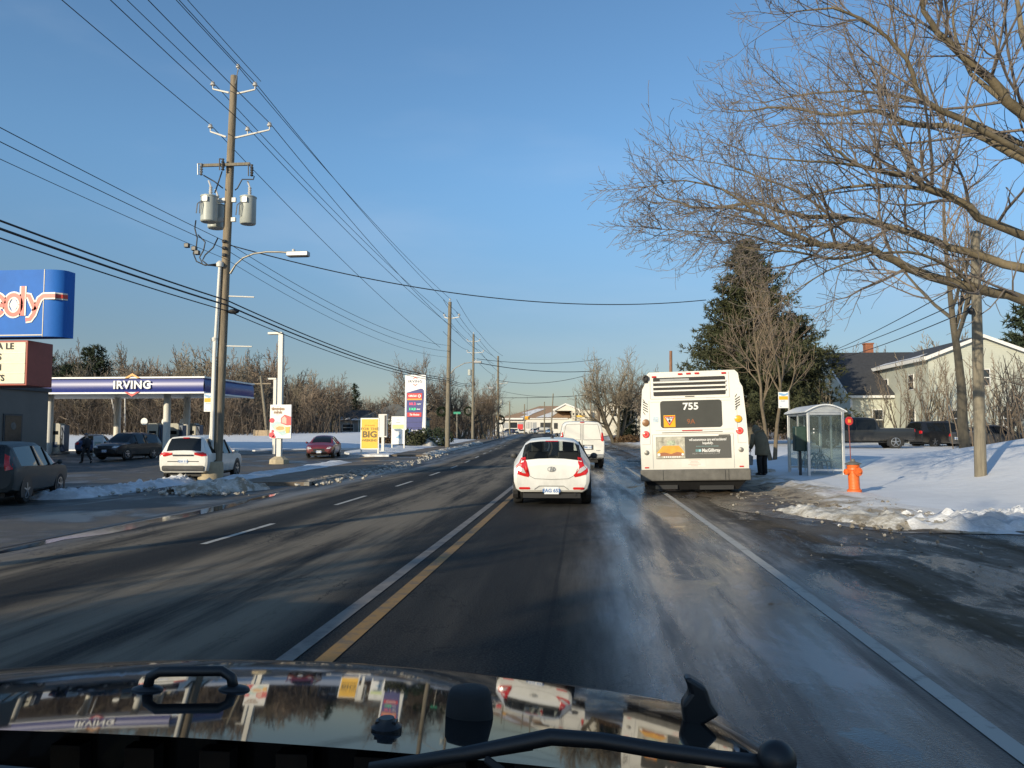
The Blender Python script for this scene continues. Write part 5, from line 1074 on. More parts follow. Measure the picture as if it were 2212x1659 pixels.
for i, (pa, pb) in enumerate((((2103, 600), (1780, 765)), ((2100, 640), (1800, 760)), ((2098, 668), (1795, 778)))):
    cable('service_wire', W(pa[0], pa[1], 22.5), W(pb[0], pb[1], 52), .15, .016, '%s wire from the grey pole down to the pale green house' % ('upper', 'middle', 'lowest')[i])
# far traffic lights
m_tl = MT('traffic_yellow', (.75, .36, .02), .5, var=.05)
for px, py, lb in ((1078, 903, 'small yellow traffic signal at the far junction, by the pole'), (1139, 903, 'small yellow traffic signal hanging before the brown roof')):
    c_ = W(px, py, 200); r = thing('traffic_signal', lb, 'traffic signal', c_); m = MB(); m.box(-.6, .6, -.2, .2, -.45, .45); m.build('housing', m_tl, r, bevel=.05); m = MB(); m.tube([(0, 0, .45), (0, 0, 5.3)], .04, 5); m.build('hanger', m_dgrey, r); m = MB(); m.box(.25, .55, -.24, -.2, -.3, .3); m.build('lens', m_dgrey, r)
# ---------------------------------------------------------------- houses
def gable(m, x0, x1, y0, y1, ze, zr, ov=.3, th=.16, axis='y'):
    """two roof slabs; the ridge runs along the named axis"""
    if axis == 'y':
        xm = (x0 + x1) / 2; k = (zr - ze) / (xm - x0)
        for s_, xa in ((-1, x0), (1, x1)):
            e = (xa + s_ * ov, ze - k * ov); m.prism([(e[0], y0 - ov, e[1]), (xm, y0 - ov, zr), (xm, y0 - ov, zr + th), (e[0], y0 - ov, e[1] + th)], (0, y1 - y0 + 2 * ov, 0))
    else:
        ym = (y0 + y1) / 2; k = (zr - ze) / (ym - y0)
        for s_, ya in ((-1, y0), (1, y1)):
            e = (ya + s_ * ov, ze - k * ov); m.prism([(x0 - ov, e[0], e[1]), (x0 - ov, ym, zr), (x0 - ov, ym, zr + th), (x0 - ov, e[0], e[1] + th)], (x1 - x0 + 2 * ov, 0, 0))
def win(parent, x, y, z0, z1, w_, face='-y', nm='window', shut=False):
    f = MB(); t = .07
    def bx(a, b, c, d, o, dpt): 
        if face == '-y': f.box(a, b, y - o, y - o + dpt, c, d)
        else: f.box(x - o, x - o + dpt, a, b, c, d)
    c0 = x if face == '-y' else y
    bx(c0 - w_ / 2 - t, c0 + w_ / 2 + t, z0 - t, z1 + t, .05, .1); o = f.build(nm, m_trim, parent)
    f = MB(); bx(c0 - w_ / 2, c0 + w_ / 2, z0, z1, .062, .05); f.build('pane', m_wglass, o)
    f = MB(); bx(c0 - w_ / 2, c0 + w_ / 2, (z0 + z1) / 2 - .03, (z0 + z1) / 2 + .03, .085, .03); f.build('sash_bar', m_trim, o)
r = thing('pale_green_house', 'two storey pale green house with white trimmed gable behind the parked pickup', 'house', (25, 62, .9))
m = MB(); m.prism([(0, 0, -.6), (7.6, 0, -.6), (7.6, 0, 6.3), (3.8, 0, 7.75), (0, 0, 6.3)], (0, 12.7, 0)); m.build('wall', m_siding, r)
m = MB(); gable(m, 0, 7.6, 0, 12.7, 6.3, 7.75, .35); m.build('roof', m_shingle, r)
m = MB(); k = 1.45 / 3.8
for s_ in (-1, 1): m.prism([(3.8 + s_ * 4.18, -.39, 6.3 - k * .38 - .12), (3.8, -.39, 7.70), (3.8, -.39, 7.94), (3.8 + s_ * 4.18, -.39, 6.3 - k * .38 + .16)][::s_], (0, .04, 0))
m.box(-.42, -.30, -.35, 13.0, 6.06, 6.34); m.tube([(-.4, 12.6, 5.8), (-.1, 12.6, 5.4), (-.06, 12.6, .2)], .05, 5); m.build('white_trim', m_trim, r)
m = MB(); m.add([(-.2, 1, 6.42), (-.2, 11, 6.42), (.5, 10, 6.69), (.3, 4, 6.61), (.9, 2.2, 6.84)], [(0, 1, 2, 3, 4)]); m.build('roof_snow', m_snow2, r)
for y in (3.2, 8.6):
    win(r, 0, y, 4.1, 5.2, .9, '-x'); win(r, 0, y, 1.1, 2.5, 1.0, '-x')
for x, z in ((2.0, 1.2), (5.6, 1.2), (3.8, 4.2)): win(r, x, 0, z, z + 1.15, .9)
m = MB(); m.box(-3.4, -.01, 7, 20.9, -.6, 3.95); m.prism([(-3.4, 7, 3.95), (-3.4, 14, 7.9), (-3.4, 20.9, 3.95)], (.18, 0, 0)); m.build('wing_wall', m_siding, r)
m = MB(); gable(m, -3.4, 4.0, 7, 20.9, 3.95, 7.9, .3, axis='x'); m.build('wing_roof', m_shingle, r)
m = MB(); kk = 3.65 / 5.95; m.prism([(-3.74, 6.68, 3.65), (-3.74, 13.95, 7.82), (-3.74, 13.95, 8.02), (-3.74, 6.68, 3.88)], (.04, 0, 0)); m.box(-3.7, -.05, 6.60, 6.68, 3.60, 3.80); m.box(-3.46, -3.3, 6.93, 7.0, -.5, 3.6); m.build('wing_trim', m_trim, r)
win(r, -1.3, 7, 1.0, 2.6, .75)
m = MB(); m.box(.4, 1.1, 14.6, 15.3, 6.9, 8.9); m.box(.34, 1.16, 14.54, 15.36, 8.9, 9.02); m.build('chimney', m_brick, r)
m = MB(); m.add([(-4.5, 10.3, 7.4), (-1, 10.3, 7.4)], []); 
# houses beyond the snow field
c0 = W(775, 905, 118); c1 = W(905, 905, 118); gz = H(c0.x, 112); r = thing('mint_bungalow', 'mint green bungalow with grey hip roof behind the price sign', 'house', (c0.x, 118, gz - .6)); wx = c1.x - c0.x; ze = c0.z - gz + .6; zr = W(838, 873, 122).z - gz + .6
m = MB(); m.box(0, wx, 0, 8, -.5, ze); m.build('wall', m_siding2, r)
m = MB(); m.add([(-.4, -.4, ze), (wx + .4, -.4, ze), (wx + .4, 8.4, ze), (-.4, 8.4, ze), (wx * .46, 4, zr), (wx * .55, 4, zr)], [(0, 1, 5, 4), (1, 2, 5), (2, 3, 4, 5), (3, 0, 4), (3, 2, 1, 0)]); m.build('roof', m_shingleg, r)
m = MB(); m.box(-.4, wx + .4, -.46, -.36, ze - .2, ze + .02); m.box(-.06, .06, -.06, .0, -.4, ze - .2); m.build('white_trim', m_trim, r)
for x in (.30, .60, .80): win(r, wx * x, 0, ze - 1.9, ze - .55, 1.3)
m = MB(); wl = c0.x - W(690, 905, 118).x; m.box(-wl, -.05, .6, 7, -.5, ze - .15); m.build('wing_wall', MT('weathered_grey_wall', (.33, .31, .29), .8, var=.3, scale=1.2), r)
m = MB(); zr2 = W(740, 886, 121).z - gz + .6; m.prism([(-wl - .4, .2, ze - .2), (-wl - .4, 3.8, zr2), (-wl - .4, 7.4, ze - .2)], (wl + 1.2, 0, 0)); m.build('wing_roof', m_shingle, r)
m = MB()
for a_, b_, t0, t1 in ((.0, .12, 0, .75), (.45, .58, .02, .3), (.6, .72, .05, .25), (.75, .98, .0, .18)):
    f_ = lambda t: (.2 + 3.6 * t - .03, ze - .2 + (zr2 - ze + .2) * t + .03)
    y0_, z0_ = f_(t0); y1_, z1_ = f_(t1); m.add([(-wl - .3 + (wl + .6) * a_, y0_, z0_), (-wl - .3 + (wl + .6) * b_, y0_, z0_), (-wl - .3 + (wl + .6) * (b_ + .02), y1_, z1_), (-wl - .3 + (wl + .6) * (a_ + .06), y1_, z1_)], [(0, 1, 2, 3)])
m.build('roof_snow', m_snow2, r); win(r, -wl * .3, .6, .9, 1.9, 1.6)
c0 = W(640, 945, 122); gz = H(c0.x, 112); r = thing('brick_shed', 'low brown brick shed beside the mint bungalow', 'shed', (c0.x, 122, gz - .5)); m = MB(); m.box(0, 4.4, 0, 4, -.3, 2.4); m.build('wall', m_brick, r); m = MB(); m.prism([(-.3, -.3, 2.4), (4.7, -.3, 2.4), (4.7, 2, 3.3), (-.3, 2, 3.3)], (0, 0, .1)); m.build('roof', m_shingle, r); m = MB(); m.box(2.8, 3.9, -.05, .02, -.2, 1.8); m.build('door', m_dgrey, r)
c0 = W(548, 946, 90); r = thing('plank_wall', 'low tan plank wall along the edge of the snow field', 'wall', (c0.x, 90, H(c0.x, 90))); m = MB(); m.box(0, W(612, 946, 90).x - c0.x, -.1, .1, -.2, .75); m.build('planks', MT('tan_planks', (.36, .27, .17), .8, var=.2, scale=5), r); m = MB(); [m.box(x - .08, x + .08, -.16, -.1, -.2, .82) for x in (.1, 1.7, 3.2)]; m.build('post', m_wood, r)
# the long building at the far junction
YB = 285; sc = YB / FPX; cB = W(1070, 931, YB); r = thing('brown_roof_building', 'long white building with a brown snow patched roof at the end of the road', 'building', (cB.x, YB, cB.z - .6))
X_ = lambda z_: W(1058.4 + z_ * .1335, 900, YB).x - cB.x; Z_ = lambda z_: W(1150, 849.6 + z_ * .1335, YB).z - cB.z + .6
m = MB(); m.box(X_(90), X_(1330), 0, 26, -1.5, Z_(405)); m.build('wall', MT('far_white_wall', (.62, .60, .55), .7, var=.08), r)
ze = Z_(400)
def rp(xz, t): return (X_(xz), -.5 + 15 * t, ze + (Z_(185) - ze) * t + .02)
m = MB(); m.add([rp(180, 0), rp(1300, 0), rp(1280, 1), rp(760, 1), rp(560, .62)], [(0, 1, 2, 3, 4)]); m.add([rp(180, 0), rp(560, .62), rp(760, 1), (X_(760), 27, ze), (X_(180), 27, ze)], [(4, 3, 2, 1, 0)]); m.add([rp(1280, 1), rp(760, 1), (X_(760), 27, ze), (X_(1280), 27, ze)], [(0, 1, 2, 3)]); m.build('roof', m_shingleb, r)
def snowpatch(pts, nm='roof_snow'):
    m = MB(); m.add([(lambda q: (q[0], q[1] - .06, q[2] + .14))(rp(x, t)) for x, t in pts], [tuple(range(len(pts)))]); m.build(nm, m_snow2, r)
snowpatch([(480, .02), (580, .0), (690, .33), (880, .74), (740, .74), (480, .36), (600, .30)]); snowpatch([(740, .0), (980, .02), (1130, .55), (1010, .5)])
m = MB(); m.box(X_(170), X_(540), -1.6, 0, Z_(425), Z_(400)); m.box(X_(540), X_(1260), -.6, 0, Z_(415), Z_(402)); m.build('eaves', m_trim, r)
for a_, b_, c_, d_, mt_, nm in ((205, 295, 470, 560, m_grey, 'shutter'), (455, 540, 465, 560, m_grey, 'shutter'), (690, 750, 470, 570, m_grey, 'shutter'), (815, 985, 475, 575, m_ink, 'garage_door'), (1035, 1095, 480, 575, m_ink, 'garage_door'), (325, 440, 470, 560, m_wglass, 'window'), (590, 600, 465, 570, m_grey, 'strip'), (615, 625, 465, 570, m_grey, 'strip'), (640, 650, 465, 570, m_grey, 'strip'), (665, 675, 465, 570, m_grey, 'strip')):
    m = MB(); m.box(X_(a_), X_(b_), -.12, .1, Z_(d_), Z_(c_)); m.build(nm, mt_, r)
m = MB(); m.prism([(X_(1045), -2, Z_(285)), (X_(1460), -2, Z_(285)), (X_(1225), -2, Z_(190))], (0, 16, 0)); m.build('gable_wall', MT('cream_gable', (.66, .63, .55), .7, var=.06), r)
m = MB(); [m.prism([(X_(xa), -2.5, Z_(290)), (X_(1225), -2.5, Z_(190) + .05), (X_(1225), -2.5, Z_(190) + .55), (X_(xa) + (-.6 if xa < 1225 else .6), -2.5, Z_(290) + .4)][::s_], (0, 16.5, 0)) for xa, s_ in ((1040, 1), (1465, -1))]; m.build('gable_roof', m_trim, r)
m = MB(); m.box(X_(1325), X_(1620), -4, 8, -1.5, Z_(285)); m.box(X_(1620), X_(1740), -1, 8, -1.5, Z_(290)); an = m.build('annex', MT('cream_annex', (.60, .55, .44), .7, var=.08), r)
for a_ in (1340, 1400, 1455, 1510): m = MB(); m.box(X_(a_), X_(a_ + 25), -4.08, -3.9, Z_(360), Z_(325)); m.build('window', m_wglass, an)
m = MB(); m.box(X_(1390), X_(1530), -4.2, -3.9, Z_(388), Z_(362)); m.build('yellow_sign', MT('far_yellow', (.80, .46, .05), .5, var=.05), an)
cq = W(1124, 920, 270); r2 = thing('red_panel', 'small red panel outside the brown roofed building', 'sign', (cq.x, 270, H(cq.x, 270))); m = MB(); m.box(-.9, .9, -.2, .2, .8, 3.2); m.box(-.1, .1, -.1, .1, 0, .8); m.build('panel', m_redp, r2, bevel=.05)
# far houses glimpsed between trees
for px, py, Y, w_, h_, lb, mt_ in ((1345, 880, 165, 9, 6.5, 'pale house glimpsed between the bare trees above the small conifer', m_siding3),):
    p = W(px, py, Y); g_ = H(p.x, Y); r = thing('far_house', lb, 'house', (p.x, Y, g_)); zz = p.z - g_; m = MB(); m.prism([(-w_ / 2, 0, -.5), (w_ / 2, 0, -.5), (w_ / 2, 0, zz), (0, 0, zz + 2.2), (-w_ / 2, 0, zz)], (0, 8, 0)); m.build('wall', mt_, r); m = MB(); gable(m, -w_ / 2, w_ / 2, 0, 8, zz, zz + 2.2); m.build('roof', m_shingle, r); win(r, -w_ * .2, 0, zz - 1.8, zz - .6, 1.1); win(r, w_ * .2, 0, zz - 1.8, zz - .6, 1.1)

# ---------------------------------------------------------------- bus stop, hydrant
Ysf = 28.2; pa = W(1748, 1027, Ysf); pb = W(1823, 1027, Ysf); pc_ = W(1711, 1021, 30.8); wS = pb.x - pa.x; x_off = pa.x
r = thing('bus_shelter', 'glass bus shelter with barrel roof and pale metal frame beside the bus', 'bus shelter', (pa.x, Ysf, H(pa.x, Ysf) + .05)); D = 2.7; hS = 2.14
for x in (0, wS):
    for y in (0, D): m = MB(); m.box(x - .045, x + .045, y - .045, y + .045, -.1, hS); m.build('frame_post', m_alu, r, bevel=.01)
m = MB()
for y in (0, D): m.box(.05, wS - .05, y - .03, y + .03, hS - .10, hS - .03); m.box(.05, wS - .05, y - .02, y + .02, .14, .2)
for x in (0, wS): m.box(x - .03, x + .03, .05, D - .05, hS - .10, hS - .03)
m.box(wS * .5 - .02, wS * .5 + .02, D - .03, D + .03, .1, hS); m.box(-.03, .03, D * .5 - .03, D * .5 + .03, .1, hS); m.box(wS - .03, wS + .03, D * .5 - .03, D * .5 + .03, .1, hS); m.build('frame_rails', m_alu, r)
m = MB(); ar = [(-.12 + (wS + .24) * i / 12, hS + .02 + .30 * sin(pi * (.06 + .88 * i / 12)) - .05) for i in range(13)]
m.prism([(x, -.14, z) for x, z in ar] + [(x, -.14, z - .045) for x, z in ar[::-1]], (0, D + .28, 0)); ro = m.build('roof', MT('roof_pale', (.62, .64, .66), .4, var=.08), r, smooth=30)
m = MB(); m.plate([(x, z - .045) for x, z in ar] + [(ar[-1][0], hS - .02), (ar[0][0], hS - .02)], -.02, .03); m.build('roof_end', m_alu, r)
for nm, bx in (('glass_pane', (.05, wS - .05, -.006, .006, .22, hS - .12)), ('glass_pane', (-.006, .006, .06, D * .48, .22, hS - .12)), ('glass_pane', (wS - .006, wS + .006, .06, D - .06, .22, hS - .12)), ('glass_pane', (.05, wS - .05, D - .006, D + .006, .22, hS - .12))):
    m = MB(); m.box(*bx); m.build(nm, m_seeg, r)
m = MB(); [m.box(.16 + i * .0, .20, -.014, -.008, 1.42 + j * .12, 1.46 + j * .12) for i in range(1) for j in range(2)]; m.build('dots', m_white, r)
p = r.location; q = thing('litter_bin', 'dark green litter bin inside the glass bus shelter', 'litter bin', (p.x - .18, p.y + .42, p.z)); m = MB(); m.prism([(-.2, -.2, .80), (.2, -.2, .80), (.2, .2, .80), (-.2, .2, .80)][::-1], (0, 0, .85)); m.build('bin_body', MT('bin_green', (.018, .045, .035), .5, var=.15), q, bevel=.04); m = MB(); m.box(-.04, .04, -.04, .04, -.05, .8); m.build('bin_post', m_dgrey, q)
q = thing('shelter_bench', 'bench with white hoop arms inside the bus shelter', 'bench', (p.x + wS * .60, p.y + 1.6, p.z))
m = MB(); m.box(-.42, .42, -.9, .9, .42, .47); m.build('seat', m_alu, q, bevel=.01)
for y in (-.9, -.3, .3, .9): m = MB(); m.tube([(-.32 + .64 * i / 10, y, .05 + .66 * sin(pi * i / 10) ** .5) for i in range(11)], .028, 6); m.build('hoop', m_white, q, smooth=60)
g_ = W(1707, 1022, 32); g_.z = H(g_.x, 32); r = thing('bus_stop_sign', 'blue, yellow and white bus stop sign on a pole behind the bus shelter', 'bus stop sign', g_); zt = W(1707, 847, 32).z - g_.z
m = MB(); m.tube([(0, 0, -.1), (0, 0, zt + .05)], .04, 6); m.build('post', m_galv, r)
def stopsign(r, x0, x1, z0, z1):
    y = -.06; h = z1 - z0; m = MB(); m.rect(x0, x1, z0, z1, y, .03); pl = m.build('sign_plate', m_white, r)
    m = MB(); m.rect(x0 + .02, x1 - .02, z0 + h * .52, z0 + h * .74, y - .008, .01); m.build('yellow_band', m_amber, pl); m = MB(); m.plate([(x0 + .02, z1 - .02), (x0 + .02, z0 + h * .84), ((x0 + x1) / 2, z0 + h * .74), (x1 - .02, z0 + h * .84), (x1 - .02, z1 - .02), ((x0 + x1) / 2 + .06, z1 - h * .12)][::-1], y - .008, .01); m.build('blue_field', MT('stop_blue', (.25, .42, .62), .5, var=.06), pl)
    m = MB(); m.rect(x0 + .08, x1 - .12, z0 + h * .40, z0 + h * .48, y - .006, .01); m.rect(x0 + .05, x0 + .12, z0 + h * .06, z0 + h * .14, y - .006, .01); m.build('print', MT('stop_print', (.45, .5, .6), .5, var=.3, scale=30), pl)
stopsign(r, -.40, -.02, zt - .62, zt)
g_ = W(456, 1000, 34); g_.z = H(g_.x, 34); r = thing('bus_stop_sign', 'blue, yellow and white bus stop sign half behind the transformer pole', 'bus stop sign', g_); zt = W(456, 850, 34).z - g_.z; m = MB(); m.tube([(0, 0, -.1), (0, 0, zt + .05)], .04, 6); m.build('post', m_galv, r); stopsign(r, -.36, .06, zt - .80, zt)
# hydrant
p = G(1846, 1067); p.z += .06; r = thing('fire_hydrant', 'orange fire hydrant on the dirty snow edge with a red round marker', 'fire hydrant', p); r.rotation_euler = (0, radians(-2), radians(20))
m_hyd = MT('hydrant_orange', (.72, .14, .025), .45, var=.15, scale=9, bump=.15)
m = MB(); m.lathe([(.17, -.1), (.17, .04), (.135, .06), (.13, .1), (.128, .50), (.15, .52), (.15, .55), (.14, .58), (.15, .60), (.15, .64), (.11, .66)], 16); m.build('barrel', m_hyd, r, smooth=40)
m = MB(); m.lathe([(.19, .655), (.19, .675), (.12, .70), (.05, .73), (.045, .78), (.02, .785)], 16); m.build('bonnet', MT('hydrant_grey', (.14, .13, .11), .6, var=.2), r, smooth=40)
for ax, rd, ln in (((-1, 0, 0), .06, .22), ((1, 0, 0), .06, .17), ((0, -1, 0), .085, .2)):
    m = MB(); m.lathe([(rd, 0), (rd, ln - .05), (rd * 1.25, ln - .04), (rd * 1.25, ln), (rd * .4, ln + .01), (rd * .4, ln + .05), (.01, ln + .055)], 12, (0, 0, .48), ax); m.build('outlet', m_hyd, r, smooth=40)
m = MB(); m.tube([(.02, .1, .6), (.02, .1, 1.62)], .012, 6); mk = m.build('marker_rod', MT('marker_rod_red', (.22, .06, .05), .6), r)
m = MB(); m.lathe([(.105, 0), (.105, .02)], 20, (.02, .09, 1.70), (0, -1, 0)); dk = m.build('marker_disc', m_redp, mk); m = MB(); m.rect(-.02, .06, 1.66, 1.74, .06, .012); m.build('marker_square', m_orange, dk)
q = G(1664, 1022); bank('snow_lump', [(q.x - .3, q.y + .6), (q.x + .3, q.y + .65)], .6, .3, m_dirtysnow, 'small grey snow lump by the feet of the person at the bus', 44, 10)
# hedges / evergreens round the price sign, planter by the wall etc. are with the plants below

# ---------------------------------------------------------------- people
def person(name, label, loc, rz, J, cloth, skin=(.5, .33, .25)):
    r = thing(name, label, 'person', loc, rz)
    names = list(J); me = bpy.data.meshes.new('body'); vs = [Vector(J[n_][0]) for n_ in names]; ix = {n_: i for i, n_ in enumerate(names)}
    ed = [(ix[J[n_][2]], ix[n_]) for n_ in names if J[n_][2]]; rad = [J[n_][1] for n_ in names]
    for sd in ('l', 'r'):                                    # hands: palm, four fingers and a thumb each
        wv = vs[ix['wrist_' + sd]]; d = (wv - vs[ix['elbow_' + sd]]).normalized(); side = Vector((1 if sd == 'r' else -1, 0, 0)); fwd = d.cross(side).normalized()
        pi_ = len(vs); vs.append(wv + d * .055); rad.append(.028); ed.append((ix['wrist_' + sd], pi_))
        for k, ln in enumerate((.068, .078, .072, .058)):
            o_ = fwd * ((k - 1.5) * .019); a_ = len(vs); vs.append(wv + d * .10 + o_ + side * -.004); rad.append(.010); ed.append((pi_, a_))
            vs.append(vs[a_] + d * ln * .55 - side * .012); rad.append(.009); ed.append((a_, a_ + 1)); vs.append(vs[a_ + 1] + d * ln * .4 - side * .03); rad.append(.008); ed.append((a_ + 1, a_ + 2))
        a_ = len(vs); vs.append(wv + d * .05 - fwd * .045 - side * .012); rad.append(.012); ed.append((pi_, a_)); vs.append(vs[a_] + d * .045 - fwd * .012 - side * .01); rad.append(.010); ed.append((a_, a_ + 1))
    me.from_pydata([tuple(v_) for v_ in vs], ed, []); o = bpy.data.objects.new('body', me); COL.objects.link(o); o.parent = r
    me.materials.append(MT(name + '_skin', skin, .5, var=.05))
    md = o.modifiers.new('Skin', 'SKIN'); sub = o.modifiers.new('Sub', 'SUBSURF'); sub.levels = sub.render_levels = 1
    for i, sv in enumerate(me.skin_vertices[0].data): sv.radius = (rad[i], rad[i]); sv.use_root = (i == 0)
    me.skin_vertices[0].data[0].use_root = True
    V = lambda n_: Vector(J[n_][0])
    h = V('head'); f_ = (V('nose') - h).normalized(); upv = (V('crown') - h).normalized(); sdv = f_.cross(upv)
    m = MB(); [m.ball(h + f_ * .095 + sdv * s_ * .034 + upv * .012, .012, 5) for s_ in (-1, 1)]; m.build('eyes', m_ink, o)
    m = MB(); m.tube([h + f_ * .10 - upv * .055 - sdv * .024, h + f_ * .106 - upv * .058, h + f_ * .10 - upv * .055 + sdv * .024], .006, 4); m.build('mouth', MT('lip', (.35, .14, .12), .5), o)
    m = MB(); [m.ball(h + sdv * s_ * .095, .022, 5, (.5, 1, 1.4)) for s_ in (-1, 1)]; m.build('ears', me.materials[0], o)
    for nm, mt_, chains in cloth:
        m = MB(); [m.tube([(V(p_) if isinstance(p_, str) else Vector(p_)) for p_ in ch], rr_, 12) for ch, rr_ in chains]
        cobj = m.build(nm, mt_, o, smooth=180)
    return r
Jp = dict(pelvis=((0, 0, .90), .12, None), spine=((0, .04, 1.08), .12, 'pelvis'), chest=((0, .15, 1.27), .13, 'spine'), neck=((0, .27, 1.40), .055, 'chest'), head=((0, .35, 1.47), .092, 'neck'), crown=((0, .40, 1.56), .07, 'head'), nose=((0, .455, 1.41), .018, 'head'),
    hip_l=((-.10, 0, .86), .085, 'pelvis'), knee_l=((-.11, .03, .47), .06, 'hip_l'), ankle_l=((-.11, -.02, .08), .045, 'knee_l'), toe_l=((-.12, .16, .04), .04, 'ankle_l'), hip_r=((.10, 0, .86), .085, 'pelvis'), knee_r=((.11, .05, .47), .06, 'hip_r'), ankle_r=((.11, .02, .08), .045, 'knee_r'), toe_r=((.12, .20, .04), .04, 'ankle_r'),
    shoulder_l=((-.18, .19, 1.32), .06, 'chest'), elbow_l=((-.24, .20, 1.04), .045, 'shoulder_l'), wrist_l=((-.20, .34, .86), .03, 'elbow_l'), shoulder_r=((.18, .19, 1.32), .06, 'chest'), elbow_r=((.25, .20, 1.04), .045, 'shoulder_r'), wrist_r=((.22, .33, .84), .03, 'elbow_r'))
m_coat = MT('olive_coat', (.17, .145, .095), .9, var=.2, scale=8, bump=.2); m_trou = MT('black_trousers', (.014, .014, .016), .85, var=.2)
cl = [('coat', m_coat, [([(0, .0, .66), (0, 0, .74), (0, 0, .92), (0, .05, 1.12), (0, .14, 1.28), (0, .22, 1.40)], [.235, .24, .225, .22, .205, .11]), (['shoulder_l', 'elbow_l', (-.205, .32, .89)], [.095, .075, .06]), (['shoulder_r', 'elbow_r', (.222, .31, .87)], [.095, .075, .06]), ([(0, .14, 1.33), (0, .24, 1.42)], [.20, .13])]),
      ('hood', m_coat, [([(0, .20, 1.36), (0, .27, 1.46), (0, .32, 1.55), (0, .36, 1.62)], [.10, .125, .115, .05])]),
      ('trousers', m_trou, [(['hip_l', 'knee_l', (-.11, -.015, .07)], [.11, .085, .075]), (['hip_r', 'knee_r', (.11, .02, .07)], [.11, .085, .075])]), ('boot', m_black, [(['ankle_l', 'toe_l'], [.06, .048])]), ('boot', m_black, [(['ankle_r', 'toe_r'], [.06, .048])])]
g_ = G(1648, 1029); pr = person('person', 'stooping person in an olive hooded coat and black trousers waiting beside the bus', (g_.x, g_.y, g_.z + .02), radians(28), Jp, cl)
pr.scale = (1.06, 1.06, 1.06)
q = pr.location + Vector((-.42, .26, .35)); r = thing('carrier_bag', 'pale carrier bag held by the stooping person beside the bus', 'bag', q); m = MB(); m.prism([(-.13, -.06, 0), (.13, -.06, 0), (.15, -.07, .30), (.05, -.05, .36), (-.06, -.05, .35), (-.15, -.07, .30)], (0, .13, 0)); m.tube([(-.08, 0, .34), (-.05, 0, .47), (.05, 0, .47), (.08, 0, .34)], .008, 4); m.build('bag', MT('bag_grey', (.30, .31, .32), .5, var=.2, scale=9), r, bevel=.03)
Jm = dict(pelvis=((0, 0, .94), .12, None), spine=((0, 0, 1.12), .12, 'pelvis'), chest=((0, .02, 1.34), .135, 'spine'), neck=((0, .02, 1.52), .055, 'chest'), head=((0, .04, 1.64), .09, 'neck'), crown=((0, .03, 1.73), .07, 'head'), nose=((0, .15, 1.63), .018, 'head'),
    hip_l=((-.10, 0, .90), .085, 'pelvis'), knee_l=((-.11, .18, .52), .06, 'hip_l'), ankle_l=((-.11, .20, .09), .045, 'knee_l'), toe_l=((-.12, .38, .05), .04, 'ankle_l'), hip_r=((.10, 0, .90), .085, 'pelvis'), knee_r=((.11, -.02, .50), .06, 'hip_r'), ankle_r=((.11, -.30, .16), .045, 'knee_r'), toe_r=((.12, -.20, .03), .04, 'ankle_r'),
    shoulder_l=((-.20, .0, 1.42), .06, 'chest'), elbow_l=((-.27, -.08, 1.15), .045, 'shoulder_l'), wrist_l=((-.24, .10, .98), .03, 'elbow_l'), shoulder_r=((.20, .0, 1.42), .06, 'chest'), elbow_r=((.27, -.02, 1.14), .045, 'shoulder_r'), wrist_r=((.24, .16, 1.0), .03, 'elbow_r'))
m_jk = MT('black_jacket', (.012, .014, .020), .8, var=.2)
cl = [('jacket', m_jk, [([(0, 0, .86), (0, 0, 1.0), (0, .01, 1.2), (0, .02, 1.38), (0, .02, 1.50)], [.185, .195, .20, .20, .09]), (['shoulder_l', 'elbow_l', (-.245, .07, 1.01)], [.085, .065, .05]), (['shoulder_r', 'elbow_r', (.245, .13, 1.03)], [.085, .065, .05])]),
      ('cap', MT('grey_cap', (.12, .13, .15), .8), [([(0, .03, 1.69), (0, .025, 1.74), (0, .02, 1.77)], [.105, .10, .05]), ([(0, .08, 1.69), (0, .19, 1.675)], [.075, .05])]),
      ('trousers', m_trou, [(['hip_l', 'knee_l', (-.11, .20, .10)], [.10, .075, .06]), (['hip_r', 'knee_r', (.11, -.29, .18)], [.10, .075, .06])]), ('shoe', m_black, [(['ankle_l', 'toe_l'], [.055, .045])]), ('shoe', m_black, [(['ankle_r', 'toe_r'], [.055, .045])])]
g_ = G(186, 1001); person('person', 'man in a dark jacket and grey cap walking across the fuel station lot', (g_.x, g_.y, g_.z), radians(75), Jm, cl)
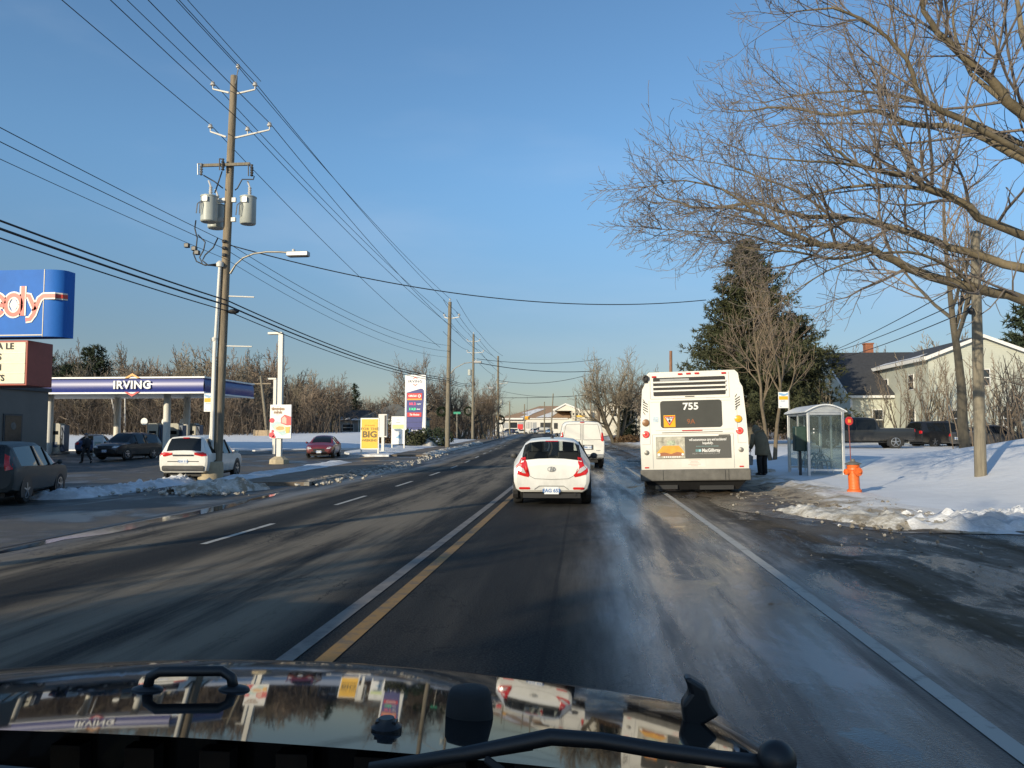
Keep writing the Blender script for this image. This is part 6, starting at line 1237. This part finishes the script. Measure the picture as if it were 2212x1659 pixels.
# ---------------------------------------------------------------- trees and shrubs
def rot_about(v, ax, a): return Matrix.Rotation(a, 3, ax) @ v
def rnd3(g): return Vector((g.gauss(0, 1), g.gauss(0, 1), g.gauss(0, 1))).normalized()
UP = Vector((0, 0, 1))
def grow(B, g, p, d, L, r, lv, mx, o):
    """a limb with side shoots; B = (wood, twigs)"""
    n = 5 if lv == 0 else 4 if lv < mx else 3
    pts, rr, ds = [p], [r], [d]; end = r * (.42 if lv < mx else .45)
    for i in range(n):
        d = (d + rnd3(g) * o['wob'] * (1 + .3 * lv) + UP * o['up']).normalized(); p = p + d * (L / n)
        pts.append(p); rr.append(max(o['rmin'], r + (end - r) * (i + 1) / n)); ds.append(d)
    B[0 if lv <= o['wl'] else 1].tube(pts, rr, 8 if lv == 0 else 5 if lv <= 1 else 3, cap=False)
    if lv >= mx: return
    k = o['k'][min(lv, len(o['k']) - 1)]
    for j in range(k):
        t = o['t0'][min(lv, len(o['t0']) - 1)]; t = t + (1 - t) * (j + g.random()) / k
        q = min(n - 1, int(t * n)); f = t * n - q; pp = pts[q].lerp(pts[q + 1], f); dd = ds[q + 1]
        ax = dd.cross(rnd3(g)); 
        if ax.length < 1e-3: continue
        c = rot_about(dd, ax.normalized(), radians(o['ang'] * (.7 + .6 * g.random())))
        grow(B, g, pp, c, L * o['rat'] * (1.15 - .55 * t) * (.75 + .5 * g.random()), max(o['rmin'], rr[q] * .62), lv + 1, mx, o)
    if o.get('tip', 1): grow(B, g, pts[-1], ds[-1], L * o['rat'] * .9, max(o['rmin'], rr[-1]), lv + 1, mx, o)
def bare_tree(name, label, loc, ht, seed, o, stems=1, rad=.2, lean=(0, 0), mt=None, group=None, mx=4, cat='tree', bark=None):
    g = random.Random(seed); root = thing(name, label, cat, loc, 0, group); B = (MB(), MB())
    for s_ in range(stems):
        a_ = 2 * pi * s_ / stems + g.random(); d = Vector((cos(a_) * o.get('fan', .22) * (stems > 1) + lean[0], sin(a_) * o.get('fan', .22) * (stems > 1) + lean[1], 1)).normalized()
        grow(B, g, Vector((cos(a_) * rad * .6 * (stems > 1), sin(a_) * rad * .6 * (stems > 1), -.15)), d, ht * o.get('l0', .42), rad * (1 if stems == 1 else .65), 0, mx, o)
    B[0].build('trunk', bark or m_bark, root, smooth=60); B[1].build('crown', mt or m_twig, root)
    return root
O_round = dict(wob=.16, up=.10, k=(5, 5, 4, 3), t0=(.35, .3, .25, .2), ang=42, rat=.66, rmin=.012, wl=1, l0=.42)
O_far = dict(O_round, rmin=.022, k=(5, 5, 4, 3))
O_tall = dict(wob=.17, up=.08, k=(6, 5, 4, 3), t0=(.35, .25, .2, .2), ang=44, rat=.58, rmin=.022, wl=1, l0=.50)
O_sap = dict(wob=.10, up=.10, k=(4, 3, 3), t0=(.25, .2, .2), ang=30, rat=.45, rmin=.009, wl=0, l0=.62, fan=.30)
# --- the great maple leaning in from the right; its limbs reach over the shelter
g = random.Random(4); TB = W(2330, 1000, 17.5); TB.z = H(TB.x, 17.5)
root = thing('maple_tree', 'big bare maple reaching in over the bus stop with lichen brown limbs', 'tree', TB); B = (MB(), MB())
def wl_(pts): return [W(px, py, Y) - TB for px, py, Y in pts]
Om = dict(wob=.17, up=.05, k=(6, 5, 4), t0=(.15, .15, .15), ang=44, rat=.58, rmin=.0045, wl=0)
B[0].tube([Vector((0, 0, -.3)), Vector((0, 0, 1.2)), W(2335, 760, 17.5) - TB, W(2345, 560, 17.5) - TB, W(2300, 330, 17.3) - TB], [.50, .42, .38, .32, .24], 12)
limbs = [
 ([(2335, 690, 17.5), (2212, 648, 17), (2108, 621, 16.6), (1963, 579, 16.2), (1879, 541, 15.9), (1775, 529, 15.6), (1692, 500, 15.4), (1640, 462, 15.3), (1560, 448, 15.2)], .17),
 ([(2340, 620, 17.5), (2212, 580, 17.6), (2088, 545, 17.8), (1983, 512, 18), (1900, 487, 18.2), (1808, 470, 18.4), (1712, 462, 18.5), (1629, 440, 18.6), (1530, 448, 18.8), (1440, 430, 19)], .15),
 ([(2335, 560, 17.4), (2150, 488, 16.8), (2067, 433, 16.4), (1996, 404, 16.2), (1962, 380, 16.0), (1880, 362, 15.8), (1812, 330, 15.6), (1780, 295, 15.5)], .14),
 ([(2067, 433, 16.4), (1998, 410, 16.6), (1900, 398, 17), (1820, 405, 17.2), (1740, 425, 17.4), (1660, 436, 17.6)], .075),
 ([(2340, 420, 17.5), (2212, 346, 17.8), (2088, 283, 18.2), (1963, 266, 18.4), (1880, 237, 18.6), (1800, 250, 18.8), (1700, 232, 19), (1600, 240, 19.2)], .13),
 ([(2310, 340, 17.3), (2212, 250, 17.0), (2162, 200, 16.8), (2088, 121, 16.6), (2021, 75, 16.5), (1990, 0, 16.3), (1960, -60, 16.2)], .19),
 ([(2325, 400, 17.4), (2130, 285, 16.6), (2000, 220, 16.2), (1960, 130, 16), (1890, 60, 15.8), (1800, 20, 15.6), (1720, 25, 15.5)], .10),
 ([(2330, 440, 17.4), (2212, 316, 18.6), (2004, 225, 19.3), (1880, 200, 19.8), (1760, 200, 20), (1650, 222, 20.2)], .09),
 ([(2300, 330, 17.3), (2240, 180, 18), (2200, 20, 18.5), (2190, -90, 18.8)], .16), ([(2212, 250, 17.0), (2100, 160, 18), (2060, 40, 18.6), (2080, -60, 19)], .09),
 ([(2108, 621, 16.6), (2020, 560, 15.8), (1930, 545, 15.2), (1850, 560, 14.9), (1760, 600, 14.7), (1700, 640, 14.6)], .05),
 ([(1879, 541, 15.9), (1800, 560, 15.4), (1720, 545, 15), (1640, 540, 14.7), (1560, 520, 14.6)], .05),
 ([(1775, 529, 15.6), (1690, 530, 15.8), (1600, 505, 16), (1500, 500, 16.2), (1430, 495, 16.3)], .045),
 ([(1800, 470, 18.4), (1730, 420, 18), (1660, 390, 17.8), (1580, 360, 17.7), (1500, 345, 17.6)], .05),
 ([(1640, 462, 15.3), (1560, 410, 15.2), (1480, 390, 15.1), (1420, 400, 15)], .04), ([(1960, 380, 16), (1960, 330, 16.6), (1920, 290, 17), (1930, 230, 17.2)], .05),
 ([(1880, 362, 15.8), (1780, 350, 15.2), (1690, 345, 14.9), (1610, 330, 14.8)], .045)]
for pts, r0 in limbs:
    P = wl_(pts); n = len(P); rr = [.70 * r0 * (1 - .82 * i / (n - 1)) for i in range(n)]
    # smooth and roughen the limb
    Q, RQ = [], []
    for i in range(n - 1):
        p0, p1, p2, p3 = P[max(0, i - 1)], P[i], P[i + 1], P[min(n - 1, i + 2)]
        for s_ in range(3):
            t = s_ / 3; Q.append(Vector(cr(p0, p1, p2, p3, t)) + rnd3(g) * r0 * .25); RQ.append(rr[i] + (rr[i + 1] - rr[i]) * t)
    Q.append(P[-1]); RQ.append(rr[-1]); B[0].tube(Q, RQ, 7)
    tot = sum((Q[i + 1] - Q[i]).length for i in range(len(Q) - 1))
    for i in range(2, len(Q)):
        d = (Q[i] - Q[i - 1]).normalized(); fr_ = i / (len(Q) - 1)
        for s_ in range(2 if r0 > .07 else 2):
            if g.random() < .48 + .2 * (fr_ < .3): continue
            ax = d.cross(rnd3(g)).normalized(); c = rot_about(d, ax, radians(g.uniform(28, 62)))
            c = (c + Vector((0, 0, .12))).normalized()
            L = (2.5 if r0 > .07 else 1.5) * (1.1 - .62 * fr_) * g.uniform(.55, 1.2)
            grow(B, g, Q[i], c, L, max(.010, min(RQ[i] * .55, .035)), 1, 3, dict(Om, k=(5, 5, 4), rat=.56))
    grow(B, g, Q[-1], (Q[-1] - Q[-2]).normalized(), .85, max(.012, RQ[-1]), 1, 3, dict(Om, k=(6, 6, 5)))
B[0].build('trunk', MT('maple_bark', (.145, .118, .075), .9, var=.4, scale=2.2, bump=.5), root, smooth=60); B[1].build('crown', MT('maple_twigs', (.150, .126, .108), .9, var=.25, scale=2), root)
# --- single trees
def gp(px, Y): p = W(px, 950, Y); return Vector((p.x, Y, H(p.x, Y)))
bare_tree('bare_tree', 'tall bare tree on the snow bank behind the grey utility pole', gp(2085, 36), 15.5, 11, dict(O_round, rmin=.008, k=(6, 5, 4, 3), l0=.46, t0=(.62, .3, .25, .2), wob=.09), rad=.25, mx=4)
bare_tree('bare_tree', 'slender pale multi stemmed tree between the bus and the pine', gp(1669, 40), 10, 12, dict(O_round, rmin=.007, fan=.16, k=(5, 4, 3), l0=.48, ang=34, t0=(.5, .3, .2)), stems=2, rad=.17, mt=m_twig, mx=4, bark=MT('pale_bark', (.16, .125, .082), .9, var=.25))
bare_tree('bare_tree', 'broad bare multi trunked tree beside the road past the white van', gp(1330, 92), 13.2, 21, dict(O_far, rmin=.014, fan=.42, l0=.40, k=(6, 5, 4, 3)), stems=4, rad=.36, mt=m_twig3)
bare_tree('bare_tree', 'bare tree with a wide dense crown just behind the price sign', gp(890, 126), 17.5, 24, dict(O_far, rmin=.018, l0=.36, k=(6, 6, 4, 3), ang=54, fan=.45), stems=3, rad=.42)
bare_tree('bare_tree', 'bare tree rising between the two wreath poles', gp(995, 135), 17, 25, dict(O_far, rmin=.018, fan=.4, l0=.36, k=(6, 6, 4, 3)), stems=3, rad=.36)
bare_tree('bare_tree', 'bare tree leaning over the kerb beyond the second street lamp', gp(1045, 150), 16, 26, dict(O_far, l0=.38, ang=46), stems=2, rad=.36)
bare_tree('bare_tree', 'small upright bare tree in front of the grey bungalow wing', gp(716, 104), 8.2, 27, dict(O_tall, rmin=.016, fan=.16, l0=.46), stems=3, rad=.2)
bare_tree('bare_tree', 'small bare tree against the mint bungalow wall', gp(828, 108), 5.2, 28, dict(O_tall, rmin=.016, fan=.4, l0=.5), stems=3, rad=.14, mx=3)
# copies of four kinds of bare trees for the woods
KIN = []
def wood(i, px, Y, s_, g_name, label):
    root = KIN[i]; c = copy_tree(root) if root.get('used') else root; root['used'] = 1
    if 'used' in c: 
        if c is not root: del c['used']
    p = gp(px, Y); c.location = (p.x, p.y, p.z - .1); c.rotation_euler = (0, 0, px * 1.7); c.scale = (s_, s_, s_ * (1 + .1 * sin(px)))
    tag(c, label, 'tree', g_name); return c
for i, (o, st, rd, mt_) in enumerate(((O_far, 1, .22, m_twig2), (O_tall, 1, .18, m_twig), (dict(O_far, fan=.3, l0=.38), 3, .2, m_twig2), (dict(O_tall, fan=.2), 2, .17, m_twig3))):
    KIN.append(bare_tree('bare_tree', 'bare tree', (0, 0, 0), 10, 50 + i, o, stems=st, rad=rd, mt=mt_))
rng = random.Random(9); LW = 'bare brown tree in the wood behind the fuel canopy and snow field'; GW = 'bare trees of the wood behind the fuel canopy'
n = 0
for row, (Y, s0) in enumerate(((97, .85), (104, 1.08), (112, 1.28), (122, 1.5))):
    for px in range(60, 720, 30 if row < 2 else 34):
        q = px + rng.uniform(-12, 12) + row * 9
        if row < 1 and 520 < q: continue
        hsc = 1.0 - .30 * sm(480, 700, q)
        wood(n % 4, q, Y + rng.uniform(-3, 3), s0 * hsc * rng.uniform(.8, 1.15), GW, LW); n += 1
for px in range(700, 1010, 24): wood(n % 4, px + rng.uniform(-8, 8), 150 + rng.uniform(-8, 12), 1.0 * rng.uniform(.75, 1.05), 'bare trees behind the bungalow', 'bare brown tree in the belt behind the mint bungalow'); n += 1
for px in range(1030, 1075, 15): wood(n % 4, px, 190 + rng.uniform(-10, 20), 1.15 * rng.uniform(.8, 1.1), 'bare trees along the far kerb', 'bare tree in the row along the far left kerb'); n += 1
for k, (px, Y, s_) in enumerate(((1388, 108, 1.05), (1420, 118, 1.15), (1450, 100, 1.0), (1480, 125, 1.1), (1365, 140, 1.0), (1400, 150, .9), (1300, 170, .9))): wood(k % 4, px, Y, s_, 'bare trees between the white van and the bus', 'bare tree among those between the white van and the bus')
for px in range(1730, 2260, 26):
    for Y in ((92, 104) if n % 3 else (92,)): wood(n % 4, px + rng.uniform(-10, 10), Y + rng.uniform(-4, 4), 1.22 * rng.uniform(.82, 1.06), 'bare trees behind the pale green house', 'bare tree in the wood rising behind the pale green house'); n += 1
# out of the frame, behind us on the left: their branches dapple the snow bank and the side street
wood(1, 0, 40, 1, None, 'x') if False else None
for k, (x, y, s_) in enumerate(((-12.5, -19, 1.35), (-10.5, -24, 1.5), (-17, -14, 1.15))):
    c = copy_tree(KIN[(0, 2, 0)[k]]); c.location = (x, y, H(x, y)); c.scale = (s_,) * 3; tag(c, 'bare tree standing behind the camera, number %s from the road' % ('one', 'two', 'three')[k], 'tree', None)
    if 'used' in c: del c['used']
    if 'group' in c: del c['group']
for k in KIN:
    if 'used' in k: del k['used']
# thicket of saplings before the pale green house
SP = [bare_tree('sapling', 'sapling', (0, 0, 0), 5.5, 70 + i, O_sap, stems=4 + i, rad=.07, mx=3, mt=(m_twig3, m_twig)[i], cat='sapling') for i in range(2)]
first = [1, 1]
for k, (px, Y, s_) in enumerate(((1905, 58, .8), (1945, 57, 1.1), (1990, 58, 1.25), (2025, 56, 1.15), (2062, 57, 1.2), (2140, 56, 1.2), (2170, 54, 1.1), (2200, 52, 1.0), (2222, 50, 1.0), (2212, 46, .75), (1780, 60, .9))):
    i = k % 2; c = SP[i] if first[i] else copy_tree(SP[i]); first[i] = 0; p = gp(px, Y); c.location = p; c.scale = (s_,) * 3; c.rotation_euler = (0, 0, k * 1.3); tag(c, 'bare sapling in the thicket in front of the pale green house', 'sapling', 'saplings in front of the pale green house')
# leaning birches in the wood
for k, (px, py0, py1, dx) in enumerate(((250, 905, 855, -10), (270, 920, 850, 0))):
    p = W(px, py0, 92); r = thing('birch_tree', 'thin white birch trunk leaning in the brown wood, %s' % ('the leaning one', 'the upright one')[k], 'tree', p); t_ = W(px + dx, py1, 92) - p; m = MB(); m.tube([(0, 0, -1.5), (0, 0, 0), t_], [.13, .12, .06], 6); m.build('trunk', m_birch, r)
    Bx = (MB(), MB()); gg = random.Random(k); grow(Bx, gg, t_, Vector((0, 0, 1)), 1.8, .05, 1, 3, O_far); Bx[0].v and Bx[0].build('limbs', m_birch, r); Bx[1].build('crown', m_twig3, r)
# --- conifers
def conifer(name, label, loc, ht, rad, seed, nb=160, mat=None, dens=9, droop=.25, blade=.28, base=.12, ragged=.35, pw=.8):
    g = random.Random(seed); r = thing(name, label, 'tree', loc); T_ = MB(); C_ = MB()
    T_.tube([(0, 0, -.2), (.05, 0, ht * .5), (0, 0, ht * .97)], [ht * .02, ht * .014, .02], 8)
    for i in range(nb):
        t = base + (1 - base) * (i + g.random()) / nb; z = ht * t; a_ = g.random() * 2 * pi; L = rad * (1 - t) ** pw * (1 - ragged + ragged * 1.5 * g.random()) + .2
        if t < base + .1: L *= .8
        d = Vector((cos(a_), sin(a_), .15 - droop * (1 - t))); p = Vector((0, 0, z)); tip = p + d * L; tip.z += .12 * L
        T_.tube([p, p.lerp(tip, .5) - Vector((0, 0, .04 * L)), tip], [.03, .02, .008], 3, cap=False)
        k = max(3, int(dens * L))
        for j in range(k):
            f = .18 + .82 * (j + g.random()) / k; q = p.lerp(tip, f) + rnd3(g) * (.10 + .22 * L * .18)
            for s_ in range(5):
                v_ = (rnd3(g) + d * .6 + Vector((0, 0, .1))).normalized() * blade * g.uniform(.6, 1.3); n_ = v_.cross(rnd3(g)).normalized() * blade * .13
                C_.add([q - n_, q + n_, q + v_], [(0, 1, 2)])
    T_.build('trunk', m_bark, r); C_.build('crown', mat or m_needle, r); return r
conifer('pine_tree', 'tall dark pine rising behind the bus with ragged sides', gp(1622, 60), 15.0, 5.6, 1, 520, m_needle2, dens=12, droop=.05, blade=.36, base=.10, ragged=.55, pw=.72)
conifer('pine_tree', 'shorter dark pine leaning out beside the tall one above the shelter', gp(1722, 63), 9.8, 4.6, 2, 300, m_needle2, dens=10, droop=.3, blade=.34, base=.1, ragged=.6, pw=.6)
conifer('spruce_tree', 'small dense dark spruce on the snow beside the bare multi trunked tree', gp(1357, 96), 5.0, 1.6, 3, 130, m_needle, dens=12, blade=.3, base=.04, ragged=.2)
conifer('spruce_tree', 'small pointed spruce above the roof of the grey bungalow wing', gp(766, 140), 8.6, 1.9, 4, 110, m_needle, dens=8, blade=.4, base=.2, ragged=.2)
for k, (px, Y, h_, rd, lb) in enumerate(((72, 108, 12.5, 4.2, 'dark pine behind the letter board at the left edge'), (198, 110, 12.6, 3.6, 'round topped dark pine above the left part of the fuel canopy'), (150, 106, 9.5, 3.6, 'lower green pine between the two dark ones above the canopy'), (2225, 70, 11.5, 3.4, 'dark pine at the right edge behind the pale green house'))):
    conifer('pine_tree', lb, gp(px, Y), h_, rd, 10 + k, 120, m_needle, dens=7, droop=.0, blade=.5, base=.35, ragged=.45, pw=.45)
conifer('spruce_tree', 'spruce added out of view behind us to shade the right foreground', Vector((-11.2, -16, H(-11.2, -16))), 10.2, 5.4, 31, 330, m_needle, dens=7, droop=.2, blade=.5, base=.1, ragged=.4, pw=.7)  # unseen spruce, added so its shadow darkens the right foreground
def shrub(name, label, loc, w_, h_, seed, mat, n=900, blade=.16, d_=None):
    g = random.Random(seed); r = thing(name, label, 'shrub', loc); C_ = MB(); S_ = MB(); d_ = d_ or w_ * .6
    for i in range(9): a_ = g.random() * 6.28; S_.tube([(0, 0, -.1), (cos(a_) * w_ * .2, sin(a_) * d_ * .2, h_ * .5), (cos(a_) * w_ * .38, sin(a_) * d_ * .38, h_ * .85)], [.03, .02, .008], 4)
    for i in range(n):
        v_ = rnd3(g); q = Vector((v_.x * w_ / 2, v_.y * d_ / 2, h_ * .5 + v_.z * h_ * .5)) * (1 - .35 * g.random() ** 2); q.z = max(.03, q.z) * (1 + .25 * nz(q.x * 2, seed, 1.3))
        a_ = rnd3(g) * blade * g.uniform(.6, 1.4); n_ = a_.cross(rnd3(g)).normalized() * blade * .25; C_.add([q - n_, q + n_, q + a_], [(0, 1, 2)])
    S_.build('stems', m_bark, r); C_.build('foliage', mat, r); return r
for k, (px, Y, w_, h_, mt_, lb) in enumerate(((885, 78, 3.2, 1.7, m_needle2, 'dark evergreen bush at the foot of the price sign'), (935, 80, 4.2, 2.0, m_needle, 'wide evergreen bush between the price sign and the first wreath pole'), (832, 82, 3.4, 2.0, m_brownleaf, 'brown leafless looking hedge behind the short white post'), (1352, 92, 3.0, .8, m_brownleaf, 'low brown bush under the small spruce'))):
    p = gp(px, Y); shrub('bush', lb, p, w_, h_, 80 + k, mt_, 1500, .3)
# undergrowth in the woods, and woods far off on the hill, as masses
def thicket(name, label, pts, seed, mat, hmin, hmax, blade=.035):
    g = random.Random(seed); m = MB()
    for (p, k) in pts:
        for i in range(k):
            b_ = Vector(p) + Vector((g.gauss(0, 1.6), g.gauss(0, 1.6), -.2)); h_ = g.uniform(hmin, hmax); t_ = b_ + Vector((g.gauss(0, .25) * h_, g.gauss(0, .25) * h_, h_)); m.tube([b_, b_.lerp(t_, .5) + rnd3(g) * .15, t_], [blade, blade * .8, blade * .4], 3, cap=False)
            for s_ in range(3): q = b_.lerp(t_, g.uniform(.3, .9)); m.tube([q, q + (rnd3(g) + UP * .8).normalized() * h_ * .3], [blade * .6, blade * .35], 3, cap=False)
    o = m.build(name, mat); tag(o, label, 'undergrowth', None, 'stuff'); return o
m_under = MT('brown_undergrowth', (.140, .108, .080), .95, var=.4, scale=.5)
thicket('undergrowth', 'dense brown undergrowth in the wood behind the fuel canopy', [(gp(px, Y), 16) for Y in (93, 99, 106) for px in range(40, 700, 14) if not (Y < 98 and px > 560)], 1, m_under, 1.2, 5.2, .045)
thicket('undergrowth', 'brown undergrowth between the bungalow and the wreath poles', [(gp(px, Y), 12) for Y in (138, 150) for px in range(690, 1060, 11)], 2, m_under, 2.0, 6.0, .05)
thicket('undergrowth', 'brown undergrowth beside and behind the pale green house', [(gp(px, Y), 12) for Y in (84, 92) for px in range(1500, 1860, 12)] + [(gp(px, Y), 6) for Y in (46, 50) for px in range(2195, 2260, 11)] + [(gp(px, 105), 12) for px in range(1380, 1520, 11)], 3, m_under, 1.5, 5.5, .04)
pf = []
g = random.Random(77)
for i in range(1500):
    x = g.uniform(-160, 330); 
    y = 430 + g.uniform(10, 260); ridge = 9 + 7 * sm(-250, 60, x) + 8 * sm(50, 400, x) + 5 * nz(x, 1, .008) + 2.5 * nz(x, 5, .03); pf.append(((x, y, ridge * sm(0, 5, (y - 430) / 41.7) - 2), 5))
thicket('hill_wood', 'brown leafless wood covering the far hill', pf, 5, m_under, 5, 10, .16)
r = thing('shade_building', 'flat roofed building added out of view to shade the lot entrance', 'building', (-28.5, 6, H(-28, 6))); m = MB(); m.box(-4, 7.5, -6, 5, -.3, 6.2); m.build('wall', m_taupe, r); m = MB(); m.box(-4.15, 7.65, -6.15, 5.15, 6.2, 6.45); m.build('parapet', m_dgrey, r)  # unseen building, added and sized so its shadow covers the grey crossover
# ---------------------------------------------------------------- our own vehicle: the front end seen over its bonnet
XC = -.56; root = thing('own_vehicle', 'glossy black bonnet of the vehicle we sit in, with wiper and hood fittings', 'vehicle', (XC, 0, 0))
m_hood = MT('black_bonnet_paint', (.010, .011, .012), .035, var=0, coat=.0, spec=.5, bump=.002, bscale=3); m_hood.node_tree.nodes['Principled BSDF'].inputs['IOR'].default_value = 1.36
def hoodz(u_, v_):
    d = .84 + .72 * v_; z = 1.228 - .1405 * (d - .84) - .052 * u_ * u_ - .10 * max(0, (abs(u_) - .86) / .14) ** 2 - .012 * v_ * v_
    return z - .07 * max(0, (v_ - .88) / .12) ** 2.2, d
def hoodp(u_, v_): z, d = hoodz(u_, v_); return Vector((u_ * (.92 - .06 * v_), d - .10 * u_ * u_ * v_, z))
m = MB(); nu, nv = 48, 40
m.grid(lambda i, j: hoodp(-1 + 2 * i / nu, j / nv), nu, nv); m.build('bonnet', m_hood, root, smooth=180)
m = MB()
for s_ in (-1, 1):
    e = [hoodp(s_, j / 10) for j in range(11)]; m.add(e + [Vector((p.x, p.y, .72)) for p in e], [(j, j + 1, 12 + j, 11 + j) for j in range(10)])
e = [hoodp(-1 + 2 * i / 16, 1) for i in range(17)]; m.add(e + [Vector((p.x, p.y - .0, .45)) for p in e], [(i, i + 1, 18 + i, 17 + i) for i in range(16)]); m.build('front_panels', MT('black_body_paint', (.012, .012, .013), .2, var=.1, coat=.5), root)
m = MB(); [m.box(x - .03, x + .03, 1.50, 1.535, .55, .95) for x in [-.45 + .15 * i for i in range(7)]]; m.build('grille_bars', m_dgrey, root)
for s_ in (-1, 1): wheel(root, s_ * .70, 1.15, .38, .2)
m = MB(); m.prism([(-1.2, .30, 1.24), (.92, .30, 1.23), (.92, .74, 1.198), (-1.2, .835, 1.243)], (0, 0, -.25)); m.build('cowl', m_black, root, bevel=.008)
wl = lambda px, py, Y: W(px, py, Y) - Vector((XC, 0, 0))
m = MB(); m.tube([wl(800, 1662, .80), wl(1010, 1628, .80), wl(1190, 1592, .80), wl(1300, 1600, .80), wl(1430, 1622, .79), wl(1560, 1640, .78), wl(1660, 1650, .77)], [.007, .0075, .0085, .008, .008, .008, .008], 8); wi = m.build('wiper_arm', m_black, root, smooth=180)
m = MB(); m.ball(wl(1678, 1642, .77), .018, 10); m.build('wiper_pivot', m_black, wi, smooth=180)
m = MB(); m.tube([wl(1050, 1640, .79), wl(1085, 1665, .78)], .004, 5); m.tube([wl(900, 1652, .80), wl(1150, 1612, .80)], .004, 5); m.build('wiper_blade', m_rubber, wi)
def on_hood(px, py):
    for k in range(600):
        Y = .80 + k * .0015; p = W(px, py, Y); x = p.x - XC; v_ = (Y - .84) / .72; u_ = x / (.92 - .06 * max(0, v_)) 
        if 0 <= v_ <= 1 and abs(u_) <= 1:
            q = hoodp(u_, v_)
            if p.z <= q.z + .0006: return Vector((x, Y, q.z))
    return Vector((px * .0004 - .4, 1.2, 1.16))
a = on_hood(318, 1490); b_ = on_hood(505, 1490); m = MB(); h_ = .026; P = [a, a + Vector((.004, 0, h_ * .7)), a + Vector((.018, 0, h_)), b_ + Vector((-.018, 0, h_)), b_ + Vector((-.004, 0, h_ * .7)), b_]; m.tube(P, .0075, 8); [m.ball(q_, .016, 8, (1.5, 1, .45)) for q_ in (a, b_)]; m.build('footman_loop', m_black, root, smooth=180)
a = on_hood(1014, 1545); m = MB(); m.lathe([(.031, -.005), (.031, .004), (.028, .028), (.024, .034), (.012, .036)], 16, a); m.build('hood_bumper', m_rubber, root, smooth=50)
a = on_hood(835, 1576); m = MB(); m.lathe([(.018, -.003), (.018, .004), (.010, .010), (.009, .014)], 12, a); m.box(a.x - .012, a.x + .012, a.y - .006, a.y + .006, a.z, a.z + .011); m.build('washer_nozzle', m_black, root, smooth=50)
a = wl(1510, 1500, 1.2); m = MB(); m.prism([(a.x - .020, a.y, a.z + .022), (a.x - .010, a.y, a.z + .021), (a.x + .011, a.y, a.z + .009), (a.x + .018, a.y, a.z - .012), (a.x + .030, a.y, a.z - .03), (a.x - .02, a.y, a.z - .06), (a.x - .024, a.y, a.z - .016), (a.x - .012, a.y, a.z + .0)][::-1], (0, .03, 0)); m.build('hood_latch', m_black, root, bevel=.006)
